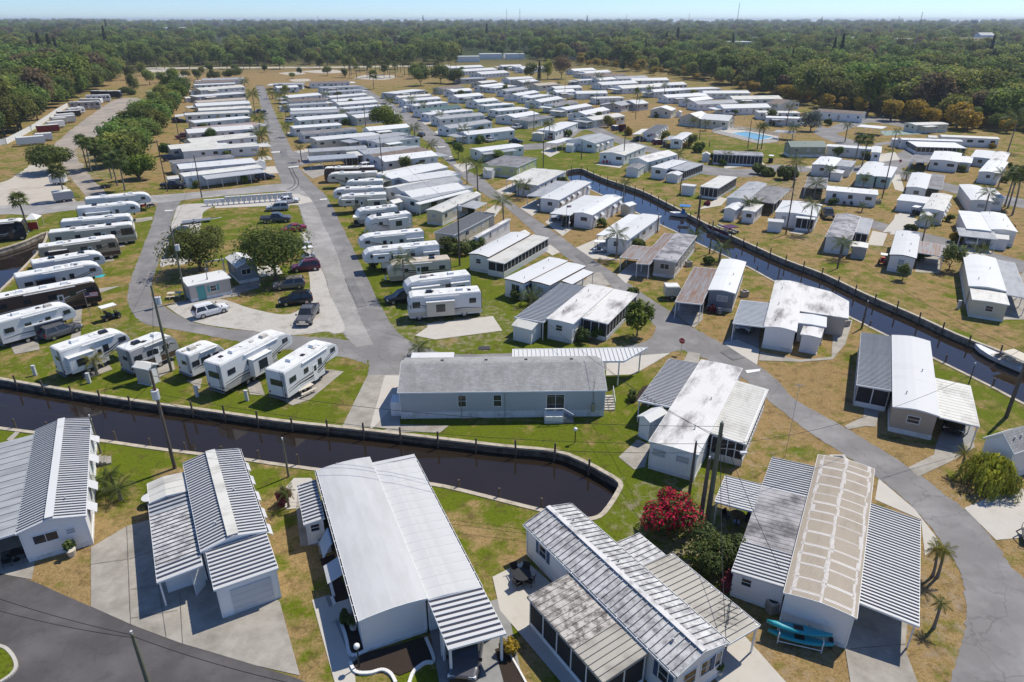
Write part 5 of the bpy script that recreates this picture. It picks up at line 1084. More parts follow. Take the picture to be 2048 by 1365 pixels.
def rv(kind,label,A,B,z=3.5,body='rv_white',lower=None,stripes=('stripe_grey',),slides=(),acs=2,rear='window',roofm='rv_roof',text=None,W=2.5,group='recreational vehicles parked in the park',wins=None,front_dark=False,name=None,L=None,zfix=None):
 a = P(A[0],A[1],z); b_ = P(B[0],B[1],z); a.z = b_.z = 0
 yaw,sd = away(a,b_); Ln = L or (b_-a).length
 nm = {'five': 'fifth_wheel_trailer','trav': 'travel_trailer','coach': 'motorhome','cargo': 'cargo_trailer'}[kind]
 cat = {'five': 'fifth wheel','trav': 'travel trailer','coach': 'motorhome','cargo': 'trailer'}[kind]
 o = empty(nm,a,yaw,label,cat,group)
 z = zfix or z
 if kind == 'five': pr = [(0,.75),(0,z-.1),(.15,z),(Ln-1.9,z),(Ln-.9,z-.18),(Ln-.25,z-.62),(Ln,z-1.15),(Ln-.06,z-1.75),(Ln-.5,z-1.98),(Ln-2.5,z-1.98),(Ln-2.75,z-2.3),(Ln-2.75,.7)]
 elif kind == 'trav': pr = [(0,.6),(0,z-.1),(.12,z),(Ln-1.3,z),(Ln-.6,z-.25),(Ln-.12,z-.9),(Ln,z-1.5),(Ln-.12,.75),(Ln-.35,.6)]
 elif kind == 'coach': pr = [(0,.5),(0,z-.15),(.15,z),(Ln-.75,z),(Ln-.3,z-.18),(Ln-.05,z-1.0),(Ln,z-1.9),(Ln-.02,.75),(Ln-.2,.5)]
 else: pr = [(0,.55),(0,z-.05),(.05,z),(Ln-.3,z),(Ln,z-.3),(Ln,.6),(Ln-.1,.55)]
 pr = pr[::-1]
 bm = bmesh.new(); n = len(pr); y0,y1 = (0,W*sd) if sd > 0 else (W*sd,0)
 v0 = [bm.verts.new((x,y0,zz)) for x,zz in pr]; v1 = [bm.verts.new((x,y1,zz)) for x,zz in pr]
 f0 = bm.faces.new(v0); f1 = bm.faces.new(v1[::-1])
 for i in range(n): bm.faces.new((v0[(i+1) % n],v0[i],v1[i],v1[(i+1) % n]))
 bmesh.ops.recalc_face_normals(bm,faces=bm.faces)
 es = [e for e in bm.edges if len(e.link_faces) == 2 and (f0 in e.link_faces or f1 in e.link_faces) and min(q.co.z for q in e.verts) > z-2.4]
 bmesh.ops.bevel(bm,geom=es,offset=.1,segments=2,affect='EDGES')
 me = bpy.data.meshes.new('body'); bm.to_mesh(me)
 top = [[tuple(q.co+Vector((0,0,.012))) for q in f.verts] for f in bm.faces if f.normal.z > .75 and f.calc_center_median().z > z-.3]; bm.free()
 me.materials.append(MAT[body]); me.polygons.foreach_set('use_smooth',[False]*len(me.polygons)); put('body',me,o)
 m = MB()
 for q in top: m.add(q,[tuple(range(len(q)))])
 m.build('roof',roofm,o)
 ny = -.004*sd; fy = W*sd+.004*sd                 # near and far side planes
 if lower:
  m = MB(); x1 = Ln-(2.78 if kind == 'five' else .1)
  ribbon(m,[(.02,1.0),(x1,1.0)],ny,[.62,.62],0,-sd); ribbon(m,[(.02,1.0),(x1,1.0)],fy,[.62,.62],0,sd); m.build('lower_panel',lower,o)
 rr = random.Random(int(a.x*17+a.y*5))
 for k,st in enumerate(stripes):
  m = MB(); zb = 1.55+.28*k; c = [(.2,zb-.25),(Ln*.22,zb-.1),(Ln*.45,zb-.22+.1*k),(Ln*.66,zb+.15),(Ln*.84,zb+.75),(Ln*.95,zb+.9 if kind != 'trav' else zb+.5)]
  c = [(x,min(zz,z-.7)) for x,zz in c]; wd = [.05,.12,.2,.16,.1,.03]
  for yy,sg in ((ny*1.5,-sd),(fy*1.001,sd)):
   m = MB(); ribbon(m,c,yy,wd,0,sg); m.build('stripe',st,o)
   if k == 0: m = MB(); ribbon(m,[(x,zz-.28) for x,zz in c[1:5]],yy,[.02,.07,.1,.02],0,sg); m.build('stripe',st,o)
 # windows
 zw = z-1.15 if kind != 'five' else z-1.25
 if kind != 'cargo':
  ws = wins or ([(.12,1.0,.6),(.36,.7,.55),(.62,.6,.7),(.88,.8,.5)] if kind == 'five' else [(.14,.9,.6),(.42,1.1,.65),(.72,.7,.6)] if kind == 'trav' else [(.1,.9,.6),(.32,.8,.6),(.55,1.0,.65),(.74,.8,.65)])
  for t,w_,h_ in ws:
   zz = zw+(.35 if kind == 'five' and t > .8 else 0)
   for yy in (ny*3,fy+.006*sd):
    put('window',cached(('rvw',w_,h_),lambda: MB().box(-w_/2,-.02,-h_/2,w_/2,.02,h_/2).mesh('window','glass')),o,(Ln*t,yy,zz))
  dx = Ln*(.52 if kind != 'coach' else .62); m = MB(); m.box(dx-.36,0,.62,dx+.36,-.02*sd,2.55,0); m.box(dx-.2,-.02*sd,1.75,dx+.2,-.03*sd,2.35,1); m.box(dx+.26,-.02*sd,1.4,dx+.32,-.05*sd,1.5,2); m.build('door',['trim' if body != 'rv_black' else 'rv_brown','glass','black'],o)
  if kind == 'coach':
   m = MB(); x = Ln-.28
   m.add([(Ln-.27,.18*sd,z-.32),(Ln-.27,(W-.18)*sd,z-.32),(Ln+.005,(W-.14)*sd,z-1.55),(Ln+.005,.14*sd,z-1.55)],[(0,1,2,3) if sd < 0 else (3,2,1,0)]); m.v = [(x_+.02,y_,z_) for x_,y_,z_ in m.v]; m.build('windscreen','glass',o)
   for yy in (ny*3,fy+.006*sd): m = MB(); m.box(Ln-1.55,yy-.02,z-1.6,Ln-.55,yy+.02,z-.75); m.build('cab_window','glass',o)
   for yy in (-.22*sd,(W+.22)*sd): m = MB(); m.box(Ln-.35,yy-.07,z-1.5,Ln-.25,yy+.07,z-1.1); m.build('mirror','black',o)
   m = MB(); m.box(Ln-.02,.25*sd,.8,Ln+.03,.6*sd,1.0); m.build('headlight','lamp',o); m = MB(); m.box(Ln-.02,(W-.6)*sd,.8,Ln+.03,(W-.25)*sd,1.0); m.build('headlight','lamp',o)
   if front_dark: m = MB(); ribbon(m,[(Ln-2.2,z-1.2),(Ln-.35,z-1.2)],ny*2,[1.2,1.2],0,-sd); m.build('cab_panel','rv_brown',o)
 # rear face
 if rear and kind != 'cargo':
  m = MB(); m.box(-.03,.45*sd,z-1.75,0,(W-.5)*sd,z-1.05) if rear == 'window' else m.box(-.03,.8*sd,z-1.4,0,(W-.9)*sd,z-.95); m.build('rear_window','glass',o)
  m = MB()
  for yy in (.2,.48): m.tube([(-.09,yy*sd,.9),(-.09,yy*sd,z+.1)],.02,5)
  for k in range(8): m.tube([(-.09,.2*sd,1.0+k*.31),(-.09,.48*sd,1.0+k*.31)],.016,4)
  m.build('ladder','black',o)
  for yy in (.15,W-.3): m = MB(); m.box(-.04,yy*sd,.95,0,(yy+.15)*sd,1.2); m.build('tail_lamp','tail_lamp',o)
  m = MB(); m.box(-.2,.1*sd,.5,0,(W-.1)*sd,.62); m.build('bumper','stripe_grey',o)
 # slide-outs on the near side: (t0, t1, depth, z0, z1)
 for t0,t1,dp,q0,q1,sm in slides:
  m = MB(); x0,x1 = Ln*t0,Ln*t1; m.box(x0,-.0*sd,q0,x1,-dp*sd,q1); so_ = m.build('slide_out',sm,o)
  m = MB(); m.box(x0-.05,.0,q1+.003,x1+.05,-(dp+.05)*sd,q1+.06); m.build('slide_roof',roofm if sm != 'rv_black' else 'rv_black',so_)
  w_ = min(1.2,(x1-x0)*.45); m = MB(); m.box((x0+x1)/2-w_/2,-dp*sd,q0+.6,(x0+x1)/2+w_/2,-(dp+.025)*sd,q1-.35); m.build('window','glass',so_)
 # roof gear
 for k in range(acs):
  x = Ln*((.28,.7,.5)[k]); m = MB(); yc = W/2*sd
  m.hexa([(x-.45,yc-.36,z),(x+.45,yc-.36,z),(x+.45,yc+.36,z),(x-.45,yc+.36,z)],[(x-.36,yc-.28,z+.3),(x+.36,yc-.28,z+.3),(x+.4,yc+.28,z+.28),(x-.36,yc+.28,z+.3)]); m.build('air_conditioner',rr.choice(['trim','rv_black','trim','wall_beige']),o)
 if kind != 'cargo':
  for k in range(4):
   x = Ln*rr.uniform(.1,.85); y = rr.choice([.35,.6])*W*sd; m = MB(); m.box(x-.2,y-.2,z,x+.2,y+.2,z+.1); m.build('roof_vent',rr.choice(['trim','black','wall_beige','trim']),o)
  m = MB(); m.tube([(Ln*.3,-.06*sd,z-.22),(Ln*.78,-.06*sd,z-.22)],.07,6); m.build('awning_roll','trim',o)
 # running gear
 if kind == 'coach': xs = (Ln*.24,Ln*.86)
 elif kind == 'five': xs = (Ln*.30,Ln*.30+.85)
 elif kind == 'cargo': xs = (Ln*.4,Ln*.4+.8) if Ln > 4.5 else (Ln*.45,)
 else: xs = (Ln*.40,Ln*.40+.8)
 for x in xs:
  for y in (.12*sd,(W-.12)*sd): wheel(o,x,y,.46 if kind == 'coach' else .36,.24)
 m = MB(); m.box(.3,.5*sd,.35,Ln-(.6 if kind == 'coach' else 2.9 if kind == 'five' else .5),(W-.5)*sd,.72); m.build('chassis','black',o)
 if kind == 'five':
  for y in (.45,W-.45): m = MB(); m.box(Ln-2.95,(y-.06)*sd,0,Ln-2.83,(y+.06)*sd,.9); m.build('landing_leg','black',o)
  m = MB(); m.box(Ln-1.4,(W/2-.15)*sd,1.0,Ln-1.1,(W/2+.15)*sd,z-1.95); m.build('king_pin','black',o)
 elif kind in ('trav','cargo'):
  m = MB(); m.tube([(Ln-.3,.5*sd,.5),(Ln+1.1,W/2*sd,.5)],.05,5); m.tube([(Ln-.3,(W-.5)*sd,.5),(Ln+1.1,W/2*sd,.5)],.05,5); m.tube([(Ln+.9,W/2*sd,0),(Ln+.9,W/2*sd,.9)],.04,5); m.build('hitch','black',o)
  if kind == 'trav':
   for y in (W/2-.18,W/2+.18): m = MB(); m.tube([(Ln+.35,y*sd,.5),(Ln+.35,y*sd,1.0)],.15,8); m.build('gas_bottle','trim',o)
 for tx in (text or ()):
  s_,where,xx,zz,size = tx
  cu = bpy.data.curves.new('lettering','FONT'); cu.body = s_; cu.size = size; cu.align_x = 'CENTER'; cu.extrude = .002; cu.space_character = 1.25; cu.materials.append(MAT['stripe_grey'])
  fo = bpy.data.objects.new('f',cu); COL.objects.link(fo); dg = bpy.context.evaluated_depsgraph_get(); lm = bpy.data.meshes.new_from_object(fo.evaluated_get(dg)); bpy.data.objects.remove(fo)
  t = put('lettering',lm,o)
  if where == 'rear': t.location = (-.012,W/2*sd,zz); t.rotation_euler = (math.pi/2,0,-math.pi/2)
  else:
   t.location = (Ln*xx,-(float(where)+.012)*sd,zz); t.rotation_euler = (math.pi/2,0,0 if sd > 0 else math.pi)
 return o
# ---- left column, nearest last; each given by its near roof edge, rear to front
rv('five','white fifth wheel farthest up the left row, by the cross street',u0(745,1185),u0(1318,1128),3.6)
rv('five','white fifth wheel with roof-high slide, second in the left row',u0(672,1268),u0(1222,1212),3.6,slides=[(.12,.5,.7,.9,2.6,'rv_white')],stripes=('stripe_grey',))
rv('coach','plain white motorhome, third in the left row',m0(388,210),m0(850,168),3.4,stripes=('stripe_grey',),acs=2)
rv('coach','tan and brown motorhome with dark swirl, fourth in the left row',m0(310,282),m0(868,222),3.5,body='rv_cream',lower='rv_tan',stripes=('rv_brown','stripe_red'),front_dark=True,acs=3)
rv('coach','beige motorhome with brown tail and raised slide, fifth in the left row',m0(243,378),m0(762,308),3.5,body='rv_tan',lower='rv_brown',stripes=('rv_brown','rv_cream'),slides=[(.12,.34,.5,.9,2.7,'rv_brown')],acs=2)
rv('five','low white fifth wheel, sixth in the left row',m0(208,482),m0(672,402),3.45,body='rv_white',stripes=('stripe_grey',))
rv('five','white and grey fifth wheel with dark slides beside a teal mat',m0(100,572),m0(655,470),3.6,lower='rv_grey',stripes=('rv_black','stripe_grey'),slides=[(.2,.42,.6,.9,2.7,'rv_black')],acs=3)
rv('coach','black and brown motorhome with white roof and silver swirls',m0(-75,722),m0(630,588),3.6,body='rv_brown',lower='rv_black',stripes=('stripe_tan','rv_white'),acs=3)
rv('five','white fifth wheel with grey awning tent at its side',m0(-25,868),m0(478,735),3.5,body='rv_white',stripes=('stripe_grey',),acs=2)
rv('five','white fifth wheel with open slide-out, end of the canal row',m0(385,1052),m0(832,905),3.6,stripes=('stripe_grey','stripe_navy'),slides=[(.05,.4,.8,.95,2.75,'rv_white')],rear='small')
rv('trav','grey-brown travel trailer with ladder and white door',m0(840,1050),m0(1142,928),3.3,body='rv_grey',lower='rv_brown',stripes=('rv_black','rv_white'),rear='small')
rv('trav','short white travel trailer behind the utility pole',m1(252,1080),m1(478,985),3.1,stripes=('stripe_grey',),rear='small',acs=1)
rv('five','long white fifth wheel with black-roofed slide-out and side lettering',m1(455,1142),m1(920,905),3.8,lower='rv_grey',stripes=('rv_black','stripe_grey'),slides=[(.34,.60,.8,.95,2.95,'rv_white')],text=[('ATLAS','.8',.47,1.25,.42),('ATLAS','rear',0,2.55,.36)])
rv('five','white fifth wheel with black swooshes, right end of the canal row',m1(872,1190),m1(1218,968),3.7,roofm='rv_roof',stripes=('rv_black','stripe_grey'),rear='window')
# ---- centre column (front to the left), far to near
rv('coach','dark-nosed motorhome farthest up the centre column',u2(655,900),u2(205,912),3.5,body='rv_brown',stripes=('rv_white',))
rv('five','white and tan fifth wheel, second in the centre column',u2(678,948),u2(235,962),3.5,body='rv_cream',stripes=('rv_black',))
rv('trav','low white trailer, third in the centre column',u2(728,1020),u2(390,1028),3.2)
rv('five','white fifth wheel, fourth in the centre column',u2(733,1080),u2(285,1100),3.5)
rv('five','cream fifth wheel with two slides, fifth in the centre column',u2(760,1140),u2(330,1162),3.6,body='rv_cream',lower='rv_tan',stripes=('rv_brown',),slides=[(.02,.4,.7,.95,2.7,'rv_cream'),(.66,.92,.6,1.75,3.0,'rv_cream')])
rv('trav','grey-nosed travel trailer beside the silver golf cart',m2(507,108),m2(240,138),3.1,lower='rv_grey',stripes=('stripe_grey',))
rv('trav','white and black trailer with raked glass nose',m2(595,152),m2(312,190),3.3,stripes=('rv_black',),slides=[(.12,.55,.6,.8,2.7,'rv_white')])
rv('five','white fifth wheel with red-grey swoosh and bedroom slide',m2(675,270),m2(255,312),3.5,stripes=('stripe_grey','stripe_red'),slides=[(.02,.28,.5,1.0,2.5,'rv_white')])
rv('five','white lettered fifth wheel with three slide-outs',m2(775,355),m2(280,402),3.7,stripes=('rv_brown','stripe_grey'),slides=[(.02,.22,.6,.95,2.75,'rv_white'),(.45,.62,.6,.95,2.75,'rv_white'),(.68,.88,.5,1.85,3.1,'rv_white')],text=[('MONTANA','.004',.3,2.15,.3)])
rv('trav','tan-roofed beige travel trailer behind the small palm',m2(848,452),m2(440,488),3.2,body='rv_cream',lower='rv_tan',stripes=('rv_brown','rv_black'),roofm='rv_roof_tan')
rv('five','white trailer with dusty roof and two slides beside the dark car',m2(980,552),m2(555,602),3.5,stripes=('stripe_red','stripe_grey'),slides=[(.04,.32,.6,.95,2.7,'rv_white'),(.5,.92,.7,.95,2.7,'rv_white')],text=[('EAGLE','.004',.42,2.3,.3)])
rv('coach','white and cream motorhome with navy stripe, nearest in the centre column',m2(1047,662),m2(570,700),3.5,body='rv_white',lower='rv_cream',stripes=('stripe_navy',),slides=[(.38,.76,.6,.75,2.75,'rv_cream')],wins=[(.12,.9,.7),(.62,.01,.01)],acs=2)
# ---- storage lot
for k,(lb,A,B,z,bd,kd) in enumerate([
 ('long white cargo trailer nearest the storage fence gate',u0(385,625),u0(132,645),2.7,'rv_white','cargo'),('white box trailer behind the long cargo trailer',u0(455,600),u0(300,612),2.5,'rv_white','cargo'),
 ('red cargo trailer by the white storage fence',u0(515,525),u0(315,540),2.6,'car_red','cargo'),('white enclosed trailer above the red one',u0(565,490),u0(415,505),2.6,'rv_white','cargo'),('cream small trailer above the red one',u0(585,465),u0(460,475),2.4,'rv_cream','cargo'),
 ('dark grey cargo trailer by the white fence',u0(662,445),u0(450,465),2.7,'rv_grey','cargo'),('white trailer behind the dark grey one',u0(655,425),u0(495,440),2.6,'rv_white','cargo'),('dark trailer with red nose in the storage lot',u0(705,400),u0(500,415),2.6,'rv_black','cargo'),('white camper high in the storage lot',u0(742,370),u0(595,385),2.8,'rv_white','trav'),
 ('patterned motorhome in the storage lot',u0(600,330),u0(875,320),3.4,'rv_grey','coach'),('white motorhome high in the storage lot',u0(750,270),u0(965,262),3.4,'rv_white','coach'),('black coach at the top of the storage lot',u0(790,230),u0(1050,230),3.6,'rv_black','coach'),('small trailer second left of the motorhomes',u0(690,300),u0(880,300),2.4,'rv_white','cargo'),
 ('grey box trailer right of the storage lane',u0(1185,450),u0(985,455),3.0,'rv_white','cargo'),('white camper right of the storage lane',u0(905,550),u0(1010,535),2.9,'rv_white','trav'),('white trailer under the storage lot trees',u0(930,520),u0(1040,510),2.8,'rv_white','cargo'),('pale trailer at the top right of the storage lot',u0(1285,235),u0(1420,232),3.4,'rv_grey','cargo'),
 ('white sign trailer on the shell lot',u0(420,975),u0(550,970),2.4,'rv_white','cargo'),('white banner-sided trailer beside the cabbage palm',u0(462,1130),u0(640,1108),2.3,'rv_grey','cargo')]):
 rv(kd,lb,A,B,z,bd,stripes=() if kd == 'cargo' else ('stripe_grey',),acs=0 if kd == 'cargo' else 1,W=2.3,group='trailers kept in the storage lot',rear=None)
rv('coach','black motorhome backed to the left canal',m0(-120,225),m0(145,200),3.5,'rv_black',stripes=('rv_grey',))
rv('cargo','small cream cargo trailer on the drive beside the steel carport',m3(1080,632),m3(1182,632),2.0,'rv_cream',stripes=(),acs=0,W=1.8,group=None,rear=None)
# ------------------------------------------------------------------ cars
def car_meshes(kind):
 Ln,W,Hh = {'suv': (4.6,1.86,1.7),'sedan': (4.7,1.82,1.45),'pickup': (5.7,1.98,1.88)}[kind]
 h = Ln/2; hw = W/2
 if kind == 'suv': st = [(-h,.5,.95,.8),(-h+.08,.32,1.02,.95),(-h+.6,.26,1.05,1),(0,.24,1.04,1),(h-1.35,.24,1.02,1),(h-.6,.26,.93,.98),(h-.15,.30,.84,.9),(h,.42,.70,.78)]
 elif kind == 'sedan': st = [(-h,.5,.86,.8),(-h+.1,.32,.95,.94),(-h+.8,.25,.97,1),(0,.22,.93,1),(h-1.4,.22,.92,1),(h-.6,.25,.82,.98),(h-.15,.3,.72,.9),(h,.42,.62,.78)]
 else: st = [(-h,.62,1.1,.94),(-h+.05,.5,1.18,.98),(-.6,.42,1.18,1),(.2,.4,1.16,1),(h-1.55,.4,1.16,1),(h-.4,.44,1.1,.99),(h-.08,.5,1.0,.95),(h,.6,.88,.9)]
 rings = []
 for x,zb,zt,wf in st:
  w_ = hw*wf
  rings.append([(x,-w_*.9,zb),(x,-w_,zb+.12),(x,-w_,zb+(zt-zb)*.62),(x,-w_*.93,zt-.05),(x,-w_*.8,zt),(x,w_*.8,zt),(x,w_*.93,zt-.05),(x,w_,zb+(zt-zb)*.62),(x,w_,zb+.12),(x,w_*.9,zb)])
 body = MB(); body.loft([r[::-1] for r in rings])
 if kind == 'suv': g = [(-h+.12,-h+.42),(h-1.25,h-2.05)]; zb = 1.0
 elif kind == 'sedan': g = [(-h+.75,-h+1.45),(h-1.3,h-2.15)]; zb = .92
 else: g = [(-.75,-.55),(h-1.45,h-2.15)]; zb = 1.14
 zt = Hh; wb,wt = hw*.9,hw*.70
 gl = MB(); gl.hexa([(g[0][0],-wb,zb),(g[1][0],-wb,zb),(g[1][0],wb,zb),(g[0][0],wb,zb)],[(g[0][1],-wt,zt-.06),(g[1][1],-wt,zt-.06),(g[1][1],wt,zt-.06),(g[0][1],wt,zt-.06)])
 rf = MB(); e = .05
 rf.hexa([(g[0][1]-e,-wt-e,zt-.07),(g[1][1]+e,-wt-e,zt-.07),(g[1][1]+e,wt+e,zt-.07),(g[0][1]-e,wt+e,zt-.07)],[(g[0][1]+.1,-wt+.08,zt),(g[1][1]-.12,-wt+.08,zt),(g[1][1]-.12,wt-.08,zt),(g[0][1]+.1,wt-.08,zt)])
 for s in (-1,1):                                                    # pillars
  for t in ((0,.03),(.48,.06),(.97,.03)) if kind != 'pickup' else ((0,.06),(.5,.05),(.97,.03)):
   xb = g[0][0]+(g[1][0]-g[0][0])*t[0]; xt = g[0][1]+(g[1][1]-g[0][1])*t[0]; d = t[1]+.03
   rf.hexa([(xb-d,s*(wb+.008)-.02,zb),(xb+d,s*(wb+.008)-.02,zb),(xb+d,s*(wb+.008)+.02,zb),(xb-d,s*(wb+.008)+.02,zb)],[(xt-d,s*(wt+.01)-.02,zt-.06),(xt+d,s*(wt+.01)-.02,zt-.06),(xt+d,s*(wt+.01)+.02,zt-.06),(xt-d,s*(wt+.01)+.02,zt-.06)])
 bed = None
 if kind == 'pickup': bed = MB(); bed.box(-h+.1,-hw*.78,1.182,-.85,hw*.78,1.19)
 if kind == 'suv':
  for s in (-1,1): rf.tube([(g[0][1]+.2,s*wt*.9,zt+.03),(g[1][1]-.4,s*wt*.9,zt+.03)],.025,5)
 return Ln,W,body,gl,rf,bed,st
def car(kind,label,Rr,Fr,col,group='cars and trucks parked in the park',z=0):
 a = P(*Rr,z) if not isinstance(Rr,Vector) else Rr; b_ = P(*Fr,z) if not isinstance(Fr,Vector) else Fr; c = (a+b_)/2; d = b_-a
 Ln,W,body,gl,rf,bed,st = cached(('carsrc',kind),lambda: car_meshes(kind)); h = Ln/2; hw = W/2
 nm = {'suv': 'parked_suv','sedan': 'parked_car','pickup': 'pickup_truck'}[kind]
 o = empty(nm,(c.x,c.y,.02),math.atan2(d.y,d.x),label,{'suv': 'car','sedan': 'car','pickup': 'pickup truck'}[kind],group)
 put('body',cached(('cb',kind,col),lambda: body.mesh('body',col)),o); put('windows',cached(('cg',kind),lambda: gl.mesh('windows','glass')),o); put('roof',cached(('cr',kind,col),lambda: rf.mesh('roof',col)),o)
 if bed: put('truck_bed',cached(('bed',kind),lambda: bed.mesh('truck_bed','black')),o)
 r = .39 if kind == 'pickup' else .35
 for x in (-h+.9,h-.92):
  for y in (-hw+.1,hw-.1): wheel(o,x,y,r,.24)
 zf,zr = st[-2][2],st[1][2]
 hl = cached(('hl',kind),lambda: MB().box(-.1,-.22,-.08,.06,.22,.08).mesh('headlight','lamp')); tl = cached(('tl',kind),lambda: MB().box(-.06,-.13,-.16,.06,.13,.16).mesh('tail_lamp','tail_lamp'))
 for s in (-1,1): put('headlight',hl,o,(h-.14,s*hw*.68,zf-.12)); put('tail_lamp',tl,o,(-h+.06,s*hw*.78,zr-.14))
 put('bumper',cached(('bp',kind),lambda: MB().box(h-.12,-hw*.78,.42,h+.05,hw*.78,.62).mesh('bumper','chrome' if kind == 'pickup' else 'black')),o)
 put('grille',cached(('gr',kind),lambda: MB().box(h-.1,-hw*.42,.64,h+.03,hw*.42,.64+(.3 if kind == 'pickup' else .14)).mesh('grille','chrome' if kind == 'pickup' else 'black')),o)
 for s in (-1,1): put('mirror',cached(('mi',kind),lambda: MB().box(-.07,-.1,-.08,.07,.1,.08).mesh('mirror','black')),o,(st[4][0]+.25,s*(hw+.06),st[4][2]+.1))
 if kind == 'pickup':
  put('tailgate',cached('tg',lambda: MB().box(-h-.02,-hw*.85,.72,-h+.03,hw*.85,1.14).mesh('tailgate','car_grey')),o)
 return o
car('suv','white SUV parked on the gravel by the loop road',(393,637),(452,621),'car_white')
car('pickup','dark pickup truck with chrome grille on the gravel lot',(627,622),(606,656),'car_grey')
car('suv','black hatchback car on the grass beside the gravel lot',(622,604),(563,611),'car_black')
car('suv','taupe box-shaped SUV on the grass below the oak',(606,574),(553,579),'car_taupe')
car('suv','dark red SUV with roof rails by the centre road',(640,538),(583,544),'car_maroon')
car('sedan','grey car half hidden behind the oak crown',(610,497),(580,502),'car_silver')
car('sedan','bright red car behind the oak',(604,461),(570,466),'car_red')
car('pickup','dark pickup truck on the green beyond the oak',(520,446),(585,443),'car_grey')
car('suv','silver-white SUV on the green near the mailboxes',(577,420),(535,422),'car_silver')
car('sedan','white sedan beside the mailbox row',(562,408),(592,405),'car_white')
car('suv','dark blue SUV behind the small tree on the gravel strip',(372,470),(345,482),'car_navy')
car('suv','black SUV beside the nearest centre-column motorhome',(826,600),(780,607),'car_black')
car('pickup','black pickup truck beside the corner home',(334,377),(363,377),'car_black')
car('suv','black SUV in front of the corner home',(512,362),(550,357),'car_black')
car('suv','black SUV nosing out of the grey-striped carport',(943,1272),(928,1352),'car_grey')
car('suv','black car under the tan home carport',(1910,838),(1904,868),'car_black')
car('suv','silver car under the steel carport by the loop corner',(1500,645),(1484,668),'car_silver')
car('sedan','dark car with red tail lamps under the rust-streaked carport',(1392,622),(1412,585),'car_black')
car('suv','silver SUV under the white carport by the diagonal road',(1122,425),(1104,452),'car_silver')
car('sedan','black car under the awninged home carport',(1142,440),(1128,460),'car_black')
car('pickup','white pickup truck in the grey carport at right',(1943,475),(1941,500),'car_white')
car('sedan','dark car under the dark carport of the long white home',(1640,372),(1634,390),'car_grey')
car('suv','silver car in the dark carport at the right lane',(1842,322),(1838,338),'car_silver')
car('pickup','white pickup truck beside the far right row',u4(1190,450),u4(1065,440),'car_white')
car('pickup','white pickup truck in the block under the wood',u4(45,220),u4(145,220),'car_white')
car('sedan','blue-grey car on the middle lane lawn',u3(510,690),u3(650,690),'car_navy')
car('sedan','silver car under the awning beside the diagonal road',u3(300,690),u3(420,665),'car_silver')
car('suv','red SUV in the open carport',u3(870,665),u3(935,640),'car_red')
car('sedan','dark purple car beside white pickup behind the diagonal road',u3(225,335),u3(300,315),'car_maroon')
car('sedan','white car on the grass behind the diagonal road',u3(130,355),u3(225,335),'car_white')
car('suv','red SUV beside the porch near the pool lawn',u4(480,705),u4(555,700),'car_maroon')
car('sedan','black car beside the charcoal-roofed home',u4(300,660),u4(400,680),'car_black')
car('suv','blue SUV beside the dark red hedge, middle block',u3(1440,580),u3(1500,575),'car_blue')
car('pickup','dark pickup truck in the lane by the screened room',n0(1060,25),n0(1085,75),'car_black')
car('suv','white SUV half seen in the middle of the centre road row',u2(-105,510),u2(-45,510),'car_white')
car('suv','white car under the first home of the diagonal row',u3(55,640),u3(120,665),'car_white')
car('sedan','dark car on the diagonal road shoulder near the palm',u2(1055,640),u2(1085,625),'car_black')
car('suv','dark SUV between the awning tent and the slide-out trailer',m0(290,985),m0(520,905),'car_grey')
car('suv','blue car low among the oaks on the gravel strip',m1(140,435),m1(260,420),'car_blue')
# golf carts
def golf_cart(label,Rr,Fr,col='car_white',top='trim'):
 a = P(*Rr); b_ = P(*Fr); d = b_-a; c = (a+b_)/2; o = empty('golf_cart',(c.x,c.y,.02),math.atan2(d.y,d.x),label,'golf cart','golf carts')
 m = MB(); m.hexa([(-1.1,-.55,.3),(1.15,-.5,.3),(1.15,.5,.3),(-1.1,.55,.3)],[(-1.1,-.55,.55),(.75,-.55,.45),(.75,.55,.45),(-1.1,.55,.55)]); m.hexa([(.65,-.52,.4),(1.2,-.45,.4),(1.2,.45,.4),(.65,.52,.4)],[(.6,-.5,.95),(1.05,-.4,.72),(1.05,.4,.72),(.6,.5,.95)]); m.build('body',col,o)
 m = MB(); m.box(-.45,-.52,.55,.1,.52,.8); m.box(-.55,-.52,.75,-.42,.52,1.25); m.build('seat','black',o)
 m = MB(); m.box(-1.05,-.62,1.86,.85,.62,1.93); m.build('canopy',top,o); m = MB()
 for x,x2 in ((-.95,-.9),(.75,.6)):
  for y in (-.55,.55): m = MB(); m.tube([(x,y,.5),(x2,y,1.87)],.025,5); m.build('post','black',o)
 for x in (-.75,.8):
  for y in (-.5,.5): wheel(o,x,y,.24,.18)
 m = MB(); m.tube([(.5,-.25,.75),(.35,-.25,1.05)],.02,5); m.build('steering_wheel','black',o)
golf_cart('golf cart with white canopy on the grass by the loop road',m0(690,850),m0(760,830),'car_black')
golf_cart('golf cart with pale canopy beside the grey-nosed trailer',m2(240,255),m2(245,215),'car_grey')
golf_cart('white golf cart under the bright white home porch',m3(610,405),m3(690,405))
golf_cart('golf cart with tan top at the lane bend by the screened porch',u4(1490,880),u4(1510,840),'car_black')
golf_cart('golf cart under white canopy beside the dark red SUV',m1(1000,450),m1(1060,440),'car_white')
golf_cart('golf cart by the curved-front home driveway',u5(870,1110),u5(920,1090),'car_black')
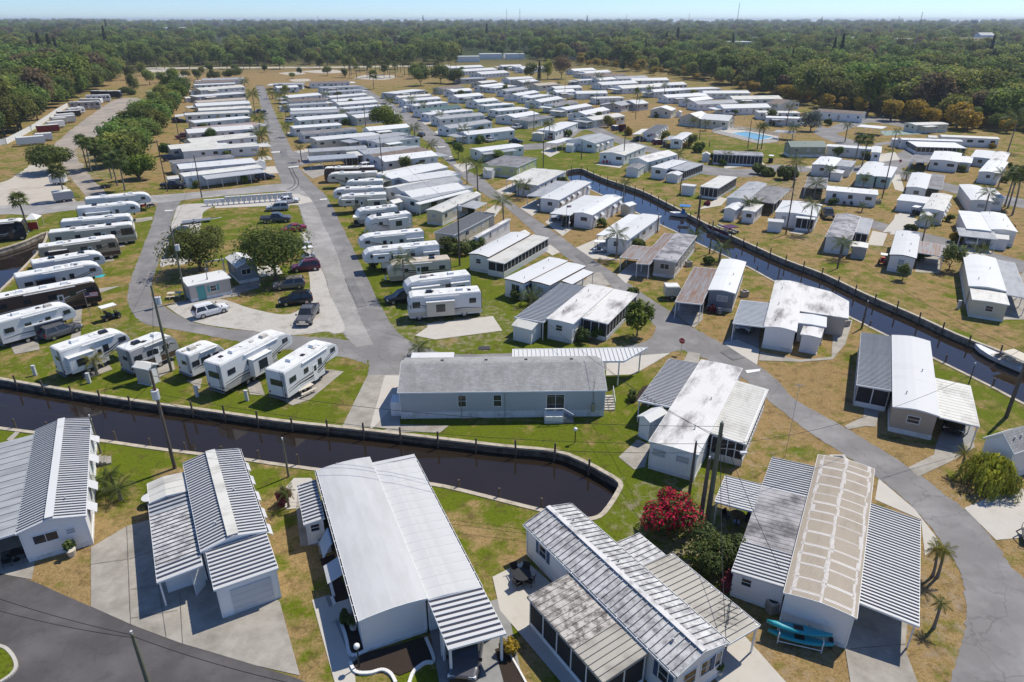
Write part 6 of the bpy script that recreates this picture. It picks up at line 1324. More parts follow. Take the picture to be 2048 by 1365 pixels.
# ------------------------------------------------------------------ plants
def leafmat(key,dark,light,rnd=.6,tl=.3,rough=.6):
 b = NB(key); at = b.n('ShaderNodeAttribute',attribute_name='tone').outputs['Fac']
 c = b.mix(at,dark,light); r = b.rnd()
 hs = b.n('ShaderNodeHueSaturation'); b.l(c,hs.inputs['Color']); b.l(b.ramp(r,0,1,.5-.045*rnd,.5+.035*rnd),hs.inputs['Hue']);
 r2 = b.math('FRACT',b.math('MULTIPLY',r,7.31)); b.l(b.ramp(r2,0,1,1-.42*rnd,1+.45*rnd),hs.inputs['Value'])
 b.l(hs.outputs[0],b.b.inputs['Base Color']); b.b.inputs['Roughness'].default_value = rough; b.b.inputs['Specular IOR Level'].default_value = .2
 t = b.n('ShaderNodeBsdfTranslucent'); b.l(hs.outputs[0],t.inputs[0]); mx = b.n('ShaderNodeMixShader'); mx.inputs[0].default_value = tl
 b.l(b.b.outputs[0],mx.inputs[1]); b.l(t.outputs[0],mx.inputs[2]); b.l(mx.outputs[0],b.o.inputs[0]); MAT[key] = b.m
leafmat('leaf_wood',(.075,.118,.024),(.29,.335,.075),1.0,.5)
leafmat('leaf_oak',(.078,.108,.022),(.23,.265,.062),.3,.48)
leafmat('leaf_bright',(.055,.095,.010),(.20,.25,.03),.4)
leafmat('leaf_gold',(.21,.15,.018),(.60,.42,.055),.12,.5)
leafmat('leaf_brown',(.12,.088,.048),(.30,.22,.115),.15,.4)
leafmat('leaf_pine',(.030,.042,.020),(.085,.098,.045),.4)
leafmat('leaf_palm',(.045,.070,.014),(.15,.18,.04),.35)
leafmat('leaf_palmyellow',(.11,.11,.014),(.30,.27,.05),.35)
leafmat('leaf_shrub',(.05,.08,.018),(.16,.2,.045),.5)
leafmat('leaf_silver',(.10,.13,.11),(.26,.30,.27),.3)
leafmat('leaf_willow',(.16,.18,.014),(.46,.46,.06),.2,.5)
leafmat('blossom',(.36,.006,.03),(.80,.025,.07),.1)
leafmat('leaf_red',(.12,.02,.03),(.30,.06,.07),.3)
pm('bark',(.13,.105,.08),.9,.3,5,bumpn=12); pm('palm_bark',(.23,.20,.165),.9,.25,5,bumpn=14); pm('pole_wood',(.115,.092,.07),.9,.3,3,stain=(.2,.17,.14),sk=1.5,bumpn=14); pm('pole_green',(.15,.15,.10),.9,.2,3,bumpn=14)
def tone_mesh(name,vs,fs,tones,mats,mi=None):
 me = bpy.data.meshes.new(name); me.from_pydata(vs,[],fs)
 at = me.attributes.new('tone','FLOAT','FACE'); at.data.foreach_set('value',tones)
 for m in mats: me.materials.append(MAT[m])
 if mi: me.polygons.foreach_set('material_index',mi)
 return me
def leaf_quad(vs,fs,c,n,s,r,tones,tone,bend=.25):
 t = n.orthogonal().normalized(); t.rotate(Matrix.Rotation(r.uniform(0,6.28),3,n)); u = n.cross(t)
 i = len(vs); a = s*r.uniform(.7,1.3); b_ = s*r.uniform(.45,.9)
 vs += [tuple(c-t*a),tuple(c-u*b_+n*a*bend*.5),tuple(c+t*a-n*a*bend),tuple(c+u*b_)]; fs.append((i,i+1,i+2,i+3)); tones.append(tone)
def crown_mesh(name,seed,rx,rz,n,leaf,mat='leaf_wood',blobs=9,z0=0,hollow=.55,mats2=None,frac2=0,flat=1.0,top=False):
 r = random.Random(seed); vs,fs,tn,mi = [],[],[],[]
 cs = []
 for k in range(blobs):
  a = 6.283*k/blobs*1.0+r.uniform(-.5,.5); q = r.uniform(.25,.72) if k else 0
  cs.append((Vector((rx*q*math.cos(a),rx*q*math.sin(a),rz*(r.uniform(.35,.8) if k else .75))),rx*r.uniform(.30,.52),r.uniform(-.22,.22)))
 for k in range(n):
  c,rad,tb = cs[r.randrange(blobs)]
  d = Vector((r.gauss(0,1),r.gauss(0,1),r.gauss(.15,1))).normalized(); q = rad*(1-hollow*r.random()**1.6)
  p = c+Vector((d.x*q,d.y*q,d.z*q*rz/rx*.95*flat)); p.z = max(p.z,rz*.06)
  nn = (d+Vector((r.gauss(0,.38),r.gauss(0,.38),r.gauss(.3,.38)))).normalized()
  leaf_quad(vs,fs,p+Vector((0,0,z0)),nn,leaf,r,tn,min(1,max(0,.45+tb+r.gauss(0,.2)))); mi.append(1 if mats2 and (r.random() < frac2 and d.z > -.3) else 0)
 return tone_mesh(name,vs,fs,tn,[mat]+([mats2] if mats2 else []),mi if mats2 else None)
def trunk_mb(h,r0,r1,limbs=5,spread=2.0,seed=0,lean=(0,0)):
 r = random.Random(seed); m = MB(); p = [(lean[0]*t*t*h,lean[1]*t*t*h,h*t) for t in (0,.25,.5,.75,1)]
 m.tube(p,[r0*1.25,r0,r0*.85,r0*.7,r1],8)
 for k in range(limbs):
  a = 6.283*k/limbs+r.uniform(-.4,.4); t = r.uniform(.5,.95); b_ = Vector((lean[0]*t*t*h,lean[1]*t*t*h,h*t)); e = b_+Vector((math.cos(a)*spread,math.sin(a)*spread,spread*r.uniform(.5,1.0)))
  m.tube([b_,b_.lerp(e,.5)+Vector((0,0,.15*spread)),e],[r1*1.1,r1*.7,r1*.3],5)
 return m
def trunk_mesh(*a,**k): return trunk_mb(*a,**k).mesh('trunk','bark')
def hgt(base,top):
 """height of an upright thing whose foot and top were read off the photograph"""
 b_ = P(*base); best = (1e9,5)
 for i in range(10,400):
  z = i*.1; p = b_+Vector((0,0,z-CAMH)); d = p.y*_c-p.z*_s; y = 682.5-FPX*(p.y*_s+p.z*_c)/d
  e = abs(y-top[1])
  if e < best[0]: best = (e,z)
 return best[1]
def tree(label,base,h,rx,mat='leaf_oak',n=2600,leaf=.3,blobs=10,seed=1,th=.4,name='tree',cat='tree',group=None,tr=.22,z=None,lean=(0,0),**kw):
 p = P(*base) if not isinstance(base,Vector) else base; o = empty(name,p,seed*1.3,label,cat,group)
 m = trunk_mb(h*th*1.25,tr,tr*.55,6,rx*.55,seed,lean); m.build('trunk','bark',o)
 put('crown',crown_mesh('crown',seed,rx,h*(1-th),n,leaf,mat,blobs,0,**kw),o,(0,0,h*th)); return o
def bush(label,base,h,rx,mat='leaf_shrub',n=900,leaf=.22,seed=1,name='shrub',cat='shrub',group=None,**kw):
 p = P(*base); o = empty(name,p,seed,label,cat,group)
 MB().tube([(0,0,0),(0,0,h*.5)],[.08,.03],5).build('stem','bark',o)
 put('foliage',crown_mesh('foliage',seed,rx,h,n,leaf,mat,7,0,**kw),o); return o
def frond_mesh(Ln,droop,mat,seed=0,fan=False):
 r = random.Random(seed); vs,fs,tn = [],[],[]
 if fan:                                            # palmate leaf: stalk and a pleated fan
  st = Ln*.45; vs += [(0,-.02,0),(st,-.02,.1),(st,.02,.1),(0,.02,0)]; fs.append((0,1,2,3)); tn.append(.3); k = 11
  for j in range(k):
   a = -1.9+3.8*j/(k-1); d = Vector((math.cos(a),math.sin(a),0)); e = d.cross(Vector((0,0,1)))*.055*Ln; l = Ln*.6*(1-.12*abs(a)); c = Vector((st,0,.1)); mid = c+d*l*.6+Vector((0,0,.05)); tip = c+d*l-Vector((0,0,l*.35)); i = len(vs)
   vs += [tuple(c),tuple(mid-e),tuple(tip),tuple(mid+e)]; fs.append((i,i+1,i+2,i+3)); tn.append(r.uniform(.2,.9))
 else:
  n = 15; sp = []
  for k in range(n+1):
   t = k/n; sp.append(Vector((Ln*(t-.18*droop*t*t),0,Ln*(.30*t-droop*t*t*.62))))
  for k in range(n):
   a,c = sp[k],sp[k+1]; i = len(vs); w_ = .022; vs += [tuple(a+Vector((0,-w_,0))),tuple(c+Vector((0,-w_,0))),tuple(c+Vector((0,w_,0))),tuple(a+Vector((0,w_,0)))]; fs.append((i,i+1,i+2,i+3)); tn.append(.7)
   if k < 2: continue
   ll = Ln*.30*math.sin(math.pi*min(1,.18+.8*k/n))**.7
   for s in (-1,1):
    tip = a+Vector((ll*.45,s*ll*.75,-ll*(.45+.2*r.random()))); e = Vector((Ln/n*.42,0,0)); i = len(vs)
    vs += [tuple(a-e*.1),tuple(a+e),tuple(tip+e*.3),tuple(tip-e*.1)]; fs.append((i,i+1,i+2,i+3)); tn.append(min(1,max(0,r.gauss(.5,.22))))
 return tone_mesh('frond',vs,fs,tn,[mat])
def palm(label,base,top=None,h=None,Ln=2.2,kind='queen',nf=16,mat='leaf_palm',seed=1,lean=.04,tr=.14,group='palm trees in the park',name='palm_tree',joined=None,cat='palm tree'):
 p = P(*base) if not isinstance(base,Vector) else base; r = random.Random(seed); h = h or max(1.0,hgt(base,top)); o = empty(name,p,r.uniform(0,6.28),label,cat,group)
 lx = lean*h; m = MB(); m.tube([(lx*t*t,0,h*t) for t in (0,.2,.4,.6,.8,1)],[tr*1.35,tr*1.05,tr,tr*.95,tr*.9,tr*.8],8); m.build('trunk','palm_bark',o)
 fan = kind == 'fan'; fr = [cached(('fr',round(Ln,1),fan,mat,k),lambda k=k: frond_mesh(Ln,(.55,.9,1.25)[k],mat,k,fan)) for k in range(3)]
 if joined is None: joined = p.length > 150
 if fan:
  ang = [(6.283*(i*.381966),1.15-2.0*(i/nf)**1.1) for i in range(nf)]
 else: ang = [(6.283*(i*.381966)+r.uniform(-.2,.2),.85-1.25*(i/nf)) for i in range(nf)]
 if not joined:
  for i,(a,el) in enumerate(ang):
   f = put('frond',fr[min(2,int(3*i/nf))],o,(lx,0,h)); f.rotation_euler = (r.uniform(-.25,.25),-el,a); s = r.uniform(.85,1.12); f.scale = (s,s,s)
 else:
  key = ('pc',round(Ln,1),fan,mat,nf,seed % 3)
  def build():
   vs,fs,tn = [],[],[]
   for i,(a,el) in enumerate(ang):
    me = fr[min(2,int(3*i/nf))]; M_ = Matrix.Rotation(a,4,'Z') @ Matrix.Rotation(-el,4,'Y'); k = len(vs)
    vs += [tuple(M_ @ q.co) for q in me.vertices]; fs += [tuple(k+j for j in f.vertices) for f in me.polygons]; tn += [d.value for d in me.attributes['tone'].data]
   return tone_mesh('crown',vs,fs,tn,[mat])
  put('crown',cached(key,build),o,(lx,0,h))
 return o
# ---- the two oaks and single trees
tree('broad dark oak shading the office hut on the trailer island',m1(822,585),hgt(m1(822,585),m1(790,205))*.82,5.6,'leaf_oak',7000,.21,24,3,.25,tr=.26,hollow=.8)
tree('smaller oak left of the office hut behind the utility pole',m1(330,530),hgt(m1(330,530),m1(320,225))*.85,5.3,'leaf_oak',5600,.21,24,5,.22,tr=.24,hollow=.8)
tree('lone round oak on the shell lot edge',u0(450,955),hgt(u0(450,955),u0(420,735)),6.3,'leaf_oak',4500,.32,12,8,.32,hollow=.7)
tree('upright leafy tree at the corner of the screened porch',m3(890,950),hgt(m3(890,950),m3(890,730)),1.9,'leaf_bright',1700,.2,8,11,.3,tr=.1)
tree('bright leafy round tree at the end of the storage-lot hedge',u0(1230,1010),5.5,4.4,'leaf_bright',3200,.3,10,13,.12)
tree('dark spreading tree between the two home rows',u2(760,590),8,5.8,'leaf_bright',3200,.34,11,17,.2)
tree('broad tree beside the palms on the field edge',u2(1065,185),9,8,'leaf_oak',2600,.42,10,19,.25)
tree('dark domed tree right of the field palms',u2(1240,160),10,8,'leaf_oak',2600,.42,10,21,.25)
tree('rounded tree before the grey gable home',u2(1350,170),8,6.5,'leaf_oak',2400,.42,10,22,.2)
tree('bare brownish tree in the far cluster',u3(980,125),14,8,'leaf_brown',2400,.4,12,23,.25,hollow=.8)
tree('yellow-green tree beside the tall dark pine',u3(710,120),9,5,'leaf_bright',1500,.42,9,24,.2)
tree('green tree right of the tall dark pine',u3(860,130),11,5,'leaf_willow',1500,.42,9,25,.2)
tree('small tree by the diagonal road corner',u2(1395,830),hgt(u2(1395,830),u2(1390,690)),2.3,'leaf_bright',900,.22,7,26,.4,tr=.1)
tree('silver-leaved rounded tree by the far right row',u5(80,440),6.5,4.4,'leaf_silver',1600,.3,8,27,.15)
tree('bright yellow-green tree at the head of the storage-lot trees',u0(1540,270),11,6,'leaf_bright',2200,.42,9,28,.2)
tree('small leafy tree beside the blue-trimmed home',n1(535,480),2.6,1.2,'leaf_oak',700,.14,6,29,.3,tr=.07)
tree('sparse tree beside the rust-striped carport',n1(850,415),4,2.2,'leaf_oak',1000,.18,7,30,.2,tr=.09)
o = empty('bougainvillea',P(1335,1062),0,'large magenta-flowering bougainvillea shrub by the utility poles','shrub')
put('foliage',crown_mesh('foliage',31,2.6,2.9,5200,.12,'leaf_shrub',12,0,mats2='blossom',frac2=.55,hollow=.45),o); MB().tube([(0,0,0),(.2,0,1.2)],[.12,.06],6).build('stem','bark',o)
bush('dark green rounded gardenia bush beside the patio cover',(1428,1135),2.6,2.3,'leaf_shrub',5200,.11,33,hollow=.5)
bush('reddish shrub at the corner of the tan-roofed home',(1458,1180),1.5,.8,'leaf_red',900,.09,34)
def willow(label,base,h,rx,seed=40):
 r = random.Random(seed); o = empty('weeping_tree',P(*base),0,label,'tree'); vs,fs,tn = [],[],[]
 for k in range(520):
  a = r.uniform(0,6.283); q = rx*math.sqrt(r.random())*(1+.2*math.sin(a*5)); z = h*(1-.3*(q/rx)**2)+r.uniform(-.35,.25); ln = r.uniform(.8,h*.75); tone = min(1,max(0,.5+r.gauss(0,.25)))
  x,y = q*math.cos(a),q*math.sin(a); n = 7
  for j in range(n):
   t = j/n; px = x*(1+.22*t); py = y*(1+.22*t); c = Vector((px+r.gauss(0,.05),py+r.gauss(0,.05),max(.15,z-ln*t))); i_ = len(vs); e_ = Vector((-math.sin(a),math.cos(a),0))*r.uniform(.04,.09); c2 = c+Vector((.06*math.cos(a)+r.gauss(0,.06),.06*math.sin(a)+r.gauss(0,.06),-ln/n*1.1)); vs += [tuple(c-e_),tuple(c+e_),tuple(c2+e_*.6),tuple(c2-e_*.6)]; fs.append((i_,i_+1,i_+2,i_+3)); tn.append(min(1,max(0,tone+r.gauss(0,.15))))
 put('crown',tone_mesh('crown',vs,fs,tn,['leaf_willow']),o); MB().tube([(0,0,0),(0,0,h*.8)],[.2,.08],7).build('trunk','bark',o)
willow('weeping golden-green tree beside the driveway at lower right',(1972,975),3.0,1.9)
SH = [('leafy shrubs beside the telephone pole, left clump',m2(845,400),2.2,1.8,'leaf_palm'),('leafy shrub beside the telephone pole, middle',m2(920,420),2.0,1.8,'leaf_shrub'),('shrub clump below the cream-roofed home, by the telephone pole',m2(1000,400),2.0,2.0,'leaf_shrub'),('round bush under the porch of the grey-roofed home',m2(720,125),2.2,1.8,'leaf_bright'),
 ('leafy bush below the weathered screened porch',m3(530,985),1.6,1.1,'leaf_shrub'),('second bush below the weathered screened porch',m3(630,970),1.5,.9,'leaf_bright'),('palm-like bush on the bend beyond the porch',m3(855,725),1.8,1.1,'leaf_bright'),('yellow-green shrub by the grey carport home',n0(270,370),1.2,1.0,'leaf_bright'),('yellow croton shrub beside the white pickup carport',n1(885,215),1.6,1.3,'leaf_gold'),('yellow flowering shrub beside the grey-striped carport',(1018,1308),1.0,.6,'leaf_gold'),
 ('clipped bush beside the driveway under the weeping tree',(2010,985),1.1,.9,'leaf_shrub'),('green shrub by the screened porch at the lane bend',u4(1010,840),1.8,1.5,'leaf_shrub'),('leafy shrub on the lawn by the pool lane',u4(865,770),2.6,2.2,'leaf_bright'),('shrub by the clubhouse wall',u4(725,520),2.4,1.6,'leaf_shrub'),('low hedge of the rockery garden by the lane',u4(1390,960),2.2,2.2,'leaf_shrub'),('bushes in the rockery garden',u4(1470,980),1.8,2.0,'leaf_oak'),('tall shrub at the rockery garden edge',u4(1610,1010),2.8,2.2,'leaf_shrub'),('shrub right of the rockery garden',u4(1690,1000),2.4,1.8,'leaf_oak'),('reddish ground shrub before the screened lanai',u4(945,1235),.7,.9,'leaf_red'),
 ('dark hedge bush behind the slide-out trailer',m2(355,505),1.2,1.2,'leaf_shrub'),('low bush beside the lamp globe home',n1(585,135),.9,1.3,'leaf_shrub'),('dark red hedge beside the blue car',u3(1510,590),2.2,1.2,'leaf_red'),('pale flowering shrub behind the dark red hedge',u3(1565,620),2.6,1.6,'leaf_gold'),('green shrub at the corner home carport',u1(830,1045),1.8,1.0,'leaf_bright'),('shrubs left of the corner home wing',u1(150,800),3.0,2.2,'leaf_bright'),('bush in the block under the wood',u3(905,255),2.5,1.8,'leaf_oak'),('hedge bush at the head of the storage lot, dark green',u0(1120,265),3.5,5,'leaf_oak'),('dark tree standing alone in the dry field',u0(1175,215),8,3.6,'leaf_oak'),('low shrub in the kerbed bed of the blue house',(1262,800),1.0,.7,'leaf_shrub'),('round dark bush in the dry field, left one',u1(555,122),5,5,'leaf_oak'),('round dark bush in the dry field, right one',u1(715,115),5.5,7,'leaf_oak'),('low shrub by the pavilion lane',u5(215,395),2.2,1.6,'leaf_oak'),('green plant in the mulch bed by the white steps',(690,1245),.8,.45,'leaf_shrub'),('red-tipped plants below the small palm by the narrow shed',(570,1005),1.3,.8,'leaf_red'),('shrub in the gravel before the blue-grey home',n0(285,700),1.0,.6,'leaf_red'),('leafy vine bush at the dark-trimmed white home wall',m3(90,720),1.6,1.0,'leaf_shrub')]
for k,(lb,b_,hh_,rx,mt) in enumerate(SH): bush(lb,b_,hh_,rx,mt,int(700+500*rx),max(.1,min(.3,P(*b_).length/650)),50+k)
PL = [ # label, base, top of trunk, frond length, kind
 ('queen palm at the third home left of the centre road',u1(928,445),u1(905,262),4.2,'queen'),('bushy palm by the centre road kerb, middle of three',u1(968,540),u1(975,470),4.6,'queen'),('stout palm by the centre road kerb, nearest of three',u1(990,695),u1(985,600),4.2,'queen'),('small palm beside the corner home drive',u1(995,760),u1(990,710),3,'queen'),('yellowish small palm on the corner home lawn',u1(990,860),u1(990,800),2.8,'queen'),
 ('tall coconut palm at the diagonal road beside the lime-walled home',u3(245,1130),u3(222,880),3.4,'queen'),('palm beside the white glazed porch, diagonal road',u2(1015,712),u2(1005,565),3.2,'queen'),('slender palm in front of the beige trailer',(811,592),m2(552,462),2.6,'queen'),
 ('small date palm by the driveway below the tan home',z4(922,362),z4(912,265),1.0,'queen'),('left of two leaning palms by the curving road',z4(795,852),z4(805,725),.95,'queen'),('right of two leaning palms by the curving road',z4(818,856),z4(868,725),1.05,'queen'),('thin young palm in a stone ring by the curving road',z4(800,1102),z4(815,985),.75,'queen'),
 ('cabbage palm by the black motorhome at left',m0(187,268),m0(132,68),2.0,'fan'),('left of three cabbage palms by the dirt lane',u0(770,915),u0(716,672),2.2,'fan'),('middle of three cabbage palms by the dirt lane',u0(805,940),u0(765,700),2.2,'fan'),('right of three cabbage palms by the dirt lane',u0(857,920),u0(818,695),2.2,'fan'),('cabbage palm on the left of the storage hedge end',u0(985,1005),u0(935,780),2.4,'fan'),('cabbage palm in front of the storage hedge end',u0(1035,1065),u0(995,850),2.4,'fan'),('tallest cabbage palm of the storage hedge end',u0(1102,1108),u0(1060,830),2.6,'fan'),('cabbage palm beside the banner-sided trailer',u0(582,1192),u0(545,940),2.4,'fan'),
 ('bushy palm behind the blue-grey house',(838,712),(838,700),1.8,'queen'),('fan of palm fronds beside the dark-trimmed white home',m3(200,755),m3(195,700),2.2,'queen'),('clumping palm on the canal bank by the grey carport',n0(335,352),n0(340,265),2.4,'queen'),('yellowish palm beside the slide-out trailer',m0(630,1200),m0(600,1100),1.7,'queen'),('cycad-like palm clump on the lawn at lower left',z1(585,482),z1(578,430),1.6,'queen'),('second palm of the clump on the lower left lawn',z1(555,440),z1(600,370),1.2,'queen'),('third low palm of the lower left lawn clump',z1(520,440),z1(500,410),1.3,'queen'),('spiky palm beside the narrow shed',(578,1015),(575,985),1.0,'queen'),
 ('left cabbage palm of the group at the right edge',u5(1595,1030),u5(1568,780),2.0,'fan'),('middle cabbage palm of the group at the right edge',u5(1620,1040),u5(1650,760),2.0,'fan'),('leaning cabbage palm at the right edge',u5(1655,1095),u5(1735,790),2.2,'fan'),('round-crowned palm behind the sage-green house',u5(480,722),u5(485,510),2.2,'fan'),('second palm behind the sage-green house',u5(430,665),u5(440,510),2.0,'fan'),('palm near the picnic pavilion',u5(350,522),u5(362,395),2.4,'queen'),('twin palms by the dark lean-to, left',u4(1300,1340),u4(1290,1215),2.2,'queen'),('twin palms by the dark lean-to, right',u4(1380,1320),u4(1385,1215),1.9,'queen'),('palm before the long screened porch',u4(1115,880),u4(1125,800),2.2,'queen'),('left palm by the pool fence',u4(1385,740),u4(1370,550),2.4,'queen'),('right palm by the pool fence',u4(1420,740),u4(1460,545),2.4,'queen'),('leaning palm by the pool',u4(1690,660),u4(1700,560),3.2,'queen'),('palm at the rockery garden',u4(1700,1080),u4(1710,860),3.0,'queen'),('small palm on the long white home lawn',u5(480,1070),u5(480,1020),1.3,'queen'),('palm left of the flat cream-white porch',u3(605,1150),u3(600,1050),1.7,'queen'),('palm right of the flat cream-white porch',u3(680,1130),u3(690,1045),1.8,'queen'),('palm at the drive of the sage lane home',u5(825,820),u5(830,770),2.0,'queen'),
 ('palm left of the clubhouse',u4(820,555),u4(820,490),2.6,'queen'),('palm in front of the clubhouse',u4(925,580),u4(925,520),2.4,'queen'),('slim palm in the far right row, left',u4(565,290),u4(567,180),2.6,'queen'),('slim palm in the far right row, middle',u4(440,285),u4(445,205),2.6,'queen'),('slim palm in the far right row, right',u4(1640,540),u4(1645,375),2.6,'queen'),('tall dark palm in the block under the wood',u3(1310,210),u3(1312,105),4.2,'queen'),('palm beside the white pickup row',u4(330,290),u4(330,240),2.6,'queen'),('palm at the right edge before the wood',u5(1620,600),u5(1670,340),5.5,'queen'),
 ('palm beside the diagonal road near its far end',u2(800,400),u2(800,315),3.8,'queen'),('second palm by the far diagonal road',u2(985,410),u2(992,305),3.0,'queen'),('third palm by the far diagonal road',u2(1085,440),u2(1080,350),2.6,'queen'),('fourth palm by the far diagonal road',u2(1235,530),u2(1235,435),2.6,'queen'),('palms of the first right-hand home, centre road',u1(1145,340),u1(1150,270),3.6,'queen'),('palm beside it on the centre road verge',u1(1080,300),u1(1085,250),4.0,'queen'),('palm on the centre road verge, tall one',u1(1195,310),u1(1195,235),3.4,'queen'),('palm clump by the middle lane carport',u3(925,430),u3(930,395),2.6,'queen'),('small palm by the solar-striped home',u1(1510,720),u1(1510,690),2.0,'queen'),('palm of the far field row by the white trailer',u2(650,215),u2(640,90),3.6,'fan'),('palm at the far end of the left home row',u1(835,190),u1(835,150),4.5,'queen')]
for k,(lb,b_,t_,l_,kd) in enumerate(PL): palm(lb,b_,t_,None,l_,kd,22 if kd == 'fan' else 17,'leaf_palmyellow' if ('yellow' in lb or 'leaning palms' in lb or 'date palm' in lb) else 'leaf_palm',k,.03 if 'leaning' not in lb else .12,.10 if l_ < 1.5 else .16)
# row of field palms
rf = random.Random(5)
for k in range(30):
 x = 690+k*7.6+rf.uniform(-2.5,2.5); y = 147+rf.uniform(-3,12)-.02*(x-690)
 palm(f'{ORD[k]} slender palm from the left in the row along the dry field',(x,y),None,rf.uniform(7,11),2.8,'fan',20,'leaf_palm',k,.02,.2,'palms along the dry field')
for k in range(22):
 x = 250+k*29+rf.uniform(-12,12); palm(f'{ORD[k]} cabbage palm from the left on the far side of the dry field',(x,135+rf.uniform(-3,2)),None,rf.uniform(7,11),3.0,'fan',20,'leaf_palm',k,.02,.22,'palms beyond the dry field')
# ---- woods: the nearest trees one by one, the rest as one mass
VAR = []
def variant(name,crown,trunk,cz=0):
 VAR.append((name,crown,trunk,cz))
for k in range(5): variant('tree',crown_mesh('crown',100+k,5.2+.5*(k % 3),7.2+.6*(k % 2),1500,.50,'leaf_wood',12+k,hollow=.6),cached(('tw',k),lambda: trunk_mesh(5,.28,.14,5,2.4,k)),2.6)
variant('tree',crown_mesh('crown',110,4.6,8.5,1300,.48,'leaf_bright',11),VAR[0][2],2.4)
variant('tree',crown_mesh('crown',111,4.2,5.5,1000,.5,'leaf_gold',9),VAR[1][2],1.0)
variant('tree',crown_mesh('crown',112,5.0,7.0,900,.5,'leaf_brown',11,hollow=.85),VAR[2][2],2.5)
def pine_crown(seed,h):
 r = random.Random(seed); vs,fs,tn = [],[],[]
 for k in range(900):
  t = r.random()**.8; z = h*(.12+.88*t); q = (1-t)**.6*1.9*(.55+.45*abs(math.sin(z*1.7)))*r.uniform(.3,1)+.15; a = r.uniform(0,6.283)
  leaf_quad(vs,fs,Vector((q*math.cos(a),q*math.sin(a),z)),Vector((math.cos(a),math.sin(a),r.uniform(.2,1))).normalized(),.42,r,tn,min(1,max(0,r.gauss(.45,.22))))
 return tone_mesh('crown',vs,fs,tn,['leaf_pine'])
PINE = [pine_crown(k,17+k) for k in range(2)]; PINET = cached('pt',lambda: trunk_mesh(15,.25,.08,0,1,3))
variant('pine_tree',PINE[0],PINET,0)
def palm_crown_mesh():
 vs,fs,tn = [],[],[]
 for i in range(20):
  me = cached(('fr',2.6,True,'leaf_palm',i % 3),lambda: frond_mesh(2.6,.9,'leaf_palm',i % 3,True)); M_ = Matrix.Rotation(6.283*i*.381966,4,'Z') @ Matrix.Rotation(-(1.15-2.0*(i/20)),4,'Y'); k = len(vs)
  vs += [tuple(M_ @ q.co) for q in me.vertices]; fs += [tuple(k+j for j in f.vertices) for f in me.polygons]; tn += [d.value for d in me.attributes['tone'].data]
 return tone_mesh('crown',vs,fs,tn,['leaf_palm'])
variant('cabbage_palm',palm_crown_mesh(),MB().tube([(0,0,0),(0,0,8)],[.25,.18],7).mesh('trunk','palm_bark'),8)
def in_poly(p,poly):
 r_ = False; j = len(poly)-1
 for i in range(len(poly)):
  a,c = poly[i],poly[j]
  if (a.y > p.y) != (c.y > p.y) and p.x < (c.x-a.x)*(p.y-a.y)/(c.y-a.y)+a.x: r_ = not r_
  j = i
 return r_
def free(p,m_=.9):
 for q in (p,p+Vector((m_,0,0)),p-Vector((m_,0,0)),p+Vector((0,m_,0)),p-Vector((0,m_,0))):
  if any(in_poly(q,c) for c in CANALS): return False
 for g in HOMES:
  d = p-g.f
  if -m_ < d.dot(g.e1) < g.a+m_ and -m_ < d.dot(g.e2) < g.b+m_: return False
 return True
def edge_y(x):                                         # wood's lower edge in the photograph
 E_ = [(-400,300),(-60,295),(0,283),(60,255),(135,205),(190,186),(232,166),(246,137),(400,133),(700,131),(880,130),(905,122),(1000,113),(1090,124),(1200,137),(1330,154),(1420,168),(1500,185),(1580,205),(1660,221),(1740,236),(1850,252),(1930,264),(2048,270),(2500,300)]
 for (a,b_),(c,d) in zip(E_,E_[1:]):
  if a <= x <= c: return b_+(d-b_)*(x-a)/(c-a)
 return 130
def project(p):
 q = p-Vector((0,0,CAMH)); d = q.y*_c-q.z*_s
 return 1024+FPX*q.x/d,682.5-FPX*(q.y*_s+q.z*_c)/d
rw = random.Random(12); WOOD = []
dist = 205.0
while dist < 6500:
 st = 6.6 if dist < 420 else 6.6*(dist/420)**.95
 x = -dist*1.0
 while x < dist*1.0:
  X = x+rw.uniform(-.42,.42)*st; Y = dist+rw.uniform(-.42,.42)*st
  px,py = project(Vector((X,Y,0))); x += st
  if px < -160 or px > 2210 or py > edge_y(px): continue
  if 436 < px < 462 and 84 < py < 118: continue          # street seen end-on
  if 905 < px < 1060 and 104 < py < 117 and rw.random() < .75: continue
  if 330 < px < 500 and 62 < py < 70: continue
  if dist < 620 and not free(Vector((X,Y,0)),3.2): continue
  if dist > 800 and rw.random() < .12: continue
  WOOD.append((py,X,Y,px,st))
 dist += st*(.95 if dist < 420 else 1.25)
WOOD.sort(key=lambda t: -t[0])
def pick(px,py,X,Y):
 ey = edge_y(px); r = rw.random()
 if ey-py < 9 and px > 1150: return 6 if r < (.75 if px > 1560 else .55) else (9 if r < .72 else (5 if r < .8 else rw.randrange(5)))
 if ey-py < 6 and 240 < px < 900: return rw.choice([9,0,1,2,9])
 from_noise = noise.noise(Vector((X/55,Y/75,3.1)))
 if from_noise > .28 and r < .6: return 5
 if from_noise < -.34 and r < .5: return rw.choice([7,6,9])
 if r < .07: return 5
 if r < .155: return 7
 if r < .16: return 8
 if r < .22 and Y < 900: return 9
 if r < .25: return 6
 return rw.randrange(5)
LBL = {0: 'dense green tree in the wood',5: 'bright yellow-green tree in the wood',6: 'golden-brown tree in the wood',7: 'sparse brownish tree in the wood',8: 'tall dark pine in the wood',9: 'cabbage palm in the wood'}
def scale_of(v,st):
 s = rw.choice([.55,.75,.9,1.0,1.15,1.45])*rw.uniform(.9,1.1)*(1 if st < 9 else min(3.2,(st/9)**.42)); return s*.8 if v == 6 else s*(.8 if v == 9 else 1)
cnt = {'left': 0,'right': 0,'field': 0}; REST = []
